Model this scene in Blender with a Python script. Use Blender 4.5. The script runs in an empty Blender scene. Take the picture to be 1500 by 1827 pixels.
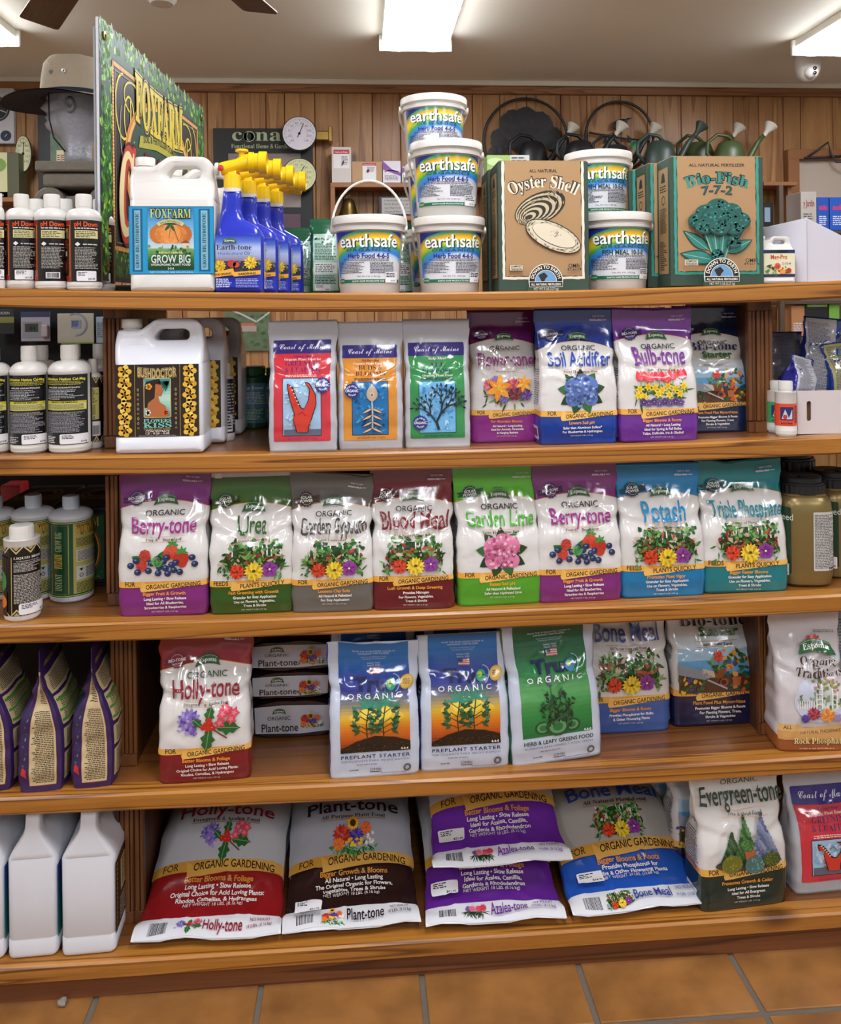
import bpy, bmesh, math, random
import numpy as np
from math import sin, cos, pi, radians
from mathutils import Vector, Matrix, noise

# ---------------------------------------------------------------- camera
SC = bpy.context.scene
COL = SC.collection
W, H, FPX = 1500, 1827, 1500.0
PSI, RHO = radians(4.14), 0.0112
CAM = Vector((-1.65 * math.tan(PSI), -1.65, 1.309))
PPY = 560.0                                   # image row of the horizon (the lens is shifted, not tilted)
_F = Vector((sin(PSI), cos(PSI), 0))
_r0 = Vector((cos(PSI), -sin(PSI), 0))
_u0 = Vector((0, 0, 1))
_R = _r0 * cos(RHO) - _u0 * sin(RHO)
_U = _u0 * cos(RHO) + _r0 * sin(RHO)
cd = bpy.data.cameras.new('camera')
cam = bpy.data.objects.new('camera', cd)
COL.objects.link(cam)
M = Matrix((_R, _U, -_F)).transposed().to_4x4()
M.translation = CAM
cam.matrix_world = M
cd.sensor_fit = 'HORIZONTAL'
cd.sensor_width = 36.0
cd.lens = 36.0 * FPX / W
cd.shift_y = (PPY - H / 2) / W
cd.clip_start = 0.05
SC.camera = cam

# ---------------------------------------------------------------- view, world
SC.view_settings.view_transform = 'Standard'
SC.view_settings.look = 'None'
SC.view_settings.gamma = 1.0
SC.view_settings.use_curve_mapping = False
SC.view_settings.exposure = 0.0
world = bpy.data.worlds.new('world')
SC.world = world
world.use_nodes = True
world.node_tree.nodes['Background'].inputs[0].default_value = (0.75, 0.85, 1.0, 1)
world.node_tree.nodes['Background'].inputs[1].default_value = 0.3
LAMP = 25.0
CEIL_Z = 2.64
WALL_Y = 3.15

# ---------------------------------------------------------------- pixel <-> place helpers
def at(px, py, Y):
    d = _F + _R * ((px - W / 2) / FPX) + _U * ((PPY - py) / FPX)
    return CAM + d * ((Y - CAM.y) / d.y)

def on_z(px, py, z):
    d = _F + _R * ((px - W / 2) / FPX) + _U * ((PPY - py) / FPX)
    return CAM + d * ((z - CAM.z) / d.z)

def mpp(px, Y):
    """metres per pixel at a column px on the plane y = Y"""
    a, b = at(px - 1, PPY, Y), at(px + 1, PPY, Y)
    return (b - a).length / 2

# ---------------------------------------------------------------- colours and materials
def lin(c):
    return c / 12.92 if c <= 0.04045 else ((c + 0.055) / 1.055) ** 2.4

def rgb(s):
    """'#rrggbb' -> linear triple"""
    if not isinstance(s, str):
        return tuple(s)
    s = s.lstrip('#')
    return tuple(lin(int(s[i:i + 2], 16) / 255) for i in (0, 2, 4))

_mats = {}
def mat(name, col, rough=0.5, metal=0.0, coat=0.0, spec=0.5, bump=0.0, bscale=60.0, vary=0.0, trans=0.0, emit=0.0, stretch=None):
    if name in _mats:
        return _mats[name]
    m = bpy.data.materials.new(name)
    m.use_nodes = True
    nt = m.node_tree
    b = nt.nodes['Principled BSDF']
    c = rgb(col)
    b.inputs['Base Color'].default_value = (*c, 1)
    b.inputs['Roughness'].default_value = rough
    b.inputs['Metallic'].default_value = metal
    b.inputs['Coat Weight'].default_value = coat
    b.inputs['Coat Roughness'].default_value = 0.12
    b.inputs['Specular IOR Level'].default_value = spec
    b.inputs['Transmission Weight'].default_value = trans
    if emit:
        b.inputs['Emission Color'].default_value = (*c, 1)
        b.inputs['Emission Strength'].default_value = emit
    if bump or vary:
        tc = nt.nodes.new('ShaderNodeTexCoord')
        mp = nt.nodes.new('ShaderNodeMapping')
        if stretch:
            mp.inputs['Scale'].default_value = stretch
        nt.links.new(tc.outputs['Object'], mp.inputs[0])
        n = nt.nodes.new('ShaderNodeTexNoise')
        n.inputs['Scale'].default_value = bscale
        n.inputs['Detail'].default_value = 4
        nt.links.new(mp.outputs[0], n.inputs['Vector'])
        if bump:
            bp = nt.nodes.new('ShaderNodeBump')
            bp.inputs['Strength'].default_value = bump
            bp.inputs['Distance'].default_value = 0.004
            nt.links.new(n.outputs[0], bp.inputs['Height'])
            nt.links.new(bp.outputs[0], b.inputs['Normal'])
        if vary:
            mx = nt.nodes.new('ShaderNodeMix')
            mx.data_type = 'RGBA'
            mx.inputs[6].default_value = (*[x * (1 - vary) for x in c], 1)
            mx.inputs[7].default_value = (*[min(1, x * (1 + vary * .6)) for x in c], 1)
            nt.links.new(n.outputs[0], mx.inputs[0])
            nt.links.new(mx.outputs[2], b.inputs['Base Color'])
    _mats[name] = m
    return m

def print_mat(name, rough=0.35, coat=0.0, spec=0.5, bump=0.0, bscale=40):
    """flat print: ink colour comes from the print mesh's own colour attribute"""
    if name in _mats:
        return _mats[name]
    m = mat(name, '#ffffff', rough, 0, coat, spec, bump, bscale)
    nt = m.node_tree
    a = nt.nodes.new('ShaderNodeVertexColor')
    a.layer_name = 'ink'
    nt.links.new(a.outputs[0], nt.nodes['Principled BSDF'].inputs['Base Color'])
    return m

def wood(name, c1, c2, c3, scale=1.0, rough=0.4, coat=0.0, axis='x', ring=14.0, knots=0.0, tint=0.0):
    """pine: long stretched rings with fine streaks, and knots"""
    if name in _mats:
        return _mats[name]
    m = bpy.data.materials.new(name)
    m.use_nodes = True
    nt = m.node_tree
    N, L = nt.nodes.new, nt.links.new
    b = nt.nodes['Principled BSDF']
    tc = N('ShaderNodeTexCoord')
    oi = N('ShaderNodeObjectInfo')
    add = N('ShaderNodeVectorMath'); add.operation = 'ADD'
    mul = N('ShaderNodeVectorMath'); mul.operation = 'SCALE'
    cmb = N('ShaderNodeCombineXYZ')
    for i in range(3):
        L(oi.outputs['Random'], cmb.inputs[i])
    L(cmb.outputs[0], mul.inputs[0]); mul.inputs['Scale'].default_value = 37.0
    L(tc.outputs['Object'], add.inputs[0]); L(mul.outputs[0], add.inputs[1])
    mp = N('ShaderNodeMapping')
    L(add.outputs[0], mp.inputs[0])
    s = {'x': (0.30, 13, 13), 'z': (7, 7, 0.35), 'y': (7, 0.35, 7)}[axis]
    mp.inputs['Scale'].default_value = [v * scale for v in s]
    n1 = N('ShaderNodeTexNoise'); n1.inputs['Scale'].default_value = 1.6; n1.inputs['Detail'].default_value = 1.5
    L(mp.outputs[0], n1.inputs['Vector'])
    m1 = N('ShaderNodeMath'); m1.operation = 'MULTIPLY'; m1.inputs[1].default_value = ring
    L(n1.outputs[0], m1.inputs[0])
    m2 = N('ShaderNodeMath'); m2.operation = 'FRACT'
    L(m1.outputs[0], m2.inputs[0])
    r = N('ShaderNodeValToRGB')
    e = r.color_ramp.elements
    e[0].position = 0; e[0].color = (*rgb(c1), 1)
    e[1].position = .72; e[1].color = (*rgb(c2), 1)
    x = e.new(.90); x.color = (*rgb(c3), 1)
    x = e.new(1.0); x.color = (*rgb(c1), 1)
    L(m2.outputs[0], r.inputs[0])
    mp2 = N('ShaderNodeMapping'); mp2.inputs['Scale'].default_value = [v * scale * 14 for v in s]
    L(add.outputs[0], mp2.inputs[0])
    n2 = N('ShaderNodeTexNoise'); n2.inputs['Scale'].default_value = 2.2; n2.inputs['Detail'].default_value = 5
    L(mp2.outputs[0], n2.inputs['Vector'])
    mx = N('ShaderNodeMix'); mx.data_type = 'RGBA'; mx.blend_type = 'MULTIPLY'; mx.inputs[0].default_value = .5
    r2 = N('ShaderNodeValToRGB')
    r2.color_ramp.elements[0].position = .3; r2.color_ramp.elements[0].color = (.66, .60, .54, 1)
    r2.color_ramp.elements[1].position = .62; r2.color_ramp.elements[1].color = (1.05, 1.04, 1.02, 1)
    L(n2.outputs[0], r2.inputs[0])
    L(r.outputs[0], mx.inputs[6]); L(r2.outputs[0], mx.inputs[7])
    out = mx.outputs[2]
    if knots:
        kp = N('ShaderNodeMapping'); sk = {'x': (1.0, 2.2, 2.2), 'z': (2.2, 2.2, 1.0), 'y': (2.2, 1.0, 2.2)}[axis]
        kp.inputs['Scale'].default_value = [v * knots for v in sk]
        L(add.outputs[0], kp.inputs[0])
        v = N('ShaderNodeTexVoronoi'); v.inputs['Scale'].default_value = 1.0
        L(kp.outputs[0], v.inputs['Vector'])
        kr = N('ShaderNodeValToRGB')
        kr.color_ramp.elements[0].position = .03; kr.color_ramp.elements[0].color = (.10, .05, .02, 1)
        kr.color_ramp.elements[1].position = .10; kr.color_ramp.elements[1].color = (1, 1, 1, 1)
        L(v.outputs['Distance'], kr.inputs[0])
        k2 = N('ShaderNodeMix'); k2.data_type = 'RGBA'; k2.blend_type = 'MULTIPLY'; k2.inputs[0].default_value = .8
        L(out, k2.inputs[6]); L(kr.outputs[0], k2.inputs[7])
        out = k2.outputs[2]
    if tint:
        t2 = N('ShaderNodeMix'); t2.data_type = 'RGBA'; t2.blend_type = 'MULTIPLY'; t2.inputs[0].default_value = 1
        cr = N('ShaderNodeValToRGB')
        cr.color_ramp.elements[0].color = (1 - tint, 1 - tint * 1.15, 1 - tint * 1.25, 1)
        cr.color_ramp.elements[1].color = (1, 1, 1, 1)
        L(oi.outputs['Random'], cr.inputs[0])
        L(out, t2.inputs[6]); L(cr.outputs[0], t2.inputs[7])
        out = t2.outputs[2]
    L(out, b.inputs['Base Color'])
    bp = N('ShaderNodeBump'); bp.inputs['Strength'].default_value = .15; bp.inputs['Distance'].default_value = .002
    L(n2.outputs[0], bp.inputs['Height']); L(bp.outputs[0], b.inputs['Normal'])
    b.inputs['Roughness'].default_value = rough
    b.inputs['Coat Weight'].default_value = coat
    b.inputs['Coat Roughness'].default_value = .25
    _mats[name] = m
    return m

# ---------------------------------------------------------------- objects
def add_obj(name, me, material=None, parent=None, loc=None, smooth=None):
    o = bpy.data.objects.new(name, me)
    COL.objects.link(o)
    if material is not None:
        me.materials.append(material)
    if parent is not None:
        o.parent = parent
    if loc is not None:
        o.location = loc
    if smooth is not None:
        shade(me, smooth)
    return o

def shade(me, ang):
    if ang is True:
        me.polygons.foreach_set('use_smooth', [True] * len(me.polygons))
    elif ang:
        me.polygons.foreach_set('use_smooth', [True] * len(me.polygons))
        try:
            me.set_sharp_from_angle(angle=radians(ang))
        except Exception:
            pass

def tag(o, label, cat, group=None, kind=None):
    o['label'] = label
    o['category'] = cat
    if group:
        o['group'] = group
    if kind:
        o['kind'] = kind
    return o

def thing(name, label, cat, loc=(0, 0, 0), rz=0.0, group=None, rx=0.0, ry=0.0):
    o = bpy.data.objects.new(name, None)
    COL.objects.link(o)
    o.empty_display_size = .05
    o.location = loc
    o.rotation_euler = (rx, ry, rz)
    return tag(o, label, cat, group)

def struct(o):
    o['kind'] = 'structure'
    return o

def clone(root, loc, rz=None, label=None, group=None):
    r = root.copy(); COL.objects.link(r); r.location = loc
    if rz is not None:
        e = r.rotation_euler.copy(); e.z = rz; r.rotation_euler = e
    if label:
        r['label'] = label
    if group:
        r['group'] = group
    for ch in list(root.children):
        c = ch.copy(); COL.objects.link(c); c.parent = r
        for g in ch.children:
            d = g.copy(); COL.objects.link(d); d.parent = c
    return r

def mesh_from(name, bm):
    me = bpy.data.meshes.new(name)
    bm.to_mesh(me)
    bm.free()
    return me

def bobj(name, bm, material=None, parent=None, loc=None, smooth=None):
    bmesh.ops.recalc_face_normals(bm, faces=bm.faces)
    return add_obj(name, mesh_from(name, bm), material, parent, loc, smooth)

def box_bm(sx, sy, sz, bevel=0.0, seg=2, bm=None, c=(0, 0, 0)):
    """box with its base centre at c"""
    own = bm is None
    b = bmesh.new()
    bmesh.ops.create_cube(b, size=1)
    bmesh.ops.scale(b, vec=(sx, sy, sz), verts=b.verts)
    bmesh.ops.translate(b, vec=(c[0], c[1], c[2] + sz / 2), verts=b.verts)
    if bevel:
        bmesh.ops.bevel(b, geom=b.edges[:], offset=bevel, segments=seg, affect='EDGES', profile=.5)
    if own:
        return b
    join(bm, b)
    return bm

def join(bm, other, mtx=None):
    if mtx is not None:
        bmesh.ops.transform(other, matrix=mtx, verts=other.verts)
    me = bpy.data.meshes.new('tmp'); other.to_mesh(me); other.free()
    bm.from_mesh(me); bpy.data.meshes.remove(me)

def lathe_bm(prof, seg=40, sx=1.0, sy=1.0, cap=True, expo=None):
    """profile [(r, z)] spun about z; expo > 2 squares the section off"""
    bm = bmesh.new()
    rings = []
    for r, z in prof:
        ring = []
        for i in range(seg):
            a = 2 * pi * i / seg
            ca, sa = cos(a), sin(a)
            if expo:
                k = (abs(ca) ** expo + abs(sa) ** expo) ** (-1 / expo)
                ca, sa = ca * k, sa * k
            ring.append(bm.verts.new((r * ca * sx, r * sa * sy, z)))
        rings.append(ring)
    for a, b in zip(rings, rings[1:]):
        for i in range(seg):
            j = (i + 1) % seg
            bm.faces.new((a[i], a[j], b[j], b[i]))
    if cap:
        if prof[0][0] > 1e-5:
            bm.faces.new(list(reversed(rings[0])))
        if prof[-1][0] > 1e-5:
            bm.faces.new(rings[-1])
    return bm

def tube_bm(pts, rad, seg=10, cap=True, flat=1.0, bm=None):
    """tube along points; rad a number or a list"""
    bm = bm or bmesh.new()
    pts = [Vector(p) for p in pts]
    n = len(pts)
    rads = rad if hasattr(rad, '__len__') else [rad] * n
    rings = []
    up = None
    for i, p in enumerate(pts):
        t = (pts[min(i + 1, n - 1)] - pts[max(i - 1, 0)]).normalized()
        if up is None:
            up = t.orthogonal().normalized()
            if abs(t.dot(Vector((0, 1, 0)))) < .9:
                up = (Vector((0, 1, 0)) - t * t.dot(Vector((0, 1, 0)))).normalized()
        up = (up - t * up.dot(t)).normalized()
        s = t.cross(up)
        ring = [bm.verts.new(p + (up * cos(2 * pi * k / seg) * flat + s * sin(2 * pi * k / seg)) * rads[i]) for k in range(seg)]
        rings.append(ring)
    for a, b in zip(rings, rings[1:]):
        for i in range(seg):
            j = (i + 1) % seg
            bm.faces.new((a[i], a[j], b[j], b[i]))
    if cap:
        bm.faces.new(list(reversed(rings[0]))); bm.faces.new(rings[-1])
    return bm

def arc(cx, cz, r, a0, a1, n=16, y=0.0, rz=None):
    rz = rz or r
    return [(cx + r * cos(radians(a0 + (a1 - a0) * i / n)), y, cz + rz * sin(radians(a0 + (a1 - a0) * i / n))) for i in range(n + 1)]

def prism_bm(poly, depth, holes=(), bevel=0.0, bres=2):
    """outline in x,z with holes, extruded along y (centred), rounded edges through a curve bevel"""
    cu = bpy.data.curves.new('tmp', 'CURVE')
    cu.dimensions = '2D'; cu.fill_mode = 'BOTH'
    cu.extrude = max(1e-5, depth / 2 - bevel); cu.bevel_depth = bevel; cu.bevel_resolution = bres
    if bevel:
        cu.offset = -bevel
    for pl in (poly, *holes):
        s = cu.splines.new('POLY'); s.points.add(len(pl) - 1)
        s.points.foreach_set('co', [v for p in pl for v in (p[0], p[1], 0, 1)])
        s.use_cyclic_u = True
    o = bpy.data.objects.new('tmp', cu)
    me = bpy.data.meshes.new_from_object(o)
    bpy.data.objects.remove(o); bpy.data.curves.remove(cu)
    bm = bmesh.new(); bm.from_mesh(me); bpy.data.meshes.remove(me)
    bmesh.ops.remove_doubles(bm, verts=bm.verts, dist=1e-5)
    bmesh.ops.transform(bm, matrix=Matrix.Rotation(pi / 2, 4, 'X'), verts=bm.verts)
    return bm

def rounded(pts, r, n=4):
    """round the corners of a 2D outline; r a number or list"""
    out = []
    m = len(pts)
    for i in range(m):
        p = Vector(pts[i]); a = Vector(pts[i - 1]); b = Vector(pts[(i + 1) % m])
        rr = r[i] if hasattr(r, '__len__') else r
        d1, d2 = (a - p), (b - p)
        k = min(rr, d1.length * .48, d2.length * .48)
        if k < 1e-6:
            out.append(tuple(p)); continue
        s, e = p + d1.normalized() * k, p + d2.normalized() * k
        for j in range(n + 1):
            t = j / n
            q = s * (1 - t) ** 2 + p * 2 * t * (1 - t) + e * t * t
            out.append((q.x, q.y))
    return out
# ---------------------------------------------------------------- flat print as thin ink meshes
def _mp(s, u, l):
    return ''.join(chr(u + ord(c) - 65) if 'A' <= c <= 'Z' else chr(l + ord(c) - 97) if 'a' <= c <= 'z' else c for c in s)
FONT = {'gill': lambda s: s,
        'serif': lambda s: _mp(s, 0x1d400, 0x1d41a),
        'script': lambda s: _mp(s, 0x1d4d0, 0x1d4ea)}
STYLE = {'bold': ('gill', .022, 0), 'ital': ('serif', -.012, .22), 'bital': ('serif', 0, .22), 'goth': ('serif', .01, 0)}
_txt = {}
def glyphs(s, font='gill', fat=0.0, res=3, space=1.0):
    """triangles of a line of text, unit cap height, centred in x: (tris Nx3x2, width)"""
    key = (s, font, fat, res, space)
    if key in _txt:
        return _txt[key]
    sh = 0
    if font in STYLE:
        font, ft, sh = STYLE[font]; fat += ft
    c = bpy.data.curves.new('tmp', 'FONT')
    c.body = FONT[font](s); c.size = 1.0; c.offset = fat; c.resolution_u = res; c.space_character = space
    c.fill_mode = 'FRONT'
    o = bpy.data.objects.new('tmp', c)
    me = bpy.data.meshes.new_from_object(o)
    bpy.data.objects.remove(o); bpy.data.curves.remove(c)
    me.calc_loop_triangles()
    nt = len(me.loop_triangles)
    co = np.empty(len(me.vertices) * 3); me.vertices.foreach_get('co', co); co = co.reshape(-1, 3)[:, :2]
    ix = np.empty(nt * 3, dtype=np.int32); me.loop_triangles.foreach_get('vertices', ix)
    bpy.data.meshes.remove(me)
    if nt == 0:
        r = (np.zeros((0, 3, 2)), 1.0)
    else:
        t = co[ix].reshape(-1, 3, 2)
        x0, x1 = t[..., 0].min(), t[..., 0].max()
        t = t - np.array([(x0 + x1) / 2, 0])
        if sh:
            t[..., 0] += t[..., 1] * sh
        r = (t / 0.70, (x1 - x0) / 0.70)
    _txt[key] = r
    return r

def poly_tris(p):
    from mathutils.geometry import tessellate_polygon
    v = [Vector((x, y, 0)) for x, y in p]
    t = tessellate_polygon([v])
    a = np.array([(q[0], q[1]) for q in p])
    return a[np.array(t)] if len(t) else np.zeros((0, 3, 2))

class Art:
    """flat coloured shapes in x (0..w) and y (0..h), later wrapped onto a surface"""
    def __init__(s):
        s.t, s.c, s.l = [], [], []
        s.layer = 1
    def raw(s, tris, col, layer=None):
        if len(tris) == 0:
            return
        tris = np.asarray(tris, float)
        s.t.append(tris)
        s.c.append(np.tile(np.array(rgb(col)), (len(tris), 1)))
        s.l.append(np.full(len(tris), s.layer if layer is None else layer))
    def up(s, n=1):
        s.layer += n
        return s
    def poly(s, pts, col):
        s.raw(poly_tris(pts), col)
    def rect(s, x0, y0, x1, y1, col):
        s.raw([[(x0, y0), (x1, y0), (x1, y1)], [(x0, y0), (x1, y1), (x0, y1)]], col)
    def rrect(s, x0, y0, x1, y1, r, col):
        s.poly(rounded([(x0, y0), (x1, y0), (x1, y1), (x0, y1)], r, 3), col)
    def frame(s, x0, y0, x1, y1, t, col):
        s.rect(x0, y0, x1, y0 + t, col); s.rect(x0, y1 - t, x1, y1, col)
        s.rect(x0, y0, x0 + t, y1, col); s.rect(x1 - t, y0, x1, y1, col)
    def ell(s, cx, cy, rx, ry, col, n=14, rot=0.0):
        a = np.arange(n) * 2 * pi / n
        x, y = rx * np.cos(a), ry * np.sin(a)
        X = cx + x * cos(rot) - y * sin(rot); Y = cy + x * sin(rot) + y * cos(rot)
        p = np.stack([X, Y], 1)
        q = np.roll(p, -1, 0)
        c = np.tile(np.array([[cx, cy]]), (n, 1))
        s.raw(np.stack([c, p, q], 1), col)
    def star(s, cx, cy, r0, r1, n, col, rot=0.0):
        p = []
        for i in range(2 * n):
            r = r0 if i % 2 == 0 else r1
            a = rot + pi * i / n
            p.append((cx + r * cos(a), cy + r * sin(a)))
        p = np.array(p); q = np.roll(p, -1, 0)
        s.raw(np.stack([np.tile([[cx, cy]], (2 * n, 1)), p, q], 1), col)
    def leaf(s, x, y, ln, wd, ang, col, n=5):
        p = []
        for i in range(n + 1):
            t = i / n
            p.append((t * ln, wd * sin(pi * t ** .8)))
        for i in range(n - 1, 0, -1):
            t = i / n
            p.append((t * ln, -wd * sin(pi * t ** .8)))
        c, d = cos(ang), sin(ang)
        s.raw(poly_tris([(x + a * c - b * d, y + a * d + b * c) for a, b in p]), col)
    def line(s, pts, w, col):
        for (x0, y0), (x1, y1) in zip(pts, pts[1:]):
            dx, dy = x1 - x0, y1 - y0
            L = math.hypot(dx, dy) or 1
            nx, ny = -dy / L * w / 2, dx / L * w / 2
            s.raw([[(x0 + nx, y0 + ny), (x0 - nx, y0 - ny), (x1 - nx, y1 - ny)], [(x0 + nx, y0 + ny), (x1 - nx, y1 - ny), (x1 + nx, y1 + ny)]], col)
    def ring(s, cx, cy, r0, r1, col, n=24, a0=0, a1=360, k=1.0):
        for i in range(n):
            a, b = radians(a0 + (a1 - a0) * i / n), radians(a0 + (a1 - a0) * (i + 1) / n)
            p = [(cx + r * cos(q), cy + r * k * sin(q)) for r, q in ((r0, a), (r1, a), (r1, b), (r0, b))]
            s.raw([[p[0], p[1], p[2]], [p[0], p[2], p[3]]], col)
    def text(s, st, cx, y, h, col, w=None, font='gill', fat=0.0, res=3, arc=0.0, rot=0.0, shear=0.0, space=1.0, align='c', maxw=None, slope=0.0, bow=0.0):
        """cap height h; w squeezes the line to that width; bow lifts the middle; arc wraps about a circle of that radius"""
        t, wd = glyphs(st, font, fat, res, space)
        if len(t) == 0:
            return
        sx = (w / wd) if w else h
        if maxw and not w and wd * sx > maxw:
            sx = maxw / wd
        x, y0 = t[..., 0] * sx, t[..., 1] * h
        if align == 'l':
            x = x + wd * sx / 2
        elif align == 'r':
            x = x - wd * sx / 2
        x = x + y0 * shear
        if arc:
            a = x / arc
            X = (arc + y0) * np.sin(a) if arc > 0 else -(-arc - y0) * np.sin(a) * -1
            if arc > 0:
                Y = (arc + y0) * np.cos(a) - arc
            else:
                R_ = -arc
                a = x / R_
                X = (R_ - y0) * np.sin(a); Y = R_ - (R_ - y0) * np.cos(a)
        else:
            X, Y = x, y0 + x * slope
        if bow:
            hw = max(1e-6, wd * sx / 2)
            Y = Y + bow * (1 - (x / hw) ** 2)
        if rot:
            X, Y = X * cos(rot) - Y * sin(rot), X * sin(rot) + Y * cos(rot)
        s.raw(np.stack([X + cx, Y + y], -1), col)
    def small(s, x0, x1, y0, y1, n, col, rnd, fill=.8, cols=1, lh=.5):
        """lines too small to read: rows of word-length dashes"""
        dy = (y1 - y0) / n
        tr = []
        for cc in range(cols):
            xa = x0 + (x1 - x0) * cc / cols; xb = x0 + (x1 - x0) * (cc + 1) / cols - (x1 - x0) * .03 * (cols > 1)
            for i in range(n):
                y = y1 - dy * (i + .75)
                x = xa
                end = xa + (xb - xa) * rnd.uniform(fill, 1)
                while x < end:
                    l = min(end - x, rnd.uniform(.6, 2.4) * dy)
                    tr += [[(x, y), (x + l, y), (x + l, y + dy * lh)], [(x, y), (x + l, y + dy * lh), (x, y + dy * lh)]]
                    x += l + dy * .35
        s.raw(tr, col)
    def barcode(s, x0, y0, x1, y1, rnd, col='#111111'):
        x = x0
        u = (x1 - x0) / 48
        while x < x1:
            w = u * rnd.choice((.6, 1, 1.6, 2))
            s.rect(x, y0, min(x + w, x1), y1, col)
            x += w + u * rnd.choice((.6, 1, 1.5))
    def put(s, o, dx=0, dy=0, k=1.0, lift=0):
        for t, c, l in zip(o.t, o.c, o.l):
            s.t.append(t * k + np.array([dx, dy])); s.c.append(c); s.l.append(l + lift)
    def build(s, name, fn, material, parent=None, xs=None, ys=None, clip=None):
        """fn(x, y, layer) -> (points Nx3, normals Nx3); xs / ys are cut lines so the print bends with what it lies on"""
        T = np.concatenate(s.t); C_ = np.concatenate(s.c); L_ = np.concatenate(s.l).astype(float)
        if clip:
            x0, y0, x1, y1 = clip
            for ax, v, keep in ((0, x0, 1), (0, x1, -1), (1, y0, 1), (1, y1, -1)):
                T, C_, L_ = _slice(T, C_, L_, ax, [v])
                m = T[..., ax].mean(1)
                k = (m >= v) if keep > 0 else (m <= v)
                T, C_, L_ = T[k], C_[k], L_[k]
        if xs is not None:
            T, C_, L_ = _slice(T, C_, L_, 0, xs)
        if ys is not None:
            T, C_, L_ = _slice(T, C_, L_, 1, ys)
        a = np.abs((T[:, 1, 0] - T[:, 0, 0]) * (T[:, 2, 1] - T[:, 0, 1]) - (T[:, 2, 0] - T[:, 0, 0]) * (T[:, 1, 1] - T[:, 0, 1]))
        k = a > 1e-12
        T, C_, L_ = T[k], C_[k], L_[k]
        # make every triangle face outward (counter-clockwise)
        sg = ((T[:, 1, 0] - T[:, 0, 0]) * (T[:, 2, 1] - T[:, 0, 1]) - (T[:, 2, 0] - T[:, 0, 0]) * (T[:, 1, 1] - T[:, 0, 1])) < 0
        T[sg] = T[sg][:, ::-1]
        n = len(T)
        P, Nn = fn(T[..., 0].ravel(), T[..., 1].ravel(), np.repeat(L_, 3))
        me = bpy.data.meshes.new(name)
        me.vertices.add(n * 3); me.vertices.foreach_set('co', P.ravel())
        me.loops.add(n * 3); me.loops.foreach_set('vertex_index', np.arange(n * 3, dtype=np.int32))
        me.polygons.add(n); me.polygons.foreach_set('loop_start', np.arange(0, n * 3, 3, dtype=np.int32))
        me.update(calc_edges=True)
        ca = me.color_attributes.new('ink', 'BYTE_COLOR', 'CORNER')
        cc = np.ones((n * 3, 4), dtype=np.float32); cc[:, :3] = np.repeat(C_, 3, 0)
        ca.data.foreach_set('color', cc.ravel())
        me.polygons.foreach_set('use_smooth', [True] * n)
        me.normals_split_custom_set_from_vertices(Nn.tolist())
        return add_obj(name, me, material, parent)

def _slice(T, C_, L_, ax, vals):
    eps = 1e-7
    for v in vals:
        mn, mx = T[..., ax].min(1), T[..., ax].max(1)
        cr = (mn < v - eps) & (mx > v + eps)
        if not cr.any():
            continue
        A, Ac, Al = T[cr], C_[cr], L_[cr]
        s = np.where(A[..., ax] > v + eps, 1, np.where(A[..., ax] < v - eps, -1, 0))
        newT, newC, newL = [T[~cr]], [C_[~cr]], [L_[~cr]]
        has0 = (s == 0).any(1)
        # case with a vertex on the line: split in two
        if has0.any():
            B, Bs = A[has0], s[has0]
            i = (Bs == 0).argmax(1); r = np.arange(len(B))
            p, q, w = B[r, i], B[r, (i + 1) % 3], B[r, (i + 2) % 3]
            t = (v - q[:, ax]) / (w[:, ax] - q[:, ax])
            m = q + (w - q) * t[:, None]
            newT += [np.stack([p, q, m], 1), np.stack([p, m, w], 1)]
            newC += [Ac[has0]] * 2; newL += [Al[has0]] * 2
        if (~has0).any():
            B, Bs = A[~has0], s[~has0]
            tot = Bs.sum(1)          # +1: one negative lone; -1: one positive lone
            i = np.where((tot > 0)[:, None], Bs == -1, Bs == 1).argmax(1); r = np.arange(len(B))
            p, q, w = B[r, i], B[r, (i + 1) % 3], B[r, (i + 2) % 3]
            t1 = (v - p[:, ax]) / (q[:, ax] - p[:, ax]); t2 = (v - p[:, ax]) / (w[:, ax] - p[:, ax])
            m1 = p + (q - p) * t1[:, None]; m2 = p + (w - p) * t2[:, None]
            newT += [np.stack([p, m1, m2], 1), np.stack([m1, q, w], 1), np.stack([m1, w, m2], 1)]
            newC += [Ac[~has0]] * 3; newL += [Al[~has0]] * 3
        T, C_, L_ = np.concatenate(newT), np.concatenate(newC), np.concatenate(newL)
    return T, C_, L_

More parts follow.
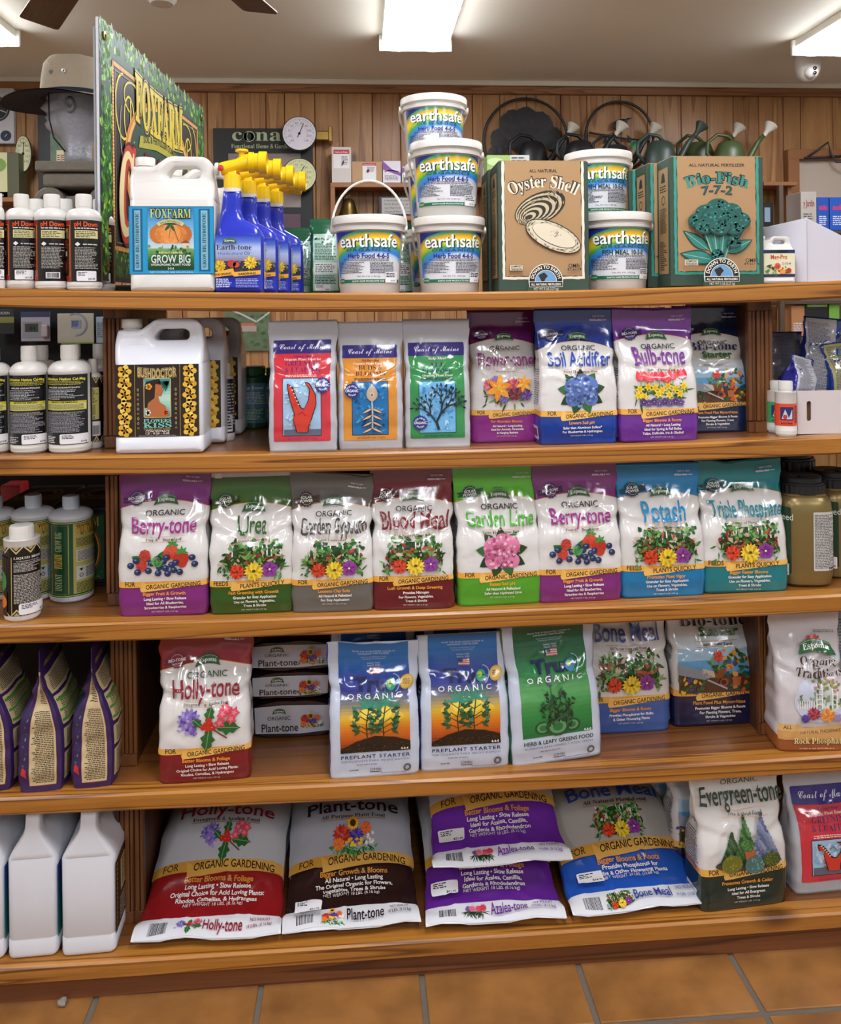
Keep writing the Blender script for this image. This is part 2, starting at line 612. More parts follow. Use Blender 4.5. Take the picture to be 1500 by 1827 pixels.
LIFT = 0.00022
def flat_fn(org, ux, uy, nrm, base=0.0003):
    org, ux, uy, nrm = (np.array(v, float) for v in (org, ux, uy, nrm))
    def fn(x, y, l):
        P = org + x[:, None] * ux + y[:, None] * uy + (base + l * LIFT)[:, None] * nrm
        return P, np.tile(nrm, (len(x), 1))
    return fn
def front_fn(x0, yf, z0, base=0.0003):
    """print on a face looking to -y; x from x0, z from z0"""
    return flat_fn((x0, yf, z0), (1, 0, 0), (0, 0, 1), (0, -1, 0), base)
def left_fn(xf, y0, z0):
    """print on a face looking to -x; art x runs from the back to the front"""
    return flat_fn((xf, y0, z0), (0, -1, 0), (0, 0, 1), (-1, 0, 0))
def cyl_fn(rf, z0, ang0=0.0, sx=1.0, sy=1.0, xc=0.0):
    """print wrapped round an upright body of radius rf(z); art x=xc faces ang0 from -y (arc metres)"""
    def fn(x, y, l):
        z = z0 + y
        r = np.array([rf(q) for q in z]) if callable(rf) else np.full(len(z), rf)
        r0 = rf(z0) if callable(rf) else rf
        a = ang0 + (x - xc) / r0
        rr = r + 0.0003 + l * LIFT
        N = np.stack([np.sin(a), -np.cos(a), np.zeros_like(a)], 1)
        P = np.stack([rr * N[:, 0] * sx, rr * N[:, 1] * sy, z], 1)
        return P, N
    return fn
def cuts(a, b, step):
    n = max(1, int(round((b - a) / step)))
    return [a + (b - a) * i / n for i in range(1, n)]
# ---------------------------------------------------------------- printed pictures (all drawn in units of the pack width)
def zinnia(A, x, y, r, cols, n=12, rnd=random):
    for k, f in enumerate((1, .8, .6, .42, .26)):
        m = max(6, int(n * f) + 2)
        for i in range(m):
            a = 2 * pi * i / m + k * .3
            A.leaf(x + r * f * .25 * cos(a), y + r * f * .25 * sin(a), r * f * .8, r * f * .20, a, cols[(i + k) % len(cols)], 3)
        A.up()
def petunia(A, x, y, r, c1, c2):
    for i in range(5):
        a = 2 * pi * i / 5 + .3
        A.ell(x + r * .5 * cos(a), y + r * .5 * sin(a), r * .55, r * .5, c1, 9)
    A.up()
    for i in range(5):
        a = 2 * pi * i / 5 + .3
        A.leaf(x, y, r * .85, r * .1, a, c2, 3)
    A.up()
    A.ell(x, y, r * .14, r * .14, '#f0e0a0', 6)
def foliage(A, x0, y0, x1, y1, n, cols, rnd, s=.05, wd=.28):
    for i in range(n):
        A.leaf(rnd.uniform(x0, x1), rnd.uniform(y0, y1), s * rnd.uniform(.6, 1.4), s * wd * rnd.uniform(.5, 1.2), rnd.uniform(0, 2 * pi), rnd.choice(cols), 3)
        if i % 12 == 11:
            A.up()
GREENS = ['#2c5a26', '#3f7a35', '#1f4420', '#5f9a48', '#35612f', '#7aa862']
def pic_garden(A, x, y, w, rnd):
    h = w * .56
    A.ell(x, y + h * .0, w * .46, h * .42, '#28421f', 18); A.up()
    for i in range(13):
        px = x - w * .40 + i * w * .067
        if 3 < i < 5 or rnd.random() < .15:
            continue
        A.rect(px, y + h * .12, px + w * .022, y + h * (.42 if i % 2 else .46), '#e9ece6')
    A.up()
    for cx, r in ((-.30, .10), (-.16, .06), (.12, .10), (.28, .08), (.38, .09)):
        foliage(A, x + w * (cx - r), y + h * .30, x + w * (cx + r), y + h * .52, 9, GREENS, rnd, w * .07, .45)
    A.up()
    foliage(A, x - w * .45, y - h * .15, x + w * .45, y + h * .28, 110, GREENS + ['#b0503a', '#c8b8a0', '#96302a'], rnd, w * .10, .26)
    A.up()
    foliage(A, x - w * .50, y - h * .42, x - w * .38, y - h * .05, 10, GREENS, rnd, w * .10, .2)
    foliage(A, x + w * .34, y - h * .42, x + w * .46, y - h * .05, 12, GREENS, rnd, w * .10, .2)
    A.up()
    zinnia(A, x - w * .25, y - h * .26, w * .125, ['#c93a22', '#e04a2c', '#a32a1a', '#d85234'], 12)
    petunia(A, x + w * .25, y - h * .22, w * .125, '#8b3d96', '#6a2478')
    A.up()
    zinnia(A, x + w * .01, y - h * .27, w * .15, ['#e3c02c', '#f2d94a', '#c99e1e', '#ecd040'], 15)
    A.ell(x + w * .01, y - h * .25, w * .03, w * .02, '#4d4a18', 8); A.up()
def berry(A, x, y, r, c='#2a3a66'):
    A.ell(x, y, r, r * .92, '#1a2340', 10); A.up()
    A.ell(x - r * .05, y + r * .08, r * .86, r * .78, c, 10); A.up()
    A.ell(x - r * .2, y + r * .3, r * .35, r * .25, '#6f86b4', 7); A.star(x + r * .3, y - r * .1, r * .25, r * .12, 5, '#141c34'); A.up(-2)
def strawberry(A, x, y, r, ang, c='#d23a2a'):
    p = [(-1, .35), (-.6, .8), (0, .9), (.6, .8), (1, .35), (.75, -.35), (.25, -.95), (-.25, -.95), (-.75, -.35)]
    q = [(x + r * (a * cos(ang) - b * sin(ang)), y + r * (a * sin(ang) + b * cos(ang))) for a, b in rounded(p, .3, 2)]
    A.poly(q, c); A.up()
    for i in range(12):
        a, b = random.Random(i).uniform(-.6, .6), random.Random(i + 9).uniform(-.6, .6)
        A.ell(x + r * a, y + r * b, r * .05, r * .07, '#8f1c14', 4)
    for i in range(5):
        A.leaf(x + r * .1, y + r * .85, r * .75, r * .16, pi * (i / 4) * 1.1 - .1, '#3f8a3a', 3)
    A.up()
def pic_berries(A, x, y, w, rnd):
    for dx, a in ((-.42, 2.6), (-.30, 2.2), (-.16, 1.2)):
        A.leaf(x + w * (dx + .1), y + w * .0, w * .17, w * .06, a, '#2f6e34'); A.leaf(x + w * (dx + .1), y + w * .0, w * .12, w * .03, a, '#4b9048')
    A.up()
    strawberry(A, x + w * .12, y + w * .13, w * .13, .9, '#cf4a33'); strawberry(A, x + w * .26, y + w * .02, w * .13, .2, '#b9382a')
    for bx, by in ((-.27, .10), (-.32, -.06)):
        for k in range(9):
            a = 2 * pi * k / 8
            A.ell(x + w * (bx + (.05 * cos(a) if k < 8 else 0)), y + w * (by + (.05 * sin(a) if k < 8 else 0)), w * .04, w * .04, ['#c9483c', '#b43a34'][k % 2], 7)
        A.up()
    for bx, by in ((-.40, .02), (-.48, -.05), (-.38, -.15), (-.18, -.02), (-.22, -.13), (-.08, .05), (0, .0), (.05, .06), (-.06, -.08), (.03, -.10), (.12, -.05), (-.08, -.17), (.06, -.18), (.15, -.13), (.24, -.16), (.42, .05), (.46, -.05), (.18, -.02)):
        berry(A, x + w * bx, y + w * by, w * .052)
    A.up(3)
    for i in range(3):
        A.leaf(x - w * .13, y - w * .06, w * .15, w * .05, .5 + i * .5, ['#4b9048', '#2f6e34', '#6aa860'][i])
    A.up()
def pic_hydrangea(A, x, y, w, rnd, pal, lf='#234a28'):
    for k in range(9):
        a = 2 * pi * k / 9 + .2
        A.leaf(x + w * .14 * cos(a), y + w * .12 * sin(a), w * .27, w * .085, a, [lf, '#356a38', '#1b3a20'][k % 3])
    A.up()
    for bx, by, r in ((-.12, .08, .17), (.12, .10, .17), (-.14, -.12, .13), (.16, -.12, .12), (0, -.02, .15), (.02, .18, .13)):
        A.ell(x + w * bx, y + w * by, w * r, w * r * .95, pal[0], 12)
    A.up()
    for i in range(90):
        a, r = rnd.uniform(0, 2 * pi), rnd.uniform(0, 1) ** .5
        px, py = x + w * .27 * r * cos(a), y + w * .24 * r * sin(a)
        c = rnd.choice(pal); q = rnd.uniform(0, 1.5)
        for k in range(4):
            b = q + k * pi / 2
            A.ell(px + w * .014 * cos(b), py + w * .014 * sin(b), w * .016, w * .013, c, 5)
        if i % 15 == 14:
            A.up()
def pic_flowers(A, x, y, w, rnd):
    foliage(A, x - w * .4, y - w * .25, x + w * .4, y - w * .0, 40, GREENS, rnd, w * .16, .12)
    A.up()
    zinnia(A, x - w * .33, y + w * .12, w * .13, ['#e0707a', '#ec98a0', '#c8505e'])
    zinnia(A, x + w * .12, y + w * .12, w * .14, ['#d8586a', '#e77c86', '#b8384c'])
    zinnia(A, x - w * .22, y + w * .22, w * .08, ['#8a6ab4', '#a58acc'])
    zinnia(A, x + w * .38, y - w * .06, w * .12, ['#6a4a9c', '#8a6ab8', '#50347e'])
    zinnia(A, x + w * .16, y - w * .05, w * .13, ['#7c2840', '#9c3c54', '#5a1a30'])
    zinnia(A, x - w * .06, y - w * .13, w * .10, ['#8c7ac4', '#6c58a8'])
    for lx, ly, s in ((-.16, .06, .27), (.33, .14, .17)):
        for k in range(6):
            a = k * pi / 3 + .35
            A.leaf(x + w * lx, y + w * ly, w * s, w * s * .22, a, ['#f09018', '#f7a832'][k % 2])
            A.leaf(x + w * lx, y + w * ly, w * s * .8, w * s * .06, a, '#f8d070', 3)
        A.up()
        A.ell(x + w * lx, y + w * ly, w * s * .12, w * s * .12, '#d8c030', 7)
    A.up()
def pic_bulbs(A, x, y, w, rnd):
    foliage(A, x - w * .42, y - w * .2, x + w * .42, y + w * .10, 50, GREENS, rnd, w * .16, .12); A.up()
    for i, (tx, ty) in enumerate(((-.36, .22), (-.22, .20), (-.05, .22), (.08, .19), (.18, .23), (.35, .24))):
        c = ['#e0404c', '#e85a62', '#d83450'][i % 3]
        A.line([(x + w * tx, y + w * (ty - .05)), (x + w * tx, y - w * .02)], w * .012, '#5a9a4a')
        for dx, a in ((-.03, 1.75), (.03, 1.4), (0, 1.57)):
            A.leaf(x + w * (tx + dx), y + w * (ty - .07), w * .17, w * .045, a, c if dx else '#f07a80')
    A.up()
    for i, (dx, dy) in enumerate(((-.38, .02), (-.24, .06), (-.12, .04), (0, .0), (.10, .06), (.22, .02), (.36, .06), (-.30, -.10), (-.06, -.06), (.12, -.08), (.30, -.06), (-.40, -.08))):
        A.star(x + w * dx, y + w * dy, w * .085, w * .04, 6, '#f2d83c', .3 * i); A.up(); A.ell(x + w * dx, y + w * dy, w * .028, w * .028, '#e8b018', 7); A.up(-1)
    A.up(2)
    for i in range(8):
        petunia(A, x - w * .32 + i * w * .09, y - w * (.19 + .02 * (i % 2)), w * .065, ['#5e4284', '#7c60a0'][i % 2], '#3e285e'); A.up(-2)
    A.up(3)
def pic_holly(A, x, y, w, rnd):
    zinnia(A, x - w * .24, y + w * .10, w * .17, ['#7c66b4', '#9a86cc', '#5e4a98', '#8a74c0'])
    foliage(A, x - w * .40, y - w * .10, x - w * .12, y + w * .2, 20, ['#8a74c0', '#6c58a8', '#a898d8'], rnd, w * .07, .4)
    A.up()
    for px, py, a, l in ((.02, .05, 1.3, .26), (.05, -.02, -1.75, .34), (.14, 0, -.1, .36), (-.05, 0, 2.4, .2)):
        n = 7; q = []
        for i in range(n + 1):
            t = i / n; q.append((t * l, (.11 if i % 2 else .065) * sin(pi * min(1, t * 1.05)) * l * 3))
        q2 = [(u, -v) for u, v in reversed(q[1:-1])]
        A.poly([(x + w * (px + u * cos(a) - v * sin(a)), y + w * (py + u * sin(a) + v * cos(a))) for u, v in q + q2], '#26622e')
        A.up(); A.line([(x + w * px, y + w * py), (x + w * (px + l * .9 * cos(a)), y + w * (py + l * .9 * sin(a)))], w * .01, '#7aa870'); A.up(-1)
    A.up(2)
    A.line([(x + w * .02, y + w * .02), (x + w * .30, y - w * .17)], w * .022, '#6a4630')
    for fx, fy in ((.24, .18), (.36, .10), (.20, .06), (.30, .24), (.40, .18)):
        A.star(x + w * fx, y + w * fy, w * .09, w * .05, 5, '#d8485c', fx * 9); A.up(); A.star(x + w * fx, y + w * fy, w * .05, w * .02, 5, '#ec8090', fx * 9); A.up(-1)
    A.up(2)
    for bx, by in ((0, .04), (.07, .05), (.03, -.02), (.10, -.01), (-.04, 0), (.05, .10)):
        A.ell(x + w * bx, y + w * by, w * .042, w * .042, '#c22a22', 9); A.ell(x + w * (bx - .012), y + w * (by + .014), w * .012, w * .012, '#f08a80', 5)
    A.up()
def pic_sunflower(A, x, y, w, rnd):
    foliage(A, x - w * .42, y - w * .28, x + w * .42, y - w * .18, 50, ['#2f7a34', '#4a9a48', '#1f5a28'], rnd, w * .1, .2)
    zinnia(A, x - w * .22, y + w * .02, w * .18, ['#c4342a', '#a82a24', '#d84a38'])
    zinnia(A, x - w * .28, y - w * .14, w * .12, ['#e8702a', '#f08a3c'])
    zinnia(A, x + w * .25, y + w * .10, w * .11, ['#e8582a', '#f0783c'])
    zinnia(A, x + w * .06, y - w * .02, w * .15, ['#3c2c8c', '#54409c', '#6a58b4'])
    A.up()
    for i in range(14):
        A.ell(x + w * rnd.uniform(-.15, .2), y - w * rnd.uniform(.08, .2), w * .035, w * .03, ['#f0b428', '#f6cc4c'][i % 2], 6)
    for i in range(9):
        A.star(x + w * rnd.uniform(.24, .40), y - w * rnd.uniform(-.02, .18), w * .04, w * .018, 5, '#f2f2ee', i)
    A.up()
    for i in range(14):
        a = 2 * pi * i / 14
        A.leaf(x + w * .0, y + w * .19, w * .13, w * .03, a, ['#f4c020', '#e8a818'][i % 2], 3)
    A.up(); A.ell(x, y + w * .19, w * .06, w * .06, '#4a2a14', 10); A.up()
def pic_conifers(A, x, y, w, rnd):
    A.ell(x, y - w * .30, w * .48, w * .10, '#4e4a40', 18); A.up()
    for cx, h, ww, c in ((-.22, .34, .15, ['#3a5a3a', '#4c6c48', '#2c4830']), (-.02, .50, .17, ['#3f6e3a', '#2f5a30', '#568650']), (.24, .52, .21, ['#6a7694', '#7f8ba8', '#566080'])):
        for i in range(13):
            t = i / 12
            n = max(1, int(9 * (1 - t)))
            for k in range(n + 1):
                px = x + w * (cx + ww * (1 - t) * (2 * (k + .5) / (n + 1) - 1))
                A.leaf(px, y - w * .24 + w * h * t * 1.15, w * .08, w * .03, -pi / 2 + (px - x - w * cx) * 6 / w, c[(i + k) % 3], 3)
            A.up()
    A.poly([(x - w * .07, y - w * .08), (x + w * .10, y - w * .08), (x + w * .07, y - w * .22), (x - w * .04, y - w * .22)], '#a85a38'); A.up()
    for bx, by, r, c in ((-.02, -.02, .10, ['#4c7a3c', '#5c8c48', '#3a6430']), (-.26, -.25, .16, ['#8a8a2c', '#a0a040', '#6e7020']), (.08, -.28, .15, ['#5a8a84', '#74a49c', '#44706c']), (.33, -.22, .13, ['#56682c', '#6c7e3a', '#44541f'])):
        A.ell(x + w * bx, y + w * by, w * r, w * r * .8, c[2], 12); A.up()
        for i in range(40):
            a, q = rnd.uniform(0, 2 * pi), rnd.random() ** .5 * .95
            A.leaf(x + w * bx + w * r * q * cos(a), y + w * by + w * r * .8 * q * sin(a), w * .03, w * .01, rnd.uniform(0, 6), rnd.choice(c), 3)
        A.up()
def pic_azalea(A, x, y, w, rnd):
    for i in range(80):
        a = rnd.uniform(-pi * 1.05, .1)
        A.leaf(x + w * rnd.uniform(-.3, .3), y, w * rnd.uniform(.15, .3), w * .012, a, rnd.choice(['#1f3a24', '#2c4c30', '#142a1a']), 3)
    A.up()
    for fx, fy, c in ((-.25, .12, ['#6a4a8c', '#84649f']), (-.05, .2, ['#e8e0e8', '#d4c4d8']), (.12, .08, ['#c83a52', '#e05a6c']), (.28, .10, ['#d84a60', '#b42c44']), (-.12, .05, ['#e07a90', '#c85a74'])):
        zinnia(A, x + w * fx, y + w * fy, w * .12, c)
def pic_bio(A, x, y, w, rnd):
    h = w * .58
    sky = ['#d8e4ec', '#a8cce4', '#62a8d8', '#3a90cc']
    for i in range(8):
        A.rect(x - w * .5, y + h * (.5 - .125 * i * .9), x + w * .5, y + h * (.5 - .125 * (i - 1) * .9), sky[min(3, i // 2)])
    A.up()
    A.rect(x - w * .5, y - h * .5, x + w * .5, y - h * .12, '#5a3a28'); A.up()
    foliage(A, x + w * .08, y - h * .45, x + w * .48, y + h * .32, 80, ['#e88a38', '#e0602c', '#f0b040', '#2c5a34', '#2a4a70', '#3f7a3c'], rnd, w * .07, .45)
    foliage(A, x - w * .5, y - h * .5, x - w * .2, y - h * .1, 30, ['#4a4a94', '#3a6a3c', '#e8b83c', '#2c4c2c'], rnd, w * .06, .4)
    A.up()
    A.poly([(x - w * .5, y + h * .12), (x - w * .2, y - h * .02), (x - w * .08, y - h * .16), (x - w * .18, y - h * .22), (x - w * .5, y - h * .1)], '#8e98a4')
    A.poly([(x - w * .22, y + h * .02), (x - w * .06, y - h * .05), (x - w * .05, y - h * .18), (x - w * .2, y - h * .16)], '#cfc2ac')
    A.up()
    A.poly([(x - w * .08, y + h * .0), (x + w * .08, y + h * .0), (x + w * .05, y - h * .2), (x - w * .04, y - h * .2)], '#8a4a2c')
    A.poly([(x + w * .16, y - h * .18), (x + w * .28, y - h * .18), (x + w * .26, y - h * .36), (x + w * .18, y - h * .36)], '#c06a40')
    A.ell(x + w * .06, y - h * .28, w * .06, w * .05, '#a05434', 10, .6); A.up(); A.ell(x + w * .055, y - h * .28, w * .035, w * .03, '#4a2418', 8)
    A.line([(x - w * .15, y - h * .22), (x + w * .1, y - h * .42)], w * .02, '#b8bcc0')
    foliage(A, x - w * .1, y - h * .02, x + w * .1, y + h * .1, 12, GREENS, rnd, w * .08, .3); A.up()
    zinnia(A, x + w * .0, y + h * .24, w * .07, ['#d83a2c', '#ec5a40'])
def pic_arbor(A, x, y, w, rnd):
    A.ell(x - w * .1, y + w * .2, w * .28, w * .2, '#c9cfe0', 14); A.ell(x + w * .2, y + w * .1, w * .26, w * .26, '#d4dcd8', 14); A.up()
    foliage(A, x - w * .4, y - w * .1, x + w * .42, y + w * .1, 40, ['#6a8a6c', '#88a488', '#4c6c50', '#9cb49a'], rnd, w * .10, .3); A.up()
    for px in (-.08, .02, .20, .28):
        A.rect(x + w * px, y - w * .12, x + w * (px + .025), y + w * .32, '#f0eee8')
    for i in range(4):
        A.rect(x - w * .08, y - w * .05 + i * w * .09, x + w * .04, y - w * .035 + i * w * .09, '#f0eee8')
        A.rect(x + w * .2, y - w * .05 + i * w * .09, x + w * .3, y - w * .035 + i * w * .09, '#f0eee8')
    for i in range(8):
        A.rect(x - w * .40 + i * w * .04, y - w * .12, x - w * .385 + i * w * .04, y + w * .02, '#f4f2ec')
    A.up()
    foliage(A, x - w * .1, y + w * .22, x + w * .3, y + w * .38, 50, ['#7c8a3c', '#a09a58', '#5c7030', '#b87a84'], rnd, w * .06, .4)
    A.up()
    zinnia(A, x - w * .12, y - w * .2, w * .12, ['#a83a4c', '#8a2438', '#c0566a']); zinnia(A, x + w * .12, y - w * .22, w * .13, ['#f0983c', '#e8802a', '#f8b45c'])
    zinnia(A, x - w * .28, y - w * .28, w * .08, ['#4c3a8c', '#6450a4']); zinnia(A, x + w * .30, y - w * .26, w * .08, ['#b8a4cc', '#9c84b8'])
PICS = dict(garden=pic_garden, berries=pic_berries, flowers=pic_flowers, bulbs=pic_bulbs, holly=pic_holly, sun=pic_sunflower,
            conifers=pic_conifers, azalea=pic_azalea, bio=pic_bio, arbor=pic_arbor,
            hydblue=lambda A, x, y, w, r: pic_hydrangea(A, x, y, w, r, ['#5a76b8', '#7a94cc', '#46609c', '#98aeda', '#384c88']),
            hydpink=lambda A, x, y, w, r: pic_hydrangea(A, x, y, w, r, ['#d87aa0', '#e8a0bc', '#c05a88', '#f0bccd', '#a84472']))

def ribbon_logo(A, x, y, w, shop='Espoma', since=True):
    """green arched ribbon with the maker's name"""
    n = 10
    top = [(x - w * .4 + w * .8 * i / n, y + w * .10 + w * .12 * (1 - (2 * i / n - 1) ** 2)) for i in range(n + 1)]
    bot = [(x + w * .5 - w * i / n, y - w * .20 + w * .10 * (1 - (2 * i / n - 1) ** 2)) for i in range(n + 1)]
    A.poly([(x - w * .42, y - w * .02)] + top + [(x + w * .42, y - w * .02)] + bot, '#24603a'); A.up()
    A.line([(a, b - w * .035) for a, b in top], w * .012, '#a8c8a0')
    A.text(shop, x, y - w * .075, w * .15, '#f4f4ee', w=w * .68, font='serif', bow=w * .05)
    if since:
        A.text('SINCE 1929', x, y + w * .25, w * .055, '#2a5a38', font='bold', bow=w * .02)
    A.up()
# ---------------------------------------------------------------- filled bags
def sm(a, b, x):
    t = min(1, max(0, (x - a) / (b - a)))
    return t * t * (3 - 2 * t)

class Grid:
    """a patch of surface that print can be laid on; x in 0..w, y in 0..h over the patch"""
    def __init__(s, P, us, vs):
        s.P, s.us, s.vs = P, np.array(us), np.array(vs)
        du = np.gradient(P, axis=1); dv = np.gradient(P, axis=0)
        n = np.cross(du, dv); l = np.linalg.norm(n, axis=2, keepdims=True); l[l == 0] = 1
        s.N = n / l
    def fn(s, base=0.0004, lift=LIFT):
        def f(x, y, l):
            i = np.clip(np.searchsorted(s.us, x) - 1, 0, len(s.us) - 2); j = np.clip(np.searchsorted(s.vs, y) - 1, 0, len(s.vs) - 2)
            a = ((x - s.us[i]) / (s.us[i + 1] - s.us[i]))[:, None]; b = ((y - s.vs[j]) / (s.vs[j + 1] - s.vs[j]))[:, None]
            def B(G):
                return (G[j, i] * (1 - a) + G[j, i + 1] * a) * (1 - b) + (G[j + 1, i] * (1 - a) + G[j + 1, i + 1] * a) * b
            P, N = B(s.P), B(s.N)
            N /= np.maximum(np.linalg.norm(N, axis=1, keepdims=True), 1e-9)
            return P + (base + l * lift)[:, None] * N, N
        return f
    def cut(s):
        return dict(xs=list(s.us[1:-1]), ys=list(s.vs[1:-1]))

def zone_mat(name, low, band, mid, top, t1, t2, t3, arch, rough=.15, coat=.5, plain=False):
    """plastic film printed in zones: UV y is height up the bag, UV x is -1..1 across the front"""
    if name in _mats:
        return _mats[name]
    m = bpy.data.materials.new(name); m.use_nodes = True
    nt = m.node_tree; N, L = nt.nodes.new, nt.links.new
    b = nt.nodes['Principled BSDF']
    uv = N('ShaderNodeUVMap'); sp = N('ShaderNodeSeparateXYZ'); L(uv.outputs[0], sp.inputs[0])
    sq = N('ShaderNodeMath'); sq.operation = 'MULTIPLY'; L(sp.outputs[0], sq.inputs[0]); L(sp.outputs[0], sq.inputs[1])
    ar = N('ShaderNodeMath'); ar.operation = 'MULTIPLY_ADD'; L(sq.outputs[0], ar.inputs[0]); ar.inputs[1].default_value = arch; L(sp.outputs[1], ar.inputs[2])
    prev = None
    cur = N('ShaderNodeRGB'); cur.outputs[0].default_value = (*rgb(low), 1); cur = cur.outputs[0]
    for src, t, col in ((sp.outputs[1], t1, band), (sp.outputs[1], t2, mid), (ar.outputs[0], t3 - .004, '#e8a040'), (ar.outputs[0], t3, top)):
        if col is None or (col == '#e8a040' and top is None):
            continue
        g = N('ShaderNodeMath'); g.operation = 'GREATER_THAN'; g.inputs[1].default_value = t; L(src, g.inputs[0])
        mx = N('ShaderNodeMix'); mx.data_type = 'RGBA'; L(g.outputs[0], mx.inputs[0]); L(cur, mx.inputs[6]); mx.inputs[7].default_value = (*rgb(col), 1)
        cur = mx.outputs[2]
    L(cur, b.inputs['Base Color'])
    b.inputs['Roughness'].default_value = rough
    b.inputs['Coat Weight'].default_value = coat; b.inputs['Coat Roughness'].default_value = .08
    _film_bump(nt, b)
    _mats[name] = m
    return m

def _film_bump(nt, b, strength=.2):
    N, L = nt.nodes.new, nt.links.new
    tc = N('ShaderNodeTexCoord'); n = N('ShaderNodeTexNoise'); n.inputs['Scale'].default_value = 22; n.inputs['Detail'].default_value = 3; n.inputs['Distortion'].default_value = .6
    L(tc.outputs['Object'], n.inputs['Vector'])
    bp = N('ShaderNodeBump'); bp.inputs['Strength'].default_value = strength; bp.inputs['Distance'].default_value = .006
    L(n.outputs[0], bp.inputs['Height']); L(bp.outputs[0], b.inputs['Normal'])

def film_print():
    if 'film_print' in _mats:
        return _mats['film_print']
    m = print_mat('film_print', .15, coat=.5)
    _film_bump(m.node_tree, m.node_tree.nodes['Principled BSDF'])
    return m

def pouch(w, h, d, seed=0, mode='stand', lean=0.0, wrinkle=1.0, cell=.0055, waist=.045, top_wave=.0, notch=.60, flop=0.0, side=True, full=1.0, tuck=1.0, p0=8.0):
    """closed bag surface; returns (bmesh, front grid, left-side grid, right-side grid). Front faces -y, base at z=0."""
    nf = max(9, int(w / cell)) | 1; nt = max(12, int(h / cell))
    us = np.linspace(-.965, .965, nf); ts = np.linspace(0, 1, nt + 1)
    b0 = d / 2
    sd = seed * 7.31
    def half_a(t):
        if mode == 'stand':
            return w / 2 * (1 - waist * math.exp(-((t - notch) / (.085 if t < notch else .045)) ** 2) + .025 * sm(notch, notch + .09, t) - .012 * sm(.1, .0, t))
        return w / 2 * (1 + .0 * t) * (1 - .06 * sin(pi * min(1, max(0, (t - .05) / .9))))
    def half_b(t):
        if mode == 'stand':
            return max(.0012, b0 * (.93 + .07 * sm(0, .12, t)) * (1 - sm(.42 * full, .90, t)) ** .85 + .0012)
        e = sm(.055, .26, t) * (1 - sm(.80, .97, t))
        return max(.0010, b0 * e ** .75 + .001)
    def yc(t):
        if mode == 'stand':
            return b0 + lean * t * h + flop * sm(.80, 1, t)
        return b0 - half_b(t) + b0 - .002 - tuck * .012 * (1 - sm(.0, .2, t))
    def disp(x, t, k=1.0):
        z = t * h
        broad = noise.noise(Vector((x * 9 + sd, z * 7, sd))) * .0028
        m = .25 + (math.exp(-((t - notch) / .17) ** 2) * 1.0 if mode == 'stand' else .6 * math.exp(-((t - .18) / .12) ** 2))
        q = noise.noise(Vector((x * 15 + z * 6 + sd, z * 13 - x * 5, sd + 5)))
        r = max(0.0, 1 - abs(q) * 5) ** 2 * .0056
        q2 = noise.noise(Vector((x * 34 - z * 14 + sd, z * 20, sd + 11)))
        r += max(0.0, 1 - abs(q2) * 4) ** 2 * .0013
        edge = sm(0, .05, t) * (.25 + .75 * (1 - sm(.86, .93, t)))
        v = (broad * (.6 + m * .6) + (r - .0012) * m * .55) * edge * wrinkle * k
        if mode == 'stand' and k == 1.0:
            au = min(1, abs(x) / (w / 2))
            tf = notch - .10 * (1 - au) + .015 * sin(sd)
            v -= .0036 * wrinkle * math.exp(-((t - tf) / .022) ** 2) * (.08 + .92 * au)
            v += .0030 * wrinkle * math.exp(-((t - tf - .05) / .03) ** 2) * (.12 + .88 * au)
        if mode == 'stand':
            for zt in (.885, .90, .915):
                v += .0009 * math.exp(-((t - zt) / .004) ** 2)
        return v
    def ztop(u, t):
        z = t * h
        if top_wave:
            z += sm(.7, 1, t) * top_wave * (sin(u * 2.1 + seed) * .6 + noise.noise(Vector((u * 2, seed, 0))) * .8)
        if mode != 'stand':
            z += (1 - sm(0, .12, t)) * .006 * sin(u * 5 + seed)
        return z
    def point(kind, s, t):
        a, b = half_a(t), half_b(t)
        p = 2.3 + (p0 - 2.3) * (1 - sm(.15, .85, t)) if mode == 'stand' else 2.6
        ue = .965
        ye = b * (1 - ue ** p) ** (1 / p)
        if kind in ('f', 'b'):
            u = s; sg = -1 if kind == 'f' else 1
            y = b * (1 - abs(u) ** p) ** (1 / p)
            k = disp(u * a, t) if kind == 'f' else disp(u * a + 3, t, .6)
            soft = 1 - abs(u) ** 6 * .6
            dy = k * soft + (.0015 * noise.noise(Vector((t * 9, sd, 2))) if kind == 'f' else 0)
            xx = a * u
            yy = sg * (y + dy * (1 if b > .004 else .35))
            if b <= .004 and kind == 'b':
                yy = y + .0006 - dy * .35 * -1 * -1
            wob = .0022 * wrinkle * noise.noise(Vector((t * 11, sd + (9 if u > 0 else 0), 7))) * abs(u) ** 3
            return (xx + wob * (1 if u > 0 else -1), yc(t) + yy, ztop(u, t))
        sg = -1 if kind == 'l' else 1
        yy = (-1 + 2 * s) * ye
        xx = a * ue + (a - a * ue) * (1 - (2 * s - 1) ** 2) ** .5
        g = .010 * sm(.45, .75, t) * (1 - sm(.80, .9, t)) + .003 * sm(.1, .4, t)
        xx -= g * (1 - abs(2 * s - 1)) * min(1, b / .012)
        u = sg
        xx += disp(yy + 7 * sg, t, .5) * (1 - (2 * s - 1) ** 2)
        wob = .0022 * wrinkle * noise.noise(Vector((t * 11, sd + (9 if u > 0 else 0), 7)))
        return (sg * (xx + wob), yc(t) + yy, ztop(sg, t))
    ns = 7 if side else 5
    ss = [i / (ns - 1) for i in range(ns)]
    Fg = np.array([[point('f', u, t) for u in us] for t in ts])
    Lg = np.array([[point('l', s, t) for s in reversed(ss)] for t in ts])     # back -> front
    Rg = np.array([[point('r', s, t) for s in ss] for t in ts])               # front -> back
    ub = np.linspace(.965, -.965, max(7, nf // 3))
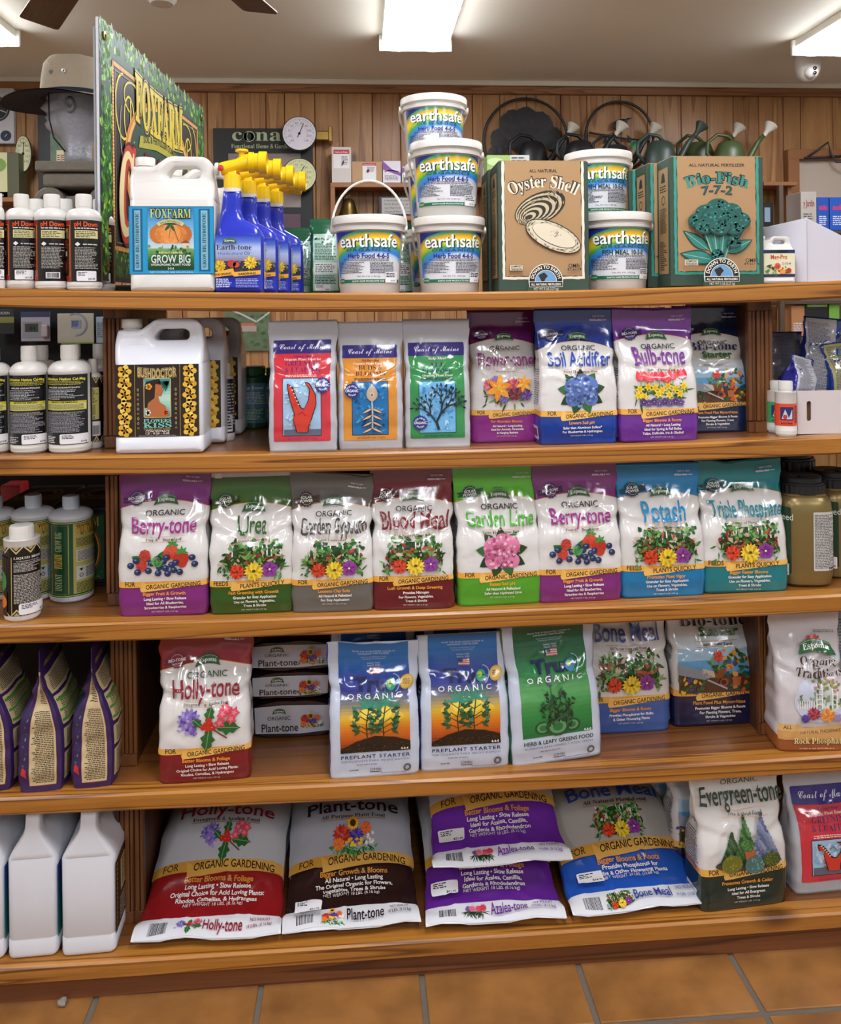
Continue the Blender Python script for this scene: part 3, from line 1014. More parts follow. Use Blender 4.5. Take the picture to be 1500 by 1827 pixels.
    Bg = np.array([[point('b', u, t) for u in ub] for t in ts])
    Lg[:, 0], Lg[:, -1] = Bg[:, -1], Fg[:, 0]
    Rg[:, 0], Rg[:, -1] = Fg[:, -1], Bg[:, 0]
    ring = np.concatenate([Fg, Rg[:, 1:-1], Bg, Lg[:, 1:-1]], axis=1)
    rowU = np.concatenate([us, np.ones(ns - 2), np.linspace(1, -1, len(ub)) * 1.0, -np.ones(ns - 2)])
    bm = bmesh.new(); uvl = bm.loops.layers.uv.new('UVMap')
    n = ring.shape[1]
    vs = [[bm.verts.new(ring[j, i]) for i in range(n)] for j in range(nt + 1)]
    for j in range(nt):
        for i in range(n):
            k = (i + 1) % n
            f = bm.faces.new((vs[j][i], vs[j][k], vs[j + 1][k], vs[j + 1][i])); f.smooth = True
            for lp, (uu, vv) in zip(f.loops, ((rowU[i], ts[j]), (rowU[k], ts[j]), (rowU[k], ts[j + 1]), (rowU[i], ts[j + 1]))):
                lp[uvl].uv = (uu, vv)
    f = bm.faces.new(list(reversed(vs[0])))
    f = bm.faces.new(vs[-1])
    for lp in f.loops:
        lp[uvl].uv = (0, 1)
    H_ = h / w
    fr = Grid(Fg, (us + 1) / 2, ts * H_)
    sdw = d / w
    lg = Grid(Lg, np.linspace(0, sdw, ns), ts * H_)
    rg = Grid(Rg, np.linspace(0, sdw, ns), ts * H_)
    bk = Grid(Bg, np.linspace(0, 1, len(ub)), ts * H_)
    return bm, fr, lg, rg, bk

def bag(name, label, w, h, d, loc, rz=0.0, material=None, art=None, side_art=None, right_art=None, back_art=None, cat='bag', group=None, rx=0.0, ry=0.0, clip=None, **kw):
    t = thing(name, label, cat, loc, rz, group, rx, ry)
    bm, fr, lg, rg, bk = pouch(w, h, d, **kw)
    add_obj('pouch', mesh_from('pouch', bm), material, t)
    H_ = h / w
    if art:
        art.build('printed_front', fr.fn(), film_print(), t, clip=(.018, .004, .982, H_ - .004), **fr.cut())
    if side_art:
        side_art.build('printed_side', lg.fn(), film_print(), t, clip=(.004, .004, d / w - .004, H_ - .01), **lg.cut())
    if right_art:
        right_art.build('printed_side', rg.fn(), film_print(), t, clip=(.004, .004, d / w - .004, H_ - .01), **rg.cut())
    if back_art:
        back_art.build('printed_back', bk.fn(), film_print(), t, clip=(.01, .004, .99, H_ - .01), **bk.cut())
    return t

def esp_art(H_, low, top, title, tcol, sub, pic, tagl, lines, band=('FOR', 'ORGANIC GARDENING'), badge=('BIO-TONE',), badge_col='#3c2050', organic=True,
            seed=1, title2=None, tag_col='#f0a030', tw=.72, resale=True, cat='', band_col='#e9a63c', logo_y=None, nw='NET WEIGHT 4 LBS. (1.81 kg)', ocol='#20242c', th=None, slide=False):
    """front of a stand-up plant food bag; H_ = height / width"""
    rnd = random.Random(seed)
    A = Art()
    y = lambda t: t * H_
    # wavy band
    b0, b1 = y(.208), y(.245)
    pts = []
    A.rect(0, b0, 1, b1, band_col); A.up()
    top_e = [(.27, b1), (.30, b1 - .002), (.34, b1 - .030), (.5, b1 - .018), (.7, b1 - .004), (.85, b1 + .004), (1, b1)]
    bot_e = [(1, b0 + .006), (.85, b0 + .004), (.7, b0 - .012), (.5, b0 - .035), (.35, b0 - .050), (.27, b0 - .055), (.255, b0 - .02), (.27, b0 + .01)]
    A.poly([(0, b0 - .002), (.27, b0 - .002), (.285, b0 + .03), (.27, b1 + .004), (0, b1 + .004)], '#eab04a')
    A.up()
    A.poly(top_e + bot_e, '#f0bd62'); A.up()
    A.text(band[0], .15, b0 + .014, .052, '#3a2c14', w=.11 * (1.5 if len(band[0]) > 3 else 1), font='gill', fat=.012)
    A.text(band[1], .62, b0 - .012, .050, '#3a2c14', w=.60 if len(band[1]) > 14 else .5, font='gill', fat=.014, slope=.048)
    # lower copy
    A.text(tagl, .52, y(.150), .036, tag_col, font='bold', maxw=.66, w=None)
    yy = y(.117)
    for l in lines:
        A.text(l, .53, yy, .029, '#f4f2ec', font='bold', maxw=.80, slope=.01)
        yy -= .049
    A.text(nw, .52, max(y(.022), yy + .006), .016, '#d8d4cc', font='gill', res=2)
    # picture
    PICS[pic](A, .52, y(.385), .74 if pic != 'bio' else .9, rnd)
    A.up()
    # titles
    A.text(sub, .52, y(.522), .030, '#2a2a34', font='serif', maxw=.62)
    A.rect(.28, y(.514), .76, y(.514) + .004, '#d89a50'); A.rect(.28, y(.548), .76, y(.548) + .004, '#d89a50')
    if title2:
        A.text(title, .52, y(.640), .115, tcol, w=tw, font='serif')
        A.text(title2, .56, y(.582), .085, '#8fae70', w=.44, font='bold', fat=.03); A.up(); A.text(title2, .56, y(.582), .085, '#2c5a38', w=.44, font='bold')
    else:
        A.text(title, .52, y(.572), (th or .130) * 1.30, tcol, w=tw, font='gill', fat=.012)
    if organic:
        A.text('ORGANIC', .52, y(.683), .060, ocol, w=.42, font='gill', fat=.006)
    ly = logo_y or (.782 if organic else .745)
    ribbon_logo(A, .52, y(ly), .27)
    # badge
    bx, by = .20, y(.800)
    A.star(bx, by, .088, .076, 14, badge_col); A.poly([(bx - .15, by + .0), (bx + .15, by + .055), (bx + .14, by + .015), (bx + .155, by - .01), (bx - .14, by - .05), (bx - .12, by - .02)], badge_col); A.up()
    if len(badge) == 1:
        A.text(badge[0], bx, by - .012, .030, '#e8e4ec', w=.18, font='bold', slope=.12)
        A.text('MICROBES', bx, by - .045, .014, '#cfc8d8', font='bold', slope=.12)
    else:
        A.text(badge[0], bx, by + .004, .030, '#e8f0ec', w=.13, font='bold', slope=.12)
        A.text(badge[1], bx, by - .034, .030, '#e8f0ec', w=.15, font='bold', slope=.12)
    A.ring(bx, by, .060, .064, '#b8b0c0', 20)
    if resale:
        A.text('TEAR TO OPEN', .80, y(.930), .020, '#d8d0e0', font='gill', res=2, w=.15)
        A.text('RESEALABLE >>>', .80, y(.902), .019, '#eee8f2', font='bold', res=2, w=.21)
    return A

def esp_side(H_, dw, col, seed=3, white='#d9d8dc'):
    rnd = random.Random(seed)
    A = Art()
    A.small(.05, dw - .04, H_ * .28, H_ * .55, 16, '#5a5a68', rnd)
    A.text('Organic', dw / 2, H_ * .60, .045, '#333344', w=dw * .6)
    A.rect(dw * .2, H_ * .03, dw * .8, H_ * .13, '#e4e4e8'); A.up()
    A.barcode(dw * .3, H_ * .05, dw * .7, H_ * .11, rnd)
    return A
# ---------------------------------------------------------------- lamps of the room
def ceiling_light(x, yc, label, length=1.24, wd=.335):
    t = thing('ceiling_light', label, 'ceiling light', (x, yc, CEIL_Z), 0, 'fluorescent ceiling lights')
    z0 = -.085
    bm = box_bm(wd * .94, length, .048, .004, 1, c=(0, 0, -.048))
    for e in (-1, 1):
        box_bm(wd + .012, .02, .078, .003, 1, bm, (0, e * (length / 2), z0 + .004))
    bobj('housing', bm, mat('white_enamel', '#e4e0d4', .4), t)
    for e in (-1, 1):
        bm = bmesh.new()
        n = 8; w2 = wd / 2 - .010
        vs = []
        for yy in (-length / 2 + .012, length / 2 - .012):
            q = [(w2 * .012, -.05)] + [(w2 / 2 + .002 - (w2 / 2 - .006) * cos(pi * i / n), -.050 - .034 * sin(pi * i / n)) for i in range(1, n)] + [(w2, -.046), (w2 + .001, -.040)]
            vs.append([bm.verts.new((e * a_, yy, b_)) for a_, b_ in q])
        for i in range(len(q) - 1):
            bm.faces.new((vs[0][i], vs[0][i + 1], vs[1][i + 1], vs[1][i]))
        bmesh.ops.recalc_face_normals(bm, faces=bm.faces)
        if sum(f.normal.z for f in bm.faces) > 0:
            bmesh.ops.reverse_faces(bm, faces=bm.faces)
        add_obj('diffuser', mesh_from('diffuser', bm), mat('lit_diffuser', '#f6f8ff', .5, emit=LAMP), t)
    return t
LX = at(741, 92, 2.35).x
for j, (yc, where) in enumerate(((2.35 - .62, 'beyond the shelves'), (-.75, 'above the aisle'), (-3.0, 'at the front of the shop'))):
    for dx, side in ((-2.0, 'left-hand'), (0, 'middle'), (2.03, 'right-hand')):
        if j == 1:
            pass
        ceiling_light(LX + dx, yc, 'lit two-lamp fluorescent ceiling light, %s one of the row %s' % (side, where))

# ---------------------------------------------------------------- room shell
XL, XR, YN = -3.7, 4.3, -4.4
plaster = mat('ceiling_plaster', '#ece9da', .85, vary=.04, bscale=2, bump=.25)
struct(bobj('ceiling', box_bm(XR - XL, WALL_Y - YN, .06, c=((XL + XR) / 2, (WALL_Y + YN) / 2, CEIL_Z)), plaster))
pine_wall = wood('pine_wall', '#ae8250', '#a07242', '#87592e', .9, .5, .1, 'z', 5, knots=1.9, tint=.20)
dark_gap = mat('dark_gap', '#2a180c', .9)
wl = struct(bobj('wall_back', box_bm(XR - XL, .05, CEIL_Z, c=((XL + XR) / 2, WALL_Y + .04, 0)), dark_gap))
rnd = random.Random(4)
x = XL
while x < XR:
    wd = rnd.choice((.105, .15, .155, .16, .17, .20))
    bm = box_bm(wd - .003, .018, CEIL_Z - .06, .003, 1, c=(0, 0, 0))
    bobj('plank', bm, pine_wall, wl, (x + wd / 2, WALL_Y + .006 + rnd.uniform(-.0015, .0015), 0))
    x += wd
struct(bobj('trim_1', box_bm(XR - XL, .03, .045, .004, 1, c=((XL + XR) / 2, WALL_Y - .015, CEIL_Z - .075)), wood('pine_trim', '#94643c', '#82542e', '#643c1c', 1, .45, .1, 'x', 9)))
struct(bobj('trim_2', box_bm(XR - XL, .045, .030, .006, 2, c=((XL + XR) / 2, WALL_Y - .02, CEIL_Z - .030)), mat('cream_paint', '#cfc6b4', .5)))
sidewall = mat('side_plaster', '#c9c4ba', .8, vary=.05, bscale=3)
struct(bobj('wall_left', box_bm(.1, WALL_Y - YN, CEIL_Z, c=(XL - .05, (WALL_Y + YN) / 2, 0)), sidewall))
struct(bobj('wall_right', box_bm(.1, WALL_Y - YN, CEIL_Z, c=(XR + .05, (WALL_Y + YN) / 2, 0)), sidewall))
# front wall of the shop, behind the camera, with a shop window
WX0, WX1, WZ0, WZ1 = -2.9, .6, .85, 2.15
fw = bmesh.new()
box_bm(WX0 - XL, .1, CEIL_Z, bm=fw, c=((XL + WX0) / 2, YN - .05, 0)); box_bm(XR - WX1, .1, CEIL_Z, bm=fw, c=((XR + WX1) / 2, YN - .05, 0))
box_bm(WX1 - WX0, .1, WZ0, bm=fw, c=((WX0 + WX1) / 2, YN - .05, 0)); box_bm(WX1 - WX0, .1, CEIL_Z - WZ1, bm=fw, c=((WX0 + WX1) / 2, YN - .05, WZ1))
struct(bobj('wall_front', fw, sidewall))
wf = bmesh.new()
for xx in (WX0 + .03, (WX0 + WX1) / 2, WX1 - .03):
    box_bm(.06, .08, WZ1 - WZ0, bm=wf, c=(xx, YN - .04, WZ0))
for zz in (WZ0, WZ1 - .06):
    box_bm(WX1 - WX0, .08, .06, bm=wf, c=((WX0 + WX1) / 2, YN - .04, zz))
struct(bobj('window_1', wf, mat('cream_paint', '#cfc6b4', .5)))

# floor: each tile laid on the grout
TP = .3145
gx = [on_z(px, py, 0).x for px, py in ((186.7, 1783), (472.7, 1762), (754.7, 1743), (1023, 1723), (1289, 1706.7))]
gx0 = sum(g - i * TP for i, g in enumerate(gx)) / 5
gy0 = on_z(1349, 1809, 0).y
fl = struct(bobj('floor', box_bm(XR - XL, WALL_Y - YN, .05, c=((XL + XR) / 2, (WALL_Y + YN) / 2, -.053)), mat('grout', '#625a50', .85, vary=.15, bscale=30)))
tile_m = mat('terracotta_tile', '#946636', .36, vary=.35, bscale=3.2, bump=.3, coat=.15)
_nt = tile_m.node_tree
_tn = _nt.nodes.new('ShaderNodeTexNoise'); _tn.inputs['Scale'].default_value = 12; _tn.inputs['Detail'].default_value = 8
_tc = _nt.nodes.new('ShaderNodeTexCoord'); _oi = _nt.nodes.new('ShaderNodeObjectInfo'); _va = _nt.nodes.new('ShaderNodeVectorMath'); _va.operation = 'ADD'
_cx = _nt.nodes.new('ShaderNodeCombineXYZ'); _mu = _nt.nodes.new('ShaderNodeMath'); _mu.operation = 'MULTIPLY'; _mu.inputs[1].default_value = 50
_nt.links.new(_oi.outputs['Random'], _mu.inputs[0]); _nt.links.new(_mu.outputs[0], _cx.inputs[0]); _nt.links.new(_mu.outputs[0], _cx.inputs[1])
_nt.links.new(_tc.outputs['Object'], _va.inputs[0]); _nt.links.new(_cx.outputs[0], _va.inputs[1]); _nt.links.new(_va.outputs[0], _tn.inputs['Vector'])
_b = _nt.nodes['Principled BSDF']; _src = _b.inputs['Base Color'].links[0].from_socket
_mx = _nt.nodes.new('ShaderNodeMix'); _mx.data_type = 'RGBA'; _mx.blend_type = 'MULTIPLY'; _mx.inputs[0].default_value = .8
_rr = _nt.nodes.new('ShaderNodeValToRGB'); _rr.color_ramp.elements[0].color = (.55, .5, .45, 1); _rr.color_ramp.elements[0].position = .3; _rr.color_ramp.elements[1].color = (1.15, 1.12, 1.05, 1); _rr.color_ramp.elements[1].position = .7
_nt.links.new(_tn.outputs[0], _rr.inputs[0]); _nt.links.new(_src, _mx.inputs[6]); _nt.links.new(_rr.outputs[0], _mx.inputs[7]); _nt.links.new(_mx.outputs[2], _b.inputs['Base Color'])
tile_me = None
for i in range(-7, 11):
    for j in range(-8, 7):
        if tile_me is None:
            tile_me = mesh_from('tile', box_bm(TP - .011, TP - .011, .006, .0022, 2, c=(0, 0, -.006)))
            tile_me.materials.append(tile_m)
        add_obj('tile', tile_me, None, fl, (gx0 + (i + .5) * TP, gy0 + (j + .5) * TP, 0))

# ---------------------------------------------------------------- the shelf unit
SH = {1: ([(0, 514.9), (200, 516.4), (650, 523), (850, 523), (1300, 506.4), (1500, 501.1)], [(0, 548.2), (180, 549.8), (650, 554.3), (850, 553.8), (1300, 539), (1500, 532.7)]),
      2: ([(0, 814.8), (200, 816), (650, 806.5), (850, 804), (1300, 784), (1500, 780.7)], [(0, 847.7), (190, 849.6), (650, 839), (850, 836), (1300, 819), (1500, 811.4)]),
      3: ([(0, 1117), (200, 1110), (650, 1098), (850, 1092), (1300, 1071.6), (1500, 1062)], [(0, 1149.6), (195, 1145.7), (650, 1130), (850, 1126), (1300, 1101), (1500, 1092)]),
      4: ([(0, 1428), (200, 1415), (650, 1397.5), (850, 1388), (1300, 1360.6), (1500, 1348)], [(0, 1456.6), (200, 1448), (650, 1428), (850, 1420), (1300, 1390), (1500, 1377.7)]),
      5: ([(0, 1730.7), (500, 1695), (800, 1675), (1262, 1645), (1500, 1629)], [(0, 1759), (500, 1730.6), (1262, 1673), (1500, 1658.7)])}
THK, FIT = {}, {}
for k, (tp, bt) in SH.items():
    a = np.array([at(px, py, 0)[:] for px, py in tp]); b = np.array([at(px, py, 0)[:] for px, py in bt])
    xs_ = np.concatenate([a[:, 0], b[:, 0]]); zs_ = np.concatenate([a[:, 2], b[:, 2]])
    A_ = np.stack([np.ones_like(xs_), xs_, xs_ ** 2, np.concatenate([np.zeros(len(a)), np.ones(len(b))])], 1)
    s_, *_ = np.linalg.lstsq(A_, zs_, rcond=None)
    FIT[k] = s_; THK[k] = -s_[3]
def zs(k, x):
    s = FIT[k]
    xc = min(.95, max(-.95, x))
    return s[0] + s[1] * xc + s[2] * xc * xc + (s[1] + 2 * s[2] * xc) * (x - xc)
print('shelf', {k: (round(zs(k, 0), 3), round(zs(k, -.8), 3), round(zs(k, .8), 3), round(THK[k], 4)) for k in FIT})
UX0, UX1, DEPTH = -1.45, 1.5, .52
unit = thing('display_shelf', 'long stained pine shelf unit of five thick shelves standing on the tiled floor', 'shelf', (0, 0, 0))
edge_m = wood('pine_edge', '#b0762f', '#a06826', '#643812', 1.0, .36, .2, 'x', 10, knots=1.6)
deck_m = wood('pine_deck', '#8e5a2c', '#825022', '#683c18', .8, .30, .4, 'x', 5)
def beam(k, y0, y1, dz0, dz1, name, m, bev=.004):
    bm = bmesh.new(); n = 44; rows = []
    for i in range(n + 1):
        x = UX0 + (UX1 - UX0) * i / n; z = zs(k, x)
        rows.append([bm.verts.new((x, y, z + dz)) for y, dz in ((y0 + bev, dz0), (y0, dz0 - bev), (y0, dz1 + bev), (y0 + bev, dz1), (y1, dz1), (y1, dz0))])
    for a, b in zip(rows, rows[1:]):
        for i in range(6):
            j = (i + 1) % 6
            bm.faces.new((a[i], a[j], b[j], b[i]))
    bm.faces.new(rows[0]); bm.faces.new(list(reversed(rows[-1])))
    return bobj(name, bm, m, unit)
for k in range(1, 6):
    beam(k, 0, .040, 0, -THK[k], 'shelf_edge', edge_m)
    beam(k, .0405, DEPTH, -.0005, -THK[k] + .006, 'shelf_board', deck_m, .001)
    beam(k, DEPTH + .0005, DEPTH + .0405, 0, -THK[k], 'shelf_edge', edge_m)
base_m = wood('pine_base', '#7c4a26', '#6c3e1e', '#4a280f', 1, .5, .1, 'x', 6)
bm = bmesh.new(); n = 30; rows = []
for i in range(n + 1):
    x = UX0 + (UX1 - UX0) * i / n
    zt = zs(5, x) - THK[5] - .0005
    rows.append([bm.verts.new(p) for p in ((x, .012, zt), (x, .012, 0), (x, .05, 0), (x, .05, zt))])
for a, b in zip(rows, rows[1:]):
    for i in range(4):
        bm.faces.new((a[i], a[(i + 1) % 4], b[(i + 1) % 4], b[i]))
bm.faces.new(rows[0]); bm.faces.new(list(reversed(rows[-1])))
bobj('base_board', bm, base_m, unit)
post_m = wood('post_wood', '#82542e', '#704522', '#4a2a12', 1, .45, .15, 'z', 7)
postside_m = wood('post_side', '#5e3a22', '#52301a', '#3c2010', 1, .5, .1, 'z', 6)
POSTL = {1: ((182, 590), (186, 790), 47), 2: ((187, 860), (191, 1075), 47), 3: ((196, 1150), (199, 1350), 47), 4: ((204, 1460), (206, 1650), 53)}
POSTR = {1: ((1331, 560), (1337, 770), 45), 2: ((1338, 860), (1341, 1040), 44), 3: ((1351, 1130), (1354, 1330), 30), 4: ((1330, 1400), (1332, 1600), 42)}
for P_ in (POSTL, POSTR):
    for k, (p0, p1, wp) in P_.items():
        a, b = at(*p0, .10), at(*p1, .10)
        x0 = (a.x + b.x) / 2
        w_ = wp * mpp(p0[0], .10)
        zt, zb = zs(k, x0) - THK[k] + .006, zs(k + 1, x0)
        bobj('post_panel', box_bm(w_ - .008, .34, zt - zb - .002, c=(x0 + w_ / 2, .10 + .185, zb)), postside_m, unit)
        bm = bmesh.new()
        m_ = 6
        for i in range(m_):
            sw = w_ / m_
            box_bm(sw - .0012, .012 if i % 2 else .016, zt - zb - .05, .0015, 1, bm, (x0 + sw * (i + .5), .105, zb + .025))
        box_bm(w_ * .94, .012, .024, .001, 1, bm, (x0 + w_ / 2, .106, zb)); box_bm(w_ * .94, .012, .024, .001, 1, bm, (x0 + w_ / 2, .106, zt - .026))
        bobj('fluted_post', bm, post_m, unit)
for k in (3, 4):
    zt, zb = zs(k, 0) - THK[k] - .01, zs(k + 1, 0) + .001
    bobj('back_shade_sheet', box_bm(UX1 - UX0 - .02, .012, zt - zb, c=((UX0 + UX1) / 2, DEPTH - .03, zb)), mat('back_shade', '#2a1c14', .8), unit)  # added dark sheet, stands in for the shade behind the lower packs
# ---------------------------------------------------------------- stand-up bags of plant food
def place(k, pxl, pxr, Y, pyt=None, pyb=None):
    """(x, y, z) on shelf k for something whose front spans columns pxl..pxr at depth Y, its width and its height up to row pyt"""
    pc = (pxl + pxr) / 2
    x = at(pc, PPY, Y).x
    for _ in range(3):
        z = zs(k, x)
    s = mpp(pc, Y)
    w = (pxr - pxl) * s
    h = None
    if pyt is not None:
        h = at(pc, pyt, Y).z - z
    return Vector((x, Y, z)), w, h
WHITE = '#dddbd8'
def espoma_bag(name, label, k, pxl, pxr, pyt, Y, low, top, title, tcol, sub, pic, tagl, lines, seed, w_kw=None, rz=0.0, d=.085, art_kw=None, arch=.055, group='stand-up bags of plant food', dh=0.0, hfix=None, tops=.785, wf=1.0, vf=1.0, **kw):
    p, w, h = place(k, pxl, pxr, Y, pyt)
    w *= wf
    h = (hfix or h) + dh
    m = zone_mat('film_' + name + str(seed), low, '#e2983a', WHITE, top, .208 * vf, .245 * vf, tops * vf, arch * vf)
    A = esp_art(h * vf / w, low, top, title, tcol, sub, pic, tagl, lines, seed=seed, **(art_kw or {}))
    return bag(name, label, w, h, d, p, rz, m, A, esp_side(h / w, d / w, low, seed), group=group, seed=seed, **kw)
FG = ('FOR', 'ORGANIC GARDENING'); FQ = ('FEEDS', 'PLANTS QUICKLY')
SOL = ('SOLAR', 'POWER')
nm = 'plant_food_bag'
# third shelf
espoma_bag(nm, 'purple and white bag of berry food with strawberries and blueberries, next to the left post', 3, 203, 366, 842, .030, '#7d2a78', '#7b2c7c', 'Berry-tone', '#9a2c84', 'Fruit &     Berry Food', 'berries', 'Bigger Fruit & Growth',
           ['Long Lasting • Slow Release', 'Ideal for All Blueberries,', 'Strawberries & Raspberries'], 1, top_wave=.004, lean=-.02)
espoma_bag(nm, 'green and white bag of urea with a white slide zipper and garden picture', 3, 366, 522, 850, .030, '#2f5620', '#426b26', 'Urea', '#2f5a22', 'Source of Nitrogen', 'garden', 'Fast Greening with Growth',
           ['Granular for Easy Application', 'Use on Flowers, Vegetables,', 'Trees & Shrubs'], 2, art_kw=dict(band=FQ, badge=SOL, badge_col='#2c4418', organic=False, tw=.34, resale=False, th=.15), wrinkle=1.4, rz=.02)
espoma_bag(nm, 'grey and white bag of garden gypsum with garden picture', 3, 513, 662, 850, .024, '#66645f', '#68645f', 'Garden Gypsum', '#4a4644', 'Soil Conditioner', 'garden', 'Loosens Clay Soils',
           ['All Natural & Pelletized', 'For Easy Application'], 3, art_kw=dict(badge=SOL, badge_col='#3c2c1c', tw=.78), top_wave=.010, wrinkle=1.3)
espoma_bag(nm, 'dark red and white bag of blood meal with garden picture', 3, 657, 807, 840, .024, '#641a24', '#77212a', 'Blood Meal', '#7a1e2a', 'All Natural Plant Food', 'garden', 'Lush Growth & Deep Greening',
           ['Provides Nitrogen', 'For Flowers, Vegetables,', 'Trees & Shrubs'], 4, art_kw=dict(badge=SOL, badge_col='#4a1018', tw=.80, th=.145), wrinkle=1.5, rz=-.01, lean=.02)
espoma_bag(nm, 'lime green and white bag of garden lime with a pink hydrangea', 3, 810, 964, 836, .030, '#4fa02c', '#5cb82c', 'Garden Lime', '#4fae34', 'Turns Hydrangeas Pink', 'hydpink', 'Raises Soil pH',
           ['All Natural & Pelletized', 'Safer than Hydrated Lime'], 5, art_kw=dict(badge=SOL, badge_col='#1f4a38', tw=.80), wrinkle=1.2, rz=.02)
espoma_bag(nm, 'purple and white bag of berry food beside the lime green bag', 3, 955, 1108, 832, .030, '#7a2a72', '#7c3078', 'Berry-tone', '#9a2c84', 'Fruit &     Berry Food', 'berries', 'Bigger Fruit & Growth',
           ['Long Lasting • Slow Release', 'Ideal for All Blueberries,', 'Strawberries & Raspberries'], 6, rz=.02, wrinkle=1.3)
espoma_bag(nm, 'bright blue and white bag of potash with garden picture', 3, 1103, 1256, 832, .036, '#1476ac', '#1c86c4', 'Potash', '#1f86b8', 'Source of Potassium', 'garden', 'Promotes Plant Vigor',
           ['Granular for Easy Application', 'Use on Flowers, Vegetables,', 'Trees & Shrubs'], 7, art_kw=dict(band=FQ, badge=SOL, badge_col='#14384c', organic=False, tw=.50, th=.16, logo_y=.775), wrinkle=1.0)
espoma_bag(nm, 'teal and white bag of triple phosphate with garden picture, beside the right post', 3, 1250, 1403, 824, .040, '#0f7a84', '#128089', 'Triple Phosphate', '#177f8f', 'Source of Phosphate', 'garden', 'Bigger Faster Blooms',
           ['Granular for Easy Application', 'Use on Flowers, Vegetables,', 'Trees & Shrubs'], 8, art_kw=dict(band=FQ, badge=SOL, badge_col='#14444a', organic=False, tw=.82, logo_y=.78), rz=-.03, top_wave=-.008)
# second shelf
espoma_bag(nm, 'purple and white bag of flower food with lilies and zinnias', 2, 838, 960, 553, .085, '#8a2a84', '#6c246c', 'Flower-tone', '#8a2a78', 'Blossom Booster', 'flowers', 'For Abundant Blooms',
           ['All Natural • Long Lasting', 'Ideal for Annuals, Perennials', '& Hanging Baskets'], 9, wrinkle=1.2, art_kw=dict(tw=.80))
espoma_bag(nm, 'royal blue and white bag of soil acidifier with a blue hydrangea', 2, 961, 1103, 549, .028, '#123a94', '#1c3c98', 'Soil Acidifier', '#2c4ca8', 'Turns Hydrangeas Blue', 'hydblue', 'Lowers Soil pH',
           ['Safer than Aluminum Sulfate*', 'For Blueberries & Hydrangeas'], 10, wrinkle=1.7, art_kw=dict(badge_col='#16245c', tw=.80), arch=.07, tops=.755)
espoma_bag(nm, 'violet and white bag of bulb food with tulips and daffodils', 2, 1104, 1248, 548, .028, '#682c90', '#7a3aa4', 'Bulb-tone', '#7c3c94', 'Bulb & Flower Food', 'bulbs', 'Bigger Blooms & Roots',
           ['All Natural • Long Lasting', 'Ideal for Spring & Fall Bulbs:', 'Tulips, Daffodils, Iris & Gladioli'], 11, wrinkle=1.0, art_kw=dict(badge_col='#2c2464', tw=.66, th=.16), rz=.03, top_wave=.004, tops=.80)
espoma_bag(nm, 'navy and white bag of starter food with potted flowers, against the right post', 2, 1212, 1336, 545, .12, '#17264c', '#1b2a52', 'Bio-tone', '#1c2450', 'Starter Plant Food', 'bio', 'Plant Food Plus Mycorrhizae',
           ['Promotes Bigger Blooms & Roots', 'For Planting Flowers, Trees,', 'Shrubs & Vegetables'], 12, wrinkle=1.4, art_kw=dict(title2='Starter', badge_col='#1b2a52', tw=.7))
# fourth shelf
espoma_bag(nm, 'red and white bag of holly food standing beside the flat dark packs', 4, 272, 440, 1138, .030, '#7a1a22', '#8c2024', 'Holly-tone', '#8c2030', 'Evergreen    & Azalea Food', 'holly', 'Better Blooms & Foliage',
           ['Long Lasting • Slow Release', 'Original Choice for Acid Loving Plants:', 'Rhodos, Camellias, & Hydrangeas'], 13, wrinkle=1.8, rz=.05, art_kw=dict(badge_col='#7c1c20', ocol='#2c5244'), d=.10, top_wave=.008)
espoma_bag(nm, 'light blue and white bag of bone meal behind the green bag', 4, 1036, 1190, 1080, .14, '#3c5ea4', '#3c5ea4', 'Bone Meal', '#3a5298', 'All Natural Plant Food', 'garden', 'Bigger Blooms & Roots',
           ['Provides Phosphorus for Bulbs', '& Other Flowering Plants'], 14, wrinkle=1.5, art_kw=dict(tw=.72, th=.15), hfix=.272, vf=1.22)
espoma_bag(nm, 'navy bag of starter food with gloved hands potting flowers', 4, 1193, 1350, 1080, .15, '#1a1d44', '#1a1d44', 'Bio-tone', '#15152c', 'Starter Plant Food', 'bio', 'Plant Food Plus Mycorrhizae',
           ['Promotes Bigger Blooms & Roots', 'For Planting Flowers, Trees,', 'Shrubs & Vegetables'], 15, wrinkle=1.2, art_kw=dict(title2='Starter', tw=.74), hfix=.272, vf=1.20)
# bottom shelf
espoma_bag(nm, 'dark green and white bag of evergreen food with conifers, on the bottom shelf', 5, 1236, 1400, 1374, .030, '#142c26', '#173a30', 'Evergreen-tone', '#1a3a34', 'Tree & Shrub Food', 'conifers', 'Promotes Growth & Color',
           ['Long Lasting • Slow Release', 'Ideal for All Evergreen', 'Trees & Shrubs'], 16, wrinkle=1.1, rz=.08, art_kw=dict(tw=.88, th=.15, ocol='#2c5244'), hfix=.276, vf=1.28)
# ---------------------------------------------------------------- makers of the other packs
hdpe = mat('white_plastic', '#d3d0ca', .34, coat=.1, bump=.12, bscale=14)
lidm = mat('white_lid', '#d8d5ce', .4)
gloss = print_mat('label_print', .22, coat=.25)
matte = print_mat('carton_print', .6)
rim_w = mat('sticker_white', '#eceaea', .5)
steel = mat('wire', '#a8a8a8', .3, 1)

def sticker(A, x0, y0, x1, y1, rnd, price='$19.95', rows=3):
    A.up(4); A.rrect(x0, y0, x1, y1, (x1 - x0) * .06, '#e9e9ec'); A.up()
    h = y1 - y0
    A.small(x0 + (x1 - x0) * .08, x0 + (x1 - x0) * .6, y0 + h * .5, y1 - h * .08, rows, '#222228', rnd, .6)
    A.text(price, x1 - (x1 - x0) * .08, y0 + h * .12, h * .17, '#222228', font='bold', align='r', res=2)
    A.up(-5)

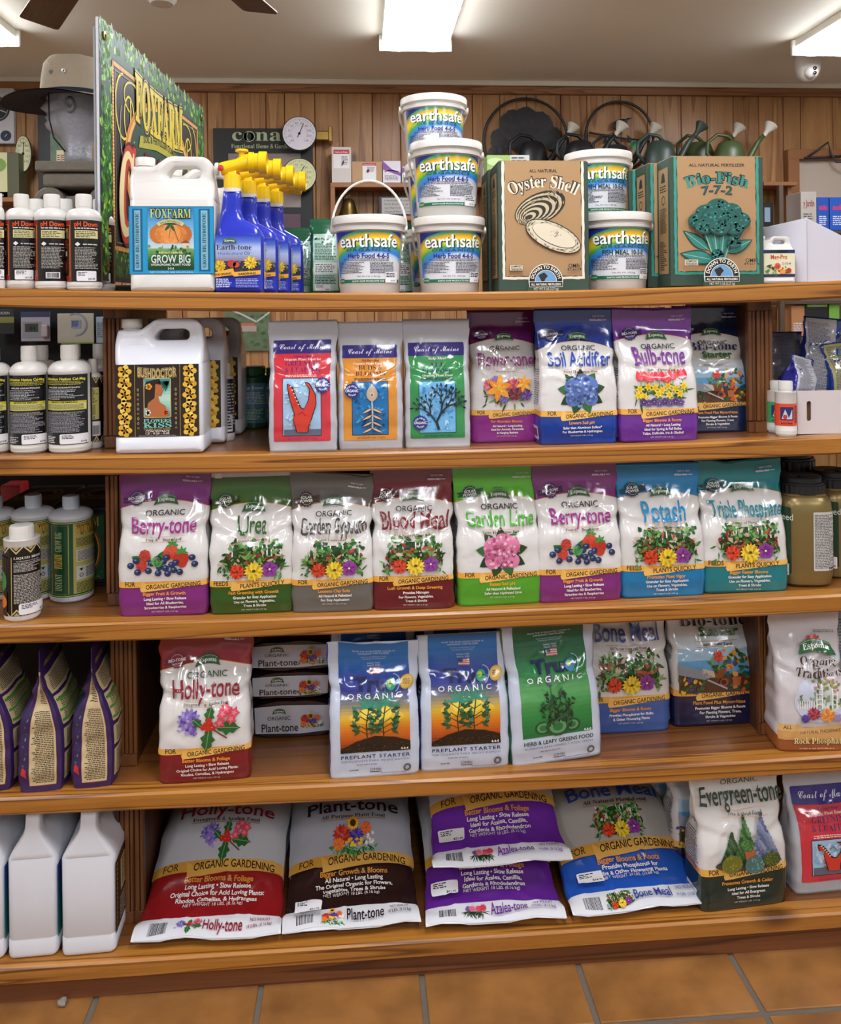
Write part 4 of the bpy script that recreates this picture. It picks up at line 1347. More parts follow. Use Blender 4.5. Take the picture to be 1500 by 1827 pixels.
JUG_OUT = [(0, 0), (1, 0), (1.0, 1.05), (.985, 1.29), (.955, 1.50), (.87, 1.575), (.48, 1.58), (.42, 1.56), (.29, 1.46), (.25, 1.445), (.01, 1.445), (-.025, 1.30), (0, 1.05)]
JUG_HOLE = [(.415, 1.345), (.43, 1.39), (.485, 1.45), (.76, 1.455), (.815, 1.42), (.815, 1.35), (.785, 1.318), (.44, 1.318)]
def jug_mesh(w, d, hk=1.0):
    """F-style jug: blow-moulded body with a built-in handle, base centre at the origin"""
    P = rounded([((x - .5) * w, z * w * hk) for x, z in JUG_OUT], [.05 * w, .05 * w, 0, .05 * w, .08 * w, .08 * w, .05 * w, .05 * w, .05 * w, .02 * w, .03 * w, .1 * w, .0], 4)
    Hh = rounded([((x - .5) * w, z * w * hk) for x, z in JUG_HOLE], .03 * w, 3)
    bm = prism_bm(P, d, [Hh], bevel=.075 * w, bres=4)
    zt = w * 1.58 * hk
    for zc in [w * hk * q for q in (.02, .06, .195, .205, .215, .6, 1.035, 1.045, 1.055, 1.1, 1.16, 1.22, 1.28, 1.34, 1.40, 1.46, 1.52)]:
        bmesh.ops.bisect_plane(bm, geom=bm.verts[:] + bm.edges[:] + bm.faces[:], plane_co=(0, 0, zc), plane_no=(0, 0, 1))
    for xc in (-.3, -.1, .1, .3):
        bmesh.ops.bisect_plane(bm, geom=bm.verts[:] + bm.edges[:] + bm.faces[:], plane_co=(xc * w, 0, 0), plane_no=(1, 0, 0))
    for v in bm.verts:
        z = v.co.z / (w * hk)
        f = 1.0
        if z > 1.05:
            f = 1 - (.68 - .30 * sm(.05, -.20, v.co.x / w)) * sm(1.0, 1.38, z)
        if abs(z - 1.045) < .006 or abs(z - .205) < .006:
            f *= .982
            v.co.x *= .992
        if z < .2:
            f *= 1.012
        v.co.y *= f
    return bm

def jug(name, label, w, d, loc, rz=0.0, art=None, back=None, hk=1.0, cap=True, plastic=None, group=None, cat='jug', capm=None):
    t = thing(name, label, cat, loc, rz, group)
    bobj('jug_body', jug_mesh(w, d, hk), plastic or hdpe, t, smooth=50)
    if cap:
        r = .118 * w
        bm = lathe_bm([(r * .86, 0), (r * .86, .03 * w), (r, .03 * w), (r, .125 * w), (r * .93, .135 * w), (0, .136 * w)], 32)
        bobj('cap', bm, capm or lidm, t, ((.13 - .5) * w, 0, (1.44 * hk) * w), smooth=40)
    if art:
        art.build('label', front_fn(-w * .5, -d / 2 - .0004, 0), gloss, t)
    if back:
        back.build('back_label', flat_fn((w * .5, d / 2 + .0004, 0), (-1, 0, 0), (0, 0, 1), (0, 1, 0)), gloss, t)
    return t

def bottle(name, label, r, h, loc, art=None, rz=0.0, neck=.44, sh=.74, capr=.46, caph=.13, plastic=None, group=None, capm=None, cat='bottle', lz=.05, expo=None, sy=1.0, art_ang=0.0):
    """round bottle; neck and cap radii in body radii, sh shoulder start and caph cap height in heights"""
    t = thing(name, label, cat, loc, rz, group)
    zc = h * (1 - caph)
    prof = [(0, .002), (r * .86, 0), (r * .97, .004), (r, .012), (r, h * .045), (r * .985, h * .05), (r * .985, h * sh), (r, h * (sh + .005))]
    for i in range(1, 9):
        a = i / 8
        prof.append((r * (neck + (1 - neck) * cos(a * pi / 2) ** .8 if i < 8 else neck), h * (sh + .005) + (zc - .004 - h * (sh + .005)) * (1 - (1 - a) ** 1.6)))
    prof += [(r * neck, zc + .002)]
    bobj('bottle_body', lathe_bm(prof, 40, sy=sy, expo=expo), plastic or hdpe, t, smooth=35)
    rc = r * capr
    bm = lathe_bm([(rc, zc), (rc, h - .003), (rc * .93, h), (0, h)], 36)
    for v in bm.verts:
        q = math.hypot(v.co.x, v.co.y)
        if q > rc * .97 and int(round(math.atan2(v.co.y, v.co.x) / (2 * pi / 36))) % 2:
            v.co.x *= .975; v.co.y *= .975
    bobj('cap', bm, capm or lidm, t, smooth=25)
    if art:
        art.build('label', cyl_fn(r * .987, 0, art_ang, sy=sy), gloss, t, xs=[r * .14 * i for i in range(-24, 25)])
    return t

def bucket(name, label, R_, h, loc, art, rz=0.0, group=None, handle=-55.0, lidk=1.0):
    t = thing(name, label, 'bucket', loc, rz, group)
    rb = R_ * .80; rt = R_ * .93
    prof = [(0, .003), (rb * .95, .003), (rb * .97, 0), (rb, .003), (rb + (rt - rb) * .80, h * .80), (rt * 1.03, h * .805), (rt * 1.035, h * .83), (rt, h * .835), (rt, h * .87), (rt * 1.03, h * .875), (rt * 1.03, h * .90)]
    bobj('pail', lathe_bm(prof, 56), hdpe, t, smooth=30)
    lid = [(R_ * .98, h * .885), (R_, h * .895), (R_, h * .975), (R_ * .985, h * .995), (R_ * .95, h), (R_ * .90, h * .992), (R_ * .88, h * .965), (0, h * .965)]
    bobj('lid', lathe_bm(lid, 56), lidm, t, smooth=30)
    hb = bmesh.new()
    rr = rt * 1.09
    ax = h * .84
    k = 1.35
    pts = [(rr * cos(a), -rr * k * sin(a) * 0, rr * k * sin(a)) for a in [pi * i / 24 for i in range(25)]]
    tilt = -radians(90 - handle) if handle is not None else 0
    m3 = Matrix.Rotation(tilt, 3, 'X')
    pts = [m3 @ Vector(p) + Vector((0, 0, ax)) for p in pts]
    tube_bm(pts, .0026, 8, bm=hb)
    bobj('handle', hb, lidm, t, smooth=True)
    for e in (-1, 1):
        b = lathe_bm([(.0, -.004), (.007, -.004), (.008, 0), (.008, .006), (0, .006)], 16)
        eo = bobj('handle_ear', b, lidm, t, (e * rt * 1.03, 0, ax), smooth=30); eo.rotation_euler = (0, e * pi / 2, 0)
    def rf(z):
        return rb + (rt - rb) * min(1, z / h)
    art.build('label', cyl_fn(rf, 0, 0), gloss, t, xs=[R_ * .12 * i for i in range(-12, 13)], clip=(-R_ * 1.02, h * .10, R_ * 1.02, h * .80))
    return t

def mix(a, b, t):
    A_, B_ = rgb(a), rgb(b)
    return tuple(x * (1 - t) + y * t for x, y in zip(A_, B_))
def grad(A, x0, y0, x1, y1, cols, n=24, horiz=False):
    m = len(cols) - 1
    for i in range(n):
        q = (i + .5) / n * m
        c = mix(cols[int(q)], cols[min(m, int(q) + 1)], q - int(q))
        if horiz:
            A.rect(x0 + (x1 - x0) * i / n, y0, x0 + (x1 - x0) * (i + 1) / n, y1, c)
        else:
            A.rect(x0, y0 + (y1 - y0) * i / n, x1, y0 + (y1 - y0) * (i + 1) / n, c)

def earth_art(R_, h, kind, k2, seed):
    rnd = random.Random(seed)
    A = Art()
    w = R_ * 1.95; x0, x1, y0, y1 = -w / 2, w / 2, h * .12, h * .79
    H_ = y1 - y0
    A.rect(x0, y0, x1, y1, '#d6d8dc'); A.up()
    # arching rainbow: bands centred low at the middle right
    cols = ['#c8dcf0', '#3a78d0', '#2f86c8', '#48a848', '#c8c832', '#f0d428', '#e8a428', '#3d9a50', '#2a86a8', '#2450a8', '#2c2c7c', '#2a2468']
    cx, cy = x0 + w * .60, y0 + H_ * .12
    n = 44
    m = len(cols) - 1
    for i in range(n):
        q = (i + .5) / n * m
        c = mix(cols[int(q)], cols[int(q) + 1], q - int(q))
        ra, rb = H_ * (.56 + .0195 * i), H_ * (.56 + .0195 * (i + 1) + .002)
        k = 28
        P = []
        for r in (ra, rb):
            P.append([(min(x1, max(x0, cx + r * 1.28 * cos(pi * (.0 + 1.0 * j / k)))), min(y1, max(y0, cy + r * .78 * sin(pi * j / k)))) for j in range(k + 1)])
        for j in range(k):
            A.raw([[P[0][j], P[1][j], P[1][j + 1]], [P[0][j], P[1][j + 1], P[0][j + 1]]], c)
    A.up()
    A.poly([(x0, y1), (x0, y1 - H_ * .22), (x0 + w * .12, y1 - H_ * .10), (x0 + w * .35, y1)], '#2a2c80'); A.poly([(x1, y1), (x1, y1 - H_ * .12), (x1 - w * .22, y1)], '#3a2a88')
    A.up()
    A.text('earthsafe', .002, y0 + H_ * .690, H_ * .24, '#1c4a50', w=w * .80, font='gill', fat=.03)
    A.up(); A.text('earthsafe', 0, y0 + H_ * .70, H_ * .24, '#f6f8f4', w=w * .80, font='gill', fat=.014)
    A.text('ORGANICS', 0, y0 + H_ * .62, H_ * .05, '#2a5a30', w=w * .58, font='bold', space=1.2)
    A.text(kind, 0, y0 + H_ * .49, H_ * .09, '#24247c' if not k2 else '#1c3c34', w=w * .54, font='bold')
    A.small(-w * .34, w * .34, y0 + H_ * .43, y0 + H_ * .485, 2, '#50506a', rnd, .9)
    A.small(-w * .44, -w * .05, y0 + H_ * .20, y0 + H_ * .42, 8, '#484858', rnd, .6)
    A.small(w * .02, w * .40, y0 + H_ * .20, y0 + H_ * .42, 8, '#484858', rnd, .8)
    A.text('Net Wt. 4 lb. (1.82 Kg)', 0, y0 + H_ * .13, H_ * .028, '#404050', w=w * .3, res=2)
    A.rect(x0 + w * .02, y0 + H_ * .02, x1 - w * .02, y0 + H_ * .085, '#1e6b48'); A.up()
    A.text('EARTH SAFE PRODUCTS FOR THE EARTH', w * .08, y0 + H_ * .036, H_ * .028, '#d8e8d8', w=w * .6, font='bold', res=2)
    A.rrect(x0 + w * .03, y0 + H_ * .015, x0 + w * .15, y0 + H_ * .11, w * .03, '#2f7a50'); A.up(); A.text('EarthSafe', x0 + w * .09, y0 + H_ * .05, H_ * .03, '#e8f0d0', w=w * .10, res=2)
    return A
# ---------------------------------------------------------------- top shelf
def p1(pxl, pxr, Y, pyt=None):
    return place(1, pxl, pxr, Y, pyt)
# --- adjuster bottles at the left end
def ph_art(r, h, seed, stick=True, side=.0, col='#d8521e', name='pH Down', pic='#8c2a1c'):
    rnd = random.Random(seed)
    A = Art()
    L = 2 * pi * r
    y0, y1 = h * .09, h * .72
    A.rect(-L * .47, y0, L * .47, y1, '#141214'); A.up()
    H_ = y1 - y0
    # picture panel wrapping off to the left
    A.rect(-L * .42, y0, -L * .14, y1, pic); A.up()
    A.rect(-L * .40, y0 + H_ * .08, -L * .155, y0 + H_ * .92, '#3c1410'); A.frame(-L * .40, y0 + H_ * .08, -L * .155, y0 + H_ * .92, L * .006, '#d8a040'); A.up()
    A.text('CULTIVATION', -L * .28, y0 + H_ * .80, H_ * .05, '#e8c048', w=L * .2, font='serif', rot=.1)
    A.text('pH', -L * .28, y0 + H_ * .55, H_ * .13, '#e85a24', font='goth'); A.text('Down' if 'Down' in name else 'Up', -L * .28, y0 + H_ * .42, H_ * .11, '#f0d8b0', font='goth', w=L * .17)
    A.ell(-L * .28, y0 + H_ * .25, L * .07, L * .07, '#c8481c', 12)
    A.text(name, 0, y0 + H_ * .895, H_ * .075, col, w=L * .21, font='bold', fat=.01)
    A.small(-L * .10, L * .11, y0 + H_ * .845, y0 + H_ * .88, 1, '#d8d0c8', rnd, 1)
    A.rect(-L * .10, y0 + H_ * .70, L * .11, y0 + H_ * .83, '#d6cf98'); A.up(); A.small(-L * .09, L * .10, y0 + H_ * .71, y0 + H_ * .82, 4, '#57522e', rnd, .6)
    A.poly([(-L * .075, y0 + H_ * .64), (-L * .05, y0 + H_ * .605), (-L * .075, y0 + H_ * .57), (-L * .10, y0 + H_ * .605)], '#e8e4e4')
    A.small(-L * .03, L * .10, y0 + H_ * .585, y0 + H_ * .62, 1, '#c8c4c0', rnd, 1)
    A.small(-L * .10, L * .11, y0 + H_ * .20, y0 + H_ * .56, 15, '#a8a49c', rnd, .7)
    if stick:
        sticker(A, -L * .085, y0 + H_ * .01, L * .085, y0 + H_ * .17, rnd, '$12.95')
    else:
        A.rect(-L * .06, y0 + H_ * .04, L * .06, y0 + H_ * .14, '#e8e8e8'); A.up(); A.barcode(-L * .05, y0 + H_ * .05, L * .05, y0 + H_ * .13, rnd)
    return A
def ph_row(spots, Y, group, labs, **kw):
    for (l, r, yt, sd, st), lab in zip(spots, labs):
        p, w, h = p1(l, r, Y, yt)
        p.y += w / 2
        bottle('adjuster_bottle', lab, w / 2, h, p, ph_art(w / 2, h, sd, st, **kw), group=group, art_ang=.36 + radians((sd % 3) * 4))
ph_row([(-8, 7, 344, 1, True)], .03, 'black labelled adjuster bottles', ['black-labelled white bottle cut off by the left edge of the top shelf row'])
ph_row([(0, 58, 343, 2, True), (52, 115, 343, 3, False), (110, 173, 343, 4, True)], .03, 'black labelled adjuster bottles',
       ['black-labelled white bottle with price sticker, first whole one in the top shelf row', 'black-labelled white bottle with a white barcode, in the middle of the top shelf front row',
        'black-labelled white bottle with price sticker, nearest the tall green sign'])
ph_row([(27, 84, 352, 5, True), (80, 137, 352, 6, True), (146, 198, 353, 7, True)], .115, 'black labelled adjuster bottles',
       ['white bottle in the second row of the top shelf, behind the first two', 'white bottle in the second row of the top shelf, behind the barcode bottle', 'blue-black labelled white bottle half hidden behind the tall green sign'], name='pH Down')

# --- tall printed sign board standing edge-on
ya, yb = .085, .86
A0, A1 = at(175, 18, ya), at(363, 204, yb)
B0, B1 = at(189, 488, ya), at(363, 527, yb)
ax = Vector((A1.x - A0.x, A1.y - A0.y, 0)); SL = ax.length; ax.normalize()
z_bot = (B0.z + B1.z) / 2; z_top = (A0.z + A1.z) / 2; SHt = z_top - z_bot
sign = thing('display_sign', 'large black and green printed sign board standing edge-on on the top shelf', 'sign', (A0.x, A0.y, z_bot))
sign.matrix_world = Matrix.Translation((A0.x, A0.y, z_bot)) @ Matrix.Rotation(math.atan2(ax.y, ax.x), 4, 'Z')
# local: x along the board away from the aisle, -y is the face seen from the middle of the shop
sb = box_bm(SL, .006, SHt, .0008, 1, c=(SL / 2, .003, 0))
bobj('board', sb, mat('sign_core', '#c9ccd0', .5), sign)
sb = box_bm(SL - .01, .005, SHt - .02, .0008, 1, c=(SL / 2 + .004, .0125, .004))
bobj('backing_board', sb, mat('sign_back', '#9a9ea4', .5), sign)
SA = Art(); rnd = random.Random(3)
w_, h_ = SL, SHt
SA.rect(0, 0, w_, h_, '#14100e'); SA.up()
m = .010
SA.frame(m, m, w_ - m, h_ - m, .052, '#1c4a26'); SA.up()
for i in range(900):
    s = rnd.choice('tblr'); q = rnd.random(); u = rnd.random() * .050 + m
    xx, yy = {'t': (m + q * (w_ - 2 * m), h_ - u), 'b': (m + q * (w_ - 2 * m), u), 'l': (u, m + q * (h_ - 2 * m)), 'r': (w_ - u, m + q * (h_ - 2 * m))}[s]
    SA.leaf(xx, yy, .022, .006, rnd.uniform(.6, 2.4), rnd.choice(['#3c8a2c', '#6cb83c', '#9ad24c', '#2c6a2c', '#1c5a30']), 3)
SA.up()
SA.frame(.066, .066, w_ - .066, h_ - .066, .010, '#d88a2c'); SA.up()
for i in range(int((w_ - .14) / .008)):
    SA.rect(.07 + i * .008, h_ - .075, .073 + i * .008, h_ - .067, '#f4d28c'); SA.rect(.07 + i * .008, .067, .073 + i * .008, .075, '#f4d28c')
for i in range(int((h_ - .14) / .008)):
    SA.rect(.067, .07 + i * .008, .075, .073 + i * .008, '#f4d28c')
SA.frame(.082, .082, w_ - .082, h_ - .082, .0025, '#8a8688')
for e, X in ((1, .11), (-1, w_ - .11)):
    for (a0, a1, rx, ry, ox, oy, wd, c) in ((90, 380, .045, .07, .02, 0, .006, '#e8d83c'), (20, 260, .03, .05, .055, -.02, .005, '#f0e04a'), (150, 330, .06, .10, .06, -.05, .005, '#9a9498'), (60, 250, .05, .035, .075, .03, .005, '#e8d83c')):
        pts = [(X + e * (ox + rx * cos(radians(a0 + (a1 - a0) * i / 16))), h_ - .15 + oy + ry * sin(radians(a0 + (a1 - a0) * i / 16))) for i in range(17)]
        SA.line(pts, wd, c)
SA.up()
cx_, cy_ = w_ * .5, h_ * .50
SA.ell(cx_, cy_, w_ * .33, h_ * .335, '#d88a34', 40); SA.up(); SA.ring(cx_, cy_, w_ * .30, w_ * .315, '#f0c070', 40, k=h_ / w_); SA.up(); SA.ell(cx_, cy_, w_ * .295, h_ * .30, '#1d4a38', 40); SA.up()
for i in range(60):
    a, r = rnd.uniform(0, 2 * pi), rnd.random() ** .5
    SA.ell(cx_ + w_ * .28 * r * cos(a), cy_ + h_ * .28 * r * sin(a), .0016, .0025, '#c8d8c8', 5)
SA.up()
for c, f, dx in (('#14100e', .09, 0), ('#e8cf6a', .065, 0), ('#14100e', .045, 0), ('#e6d23a', .02, 0)):
    SA.text('FOXFARM', cx_ - .01, h_ * .70, h_ * .20, c, w=w_ * .46, font='serif', fat=f, bow=-.012); SA.up()
SA.poly([(cx_ - .16, h_ * .64), (cx_ - .05, h_ * .67), (cx_ + .05, h_ * .67), (cx_ + .16, h_ * .64), (cx_ + .17, h_ * .585), (cx_ + .05, h_ * .615), (cx_ - .05, h_ * .615), (cx_ - .17, h_ * .585)], '#b8b43c'); SA.up()
SA.text('SOIL & FERTILIZER COMPANY', cx_, h_ * .615, .016, '#1a2010', w=.28, font='bold', bow=.016)
for c, f in (('#5a1410', .10), ('#c43a2c', .07), ('#f0e0a8', .016)):
    SA.text('Cultivation', cx_ - .0, h_ * .20, h_ * .34, c, w=w_ * .78, font='bital', fat=f); SA.up()
SA.text('NATION', cx_, h_ * .12, .04, '#f0e0a8', w=.26, font='serif')
SA.build('printed_front', flat_fn((0, 0, 0), (1, 0, 0), (0, 0, 1), (0, -1, 0)), print_mat('sign_print', .45), sign)
bm = bmesh.new()
for gx_, gz_ in ((.028, h_ - .03), (.028, .03), (w_ - .03, h_ - .03), (w_ - .03, .03)):
    b = lathe_bm([(.004, 0), (.009, 0), (.009, .002), (.004, .003)], 18, cap=False)
    join(bm, b, Matrix.Translation((gx_, -.0012, gz_)) @ Matrix.Rotation(pi / 2, 4, 'X'))
bobj('grommet', bm, mat('brass', '#a88a4c', .3, 1), sign, smooth=30)
sbm = bmesh.new()
zfl = zs(1, A0.x) - z_bot
for xx in (.10, .40):
    sbm = box_bm(.02, .05, -zfl + .06, .002, 1, c=(xx, .02 + .02, zfl))
    box_bm(.03, .16, .012, .002, 1, sbm, (xx, .02 + .02, zfl))
    bobj('stand_foot', sbm, mat('black_metal', '#191a1c', .45), sign)

# --- blue labelled jugs
def growbig_art(w):
    A = Art(); rnd = random.Random(2)
    y0, y1 = .215 * w, 1.03 * w
    A.rect(.0, y0, w, y1, '#2a96c4'); A.up()
    A.frame(.0, y0, w, y1, .008 * w, '#1d6c98')
    for xa, xb in ((.04, .16), (.82, .95)):
        A.rect(w * xa, y0 + .03 * w, w * xb, y1 - .03 * w, '#1c5f8c'); A.up(); A.rect(w * (xa + .025), y0 + .05 * w, w * (xb - .025), y1 - .05 * w, '#7fb6c6'); A.up()
        A.text('GROW BIG HYDROPONIC', w * (xa + xb) / 2 + .018 * w, (y0 + y1) / 2, .042 * w, '#1a3f5a', w=.66 * w, font='serif', rot=pi / 2); A.up(-2)
    A.up(3)
    xa, xb, ya, yb = .22 * w, .76 * w, y0 + .05 * w, y1 - .02 * w
    grad(A, xa, ya + .25 * w, xb, yb, ['#c8d8dc', '#6fb0d8', '#2c78bc'], 12)
    grad(A, xa, ya, xb, ya + .26 * w, ['#1c3c24', '#2f6a38', '#7ca85c'], 8)
    A.up()
    cx = (xa + xb) / 2
    for dx, r in ((-.14, .11), (.14, .11), (-.06, .13), (.06, .13), (0, .12)):
        A.ell(cx + dx * w, ya + .43 * w, r * w, .115 * w, {-.14: '#c47434', .14: '#b86a30', -.06: '#e0924a', .06: '#dc8c44', 0: '#eda25c'}[dx], 16)
    A.up()
    A.line([(cx, ya + .52 * w), (cx - .02 * w, ya + .38 * w)], .006 * w, '#8a4a20'); A.line([(cx + .03 * w, ya + .52 * w), (cx + .09 * w, ya + .34 * w)], .006 * w, '#4a2a14')
    for a in (.2, 1.0, 2.2, 2.9, 4.0, 5.2):
        A.leaf(cx, ya + .55 * w, .11 * w, .018 * w, a, '#2c5c34')
    A.rect(cx + .13 * w, ya + .26 * w, cx + .22 * w, ya + .32 * w, '#d8cdb0'); A.poly([(cx + .12 * w, ya + .32 * w), (cx + .175 * w, ya + .36 * w), (cx + .23 * w, ya + .32 * w)], '#8a4a34')
    foliage(A, xa + .02 * w, ya + .18 * w, xb - .05 * w, ya + .27 * w, 40, GREENS, rnd, .04 * w, .4)
    A.up()
    A.text('FOXFARM', cx, yb - .12 * w, .11 * w, '#1c2c1c', w=.48 * w, font='serif', fat=.06); A.up(); A.text('FOXFARM', cx, yb - .12 * w, .11 * w, '#b8cc7c', w=.48 * w, font='serif')
    A.ring(cx, yb - .42 * w, .24 * w, .285 * w, '#c8c48c', 14, 55, 125); A.up(); A.text('SOIL & FERTILIZER CO.', cx, yb - .42 * w + .25 * w, .02 * w, '#26301a', w=.24 * w, arc=.25 * w, res=2)
    A.text('INSTANT GREENER', cx, ya + .195 * w, .022 * w, '#e8e0a0', w=.28 * w, font='bold', res=2)
    A.text('GROW BIG', cx, ya + .085 * w, .095 * w, '#1a3c44', w=.46 * w, font='bold', fat=.05); A.up(); A.text('GROW BIG', cx, ya + .085 * w, .095 * w, '#cfe0cc', w=.46 * w, font='bold')
    A.text('HYDROPONIC PLANT FOOD', cx, ya + .05 * w, .024 * w, '#e0e8d8', w=.46 * w, font='bold', res=2); A.text('3-2-6', cx, ya + .005 * w, .024 * w, '#e0e8d8', font='bold', res=2)
    A.text('NET CONTENTS ONE GALLON (3.8 L)', w * .5, y0 + .012 * w, .02 * w, '#c0e0ec', w=.5 * w, res=2)
    return A
p, w, h = p1(231, 382, .02, 272)
w *= 1.0; HK = h / (1.58 * w)
gj = jug('plant_food_jug', 'white handled jug with bright blue orange-fruit label on the top shelf', w, .105, p + Vector((0, .0525, 0)), .03, growbig_art(w), hk=HK, group='blue labelled jugs')
clone(gj, p + Vector((.028, .175, 0)), .03, 'white jug standing directly behind the blue labelled jug, only its shoulder showing')

# --- hose-end spray bottles
blue_pl = mat('blue_plastic', '#2434b4', .22, coat=.3)
yel = mat('yellow_plastic', '#f0c40c', .32)
red_pl = mat('red_plastic', '#c01c28', .35)
def sprayer():
    p, w, h = p1(383, 470, .025, 292)
    t = thing('spray_bottle', 'front blue spray bottle with yellow hose nozzle and garden flower label', 'spray bottle', p + Vector((0, .03, 0)), .0, 'blue spray bottles with yellow nozzles')
    hb = h * .80
    out = rounded([(-.5, 0), (.5, 0), (.5, .56), (.40, .64), (.06, .73), (.03, .80), (.03, 1.0), (-.33, 1.0), (-.36, .84), (-.46, .60)], [.06, .06, .10, .05, .03, .05, .0, .0, .1, .1], 4)
    P = [(x * w, z * hb) for x, z in out]
    bm = prism_bm(P, .062, bevel=.011, bres=4)
    for q in (.3, .55, .62, .68, .74, .8, .86, .92):
        bmesh.ops.bisect_plane(bm, geom=bm.verts[:] + bm.edges[:] + bm.faces[:], plane_co=(0, 0, q * hb), plane_no=(0, 0, 1))
    for v in bm.verts:
        v.co.y *= 1 - .5 * sm(.55, .82, v.co.z / hb)
    bobj('bottle_body', bm, blue_pl, t, smooth=45)
    cx = -.15 * w
    bobj('neck', lathe_bm([(.18 * w, hb - .002), (.18 * w, hb + .006), (.14 * w, hb + .006), (.14 * w, hb + .008)], 24), lidm, t, (cx, 0, 0), smooth=30)
    bm = lathe_bm([(.185 * w, 0), (.185 * w, .026), (.15 * w, .028)], 32)
    for i, v in enumerate(bm.verts):
        if (i % 2):
            v.co.x *= .95; v.co.y *= .95
    bobj('collar', bm, yel, t, (cx, 0, hb + .006), smooth=20)
    bm = tube_bm([(-.24 * w, 0, .045), (-.10 * w, 0, .047), (.10 * w, 0, .052), (.30 * w, 0, .058), (.36 * w, 0, .058)], [.013, .0145, .0135, .017, .018], 14)
    box_bm(.018, .02, .016, .003, 2, bm, (0, 0, .026))
    bobj('nozzle', bm, yel, t, (cx, 0, hb), smooth=40)
    bm = bmesh.new()
    b = lathe_bm([(.019, 0), (.021, .001), (.021, .010), (.019, .011), (.019, .020), (.0225, .021), (.0225, .036), (.018, .037), (.017, .03), (.006, .03)], 28)
    join(bm, b, Matrix.Translation((.34 * w, 0, .058)) @ Matrix.Rotation(pi / 2, 4, 'Y'))
    b = lathe_bm([(.006, 0), (.006, .008), (.013, .010), (.013, .014), (0, .014)], 14)
    join(bm, b, Matrix.Translation((.2 * w, 0, .070)))
    bobj('hose_coupling', bm, yel, t, (cx, 0, hb), smooth=30)
    bm = lathe_bm([(.0125, 0), (.0135, .002), (.0125, .007), (0, .008)], 18)
    bobj('white_end', bm, lidm, t, (cx - .24 * w - .004, 0, hb + .045), smooth=40).rotation_euler = (0, -pi / 2, 0)
    b = lathe_bm([(.006, 0), (.006, .002), (0, .003)], 14)
    bobj('red_button', b, red_pl, t, (cx - .22 * w, -.0125, hb + .045)).rotation_euler = (pi / 2, 0, 0)
    A = Art(); rnd = random.Random(4)
    x0, x1 = .03 * w, .96 * w
    y0, y1 = .03 * hb, .66 * hb
    grad(A, x0, .30 * hb, x1, .56 * hb, ['#8a7080', '#a8b4d8', '#b8c8ec', '#5a78d0', '#2434b4'], 20)
    A.up()
    A.rect(x0, .20 * hb, x1, .305 * hb, '#3c3054'); A.up()
    foliage(A, x0, .20 * hb, x1, .30 * hb, 60, ['#3c5a3c', '#50384c', '#2a3c3c', '#6a7a5c'], rnd, .1 * w, .3); A.up()
    zinnia(A, .12 * w, .26 * hb, .13 * w, ['#e8c83c', '#d0a020']); zinnia(A, .75 * w, .29 * hb, .14 * w, ['#f0d848', '#d8a828'])
    A.ell(.37 * w, .28 * hb, .09 * w, .08 * w, '#b83c34', 10); A.ell(.46 * w, .27 * hb, .07 * w, .06 * w, '#d0503c', 10); A.up(5)
    A.poly([(x0, .20 * hb), (.40 * w, .235 * hb), (.42 * w, .20 * hb), (x1, .215 * hb), (x1, .175 * hb), (.42 * w, .155 * hb), (.38 * w, .17 * hb), (x0, .15 * hb)], '#e8ac40'); A.up()
    A.text('FOR ORGANIC', .20 * w, .170 * hb, .045 * w, '#2a2418', w=.33 * w, font='gill', fat=.02, slope=.1); A.text('GARDENING', .68 * w, .172 * hb, .045 * w, '#2a2418', w=.36 * w, font='gill', fat=.02, slope=.05)
    ribbon_logo(A, .33 * w, .50 * hb, .30 * w, since=False)
    A.text('Earth-tone', .42 * w, .415 * hb, .105 * w, '#20243c', w=.72 * w, font='serif'); A.text('Horticultural Oil', .42 * w, .365 * hb, .065 * w, '#3050a0', w=.64 * w)
    A.small(x0 + .02 * w, .40 * w, .05 * hb, .14 * hb, 5, '#e0e4f4', rnd, .7); A.small(.45 * w, .92 * w, .05 * hb, .14 * hb, 6, '#b8c0e4', rnd, .9, lh=.35)
    A.build('label', front_fn(-w / 2, -.0314, 0), gloss, t, clip=(x0, .03 * hb, x1, .58 * hb))
    B = Art(); B.rect(0, .04 * hb, .040, .50 * hb, '#c6c8d0'); B.up(); B.rect(0, .155 * hb, .040, .20 * hb, '#e8ac40'); B.small(.003, .037, .21 * hb, .49 * hb, 26, '#50506c', rnd, .8); B.small(.003, .037, .06 * hb, .14 * hb, 6, '#50506c', rnd, .8)
    B.build('side_label', flat_fn((w / 2 + .0004, -.020, 0), (0, 1, 0), (0, 0, 1), (1, 0, 0)), gloss, t)
    return t, p, w, h
sp, spp, spw, sph = sprayer()
for i, (dx, lab) in enumerate(((.021, 'second'), (.041, 'third'), (.062, 'fourth'))):
    clone(sp, spp + Vector((dx, .03 + .078 * (i + 1), 0)), .0, '%s blue spray bottle from the front, in the line with yellow nozzles' % lab)
p5, _, _ = p1(448, 520, .36)
clone(sp, (p5.x + .02, .345, p5.z), .0, 'rearmost blue spray bottle, its yellow nozzle pointing right beside the green bags')

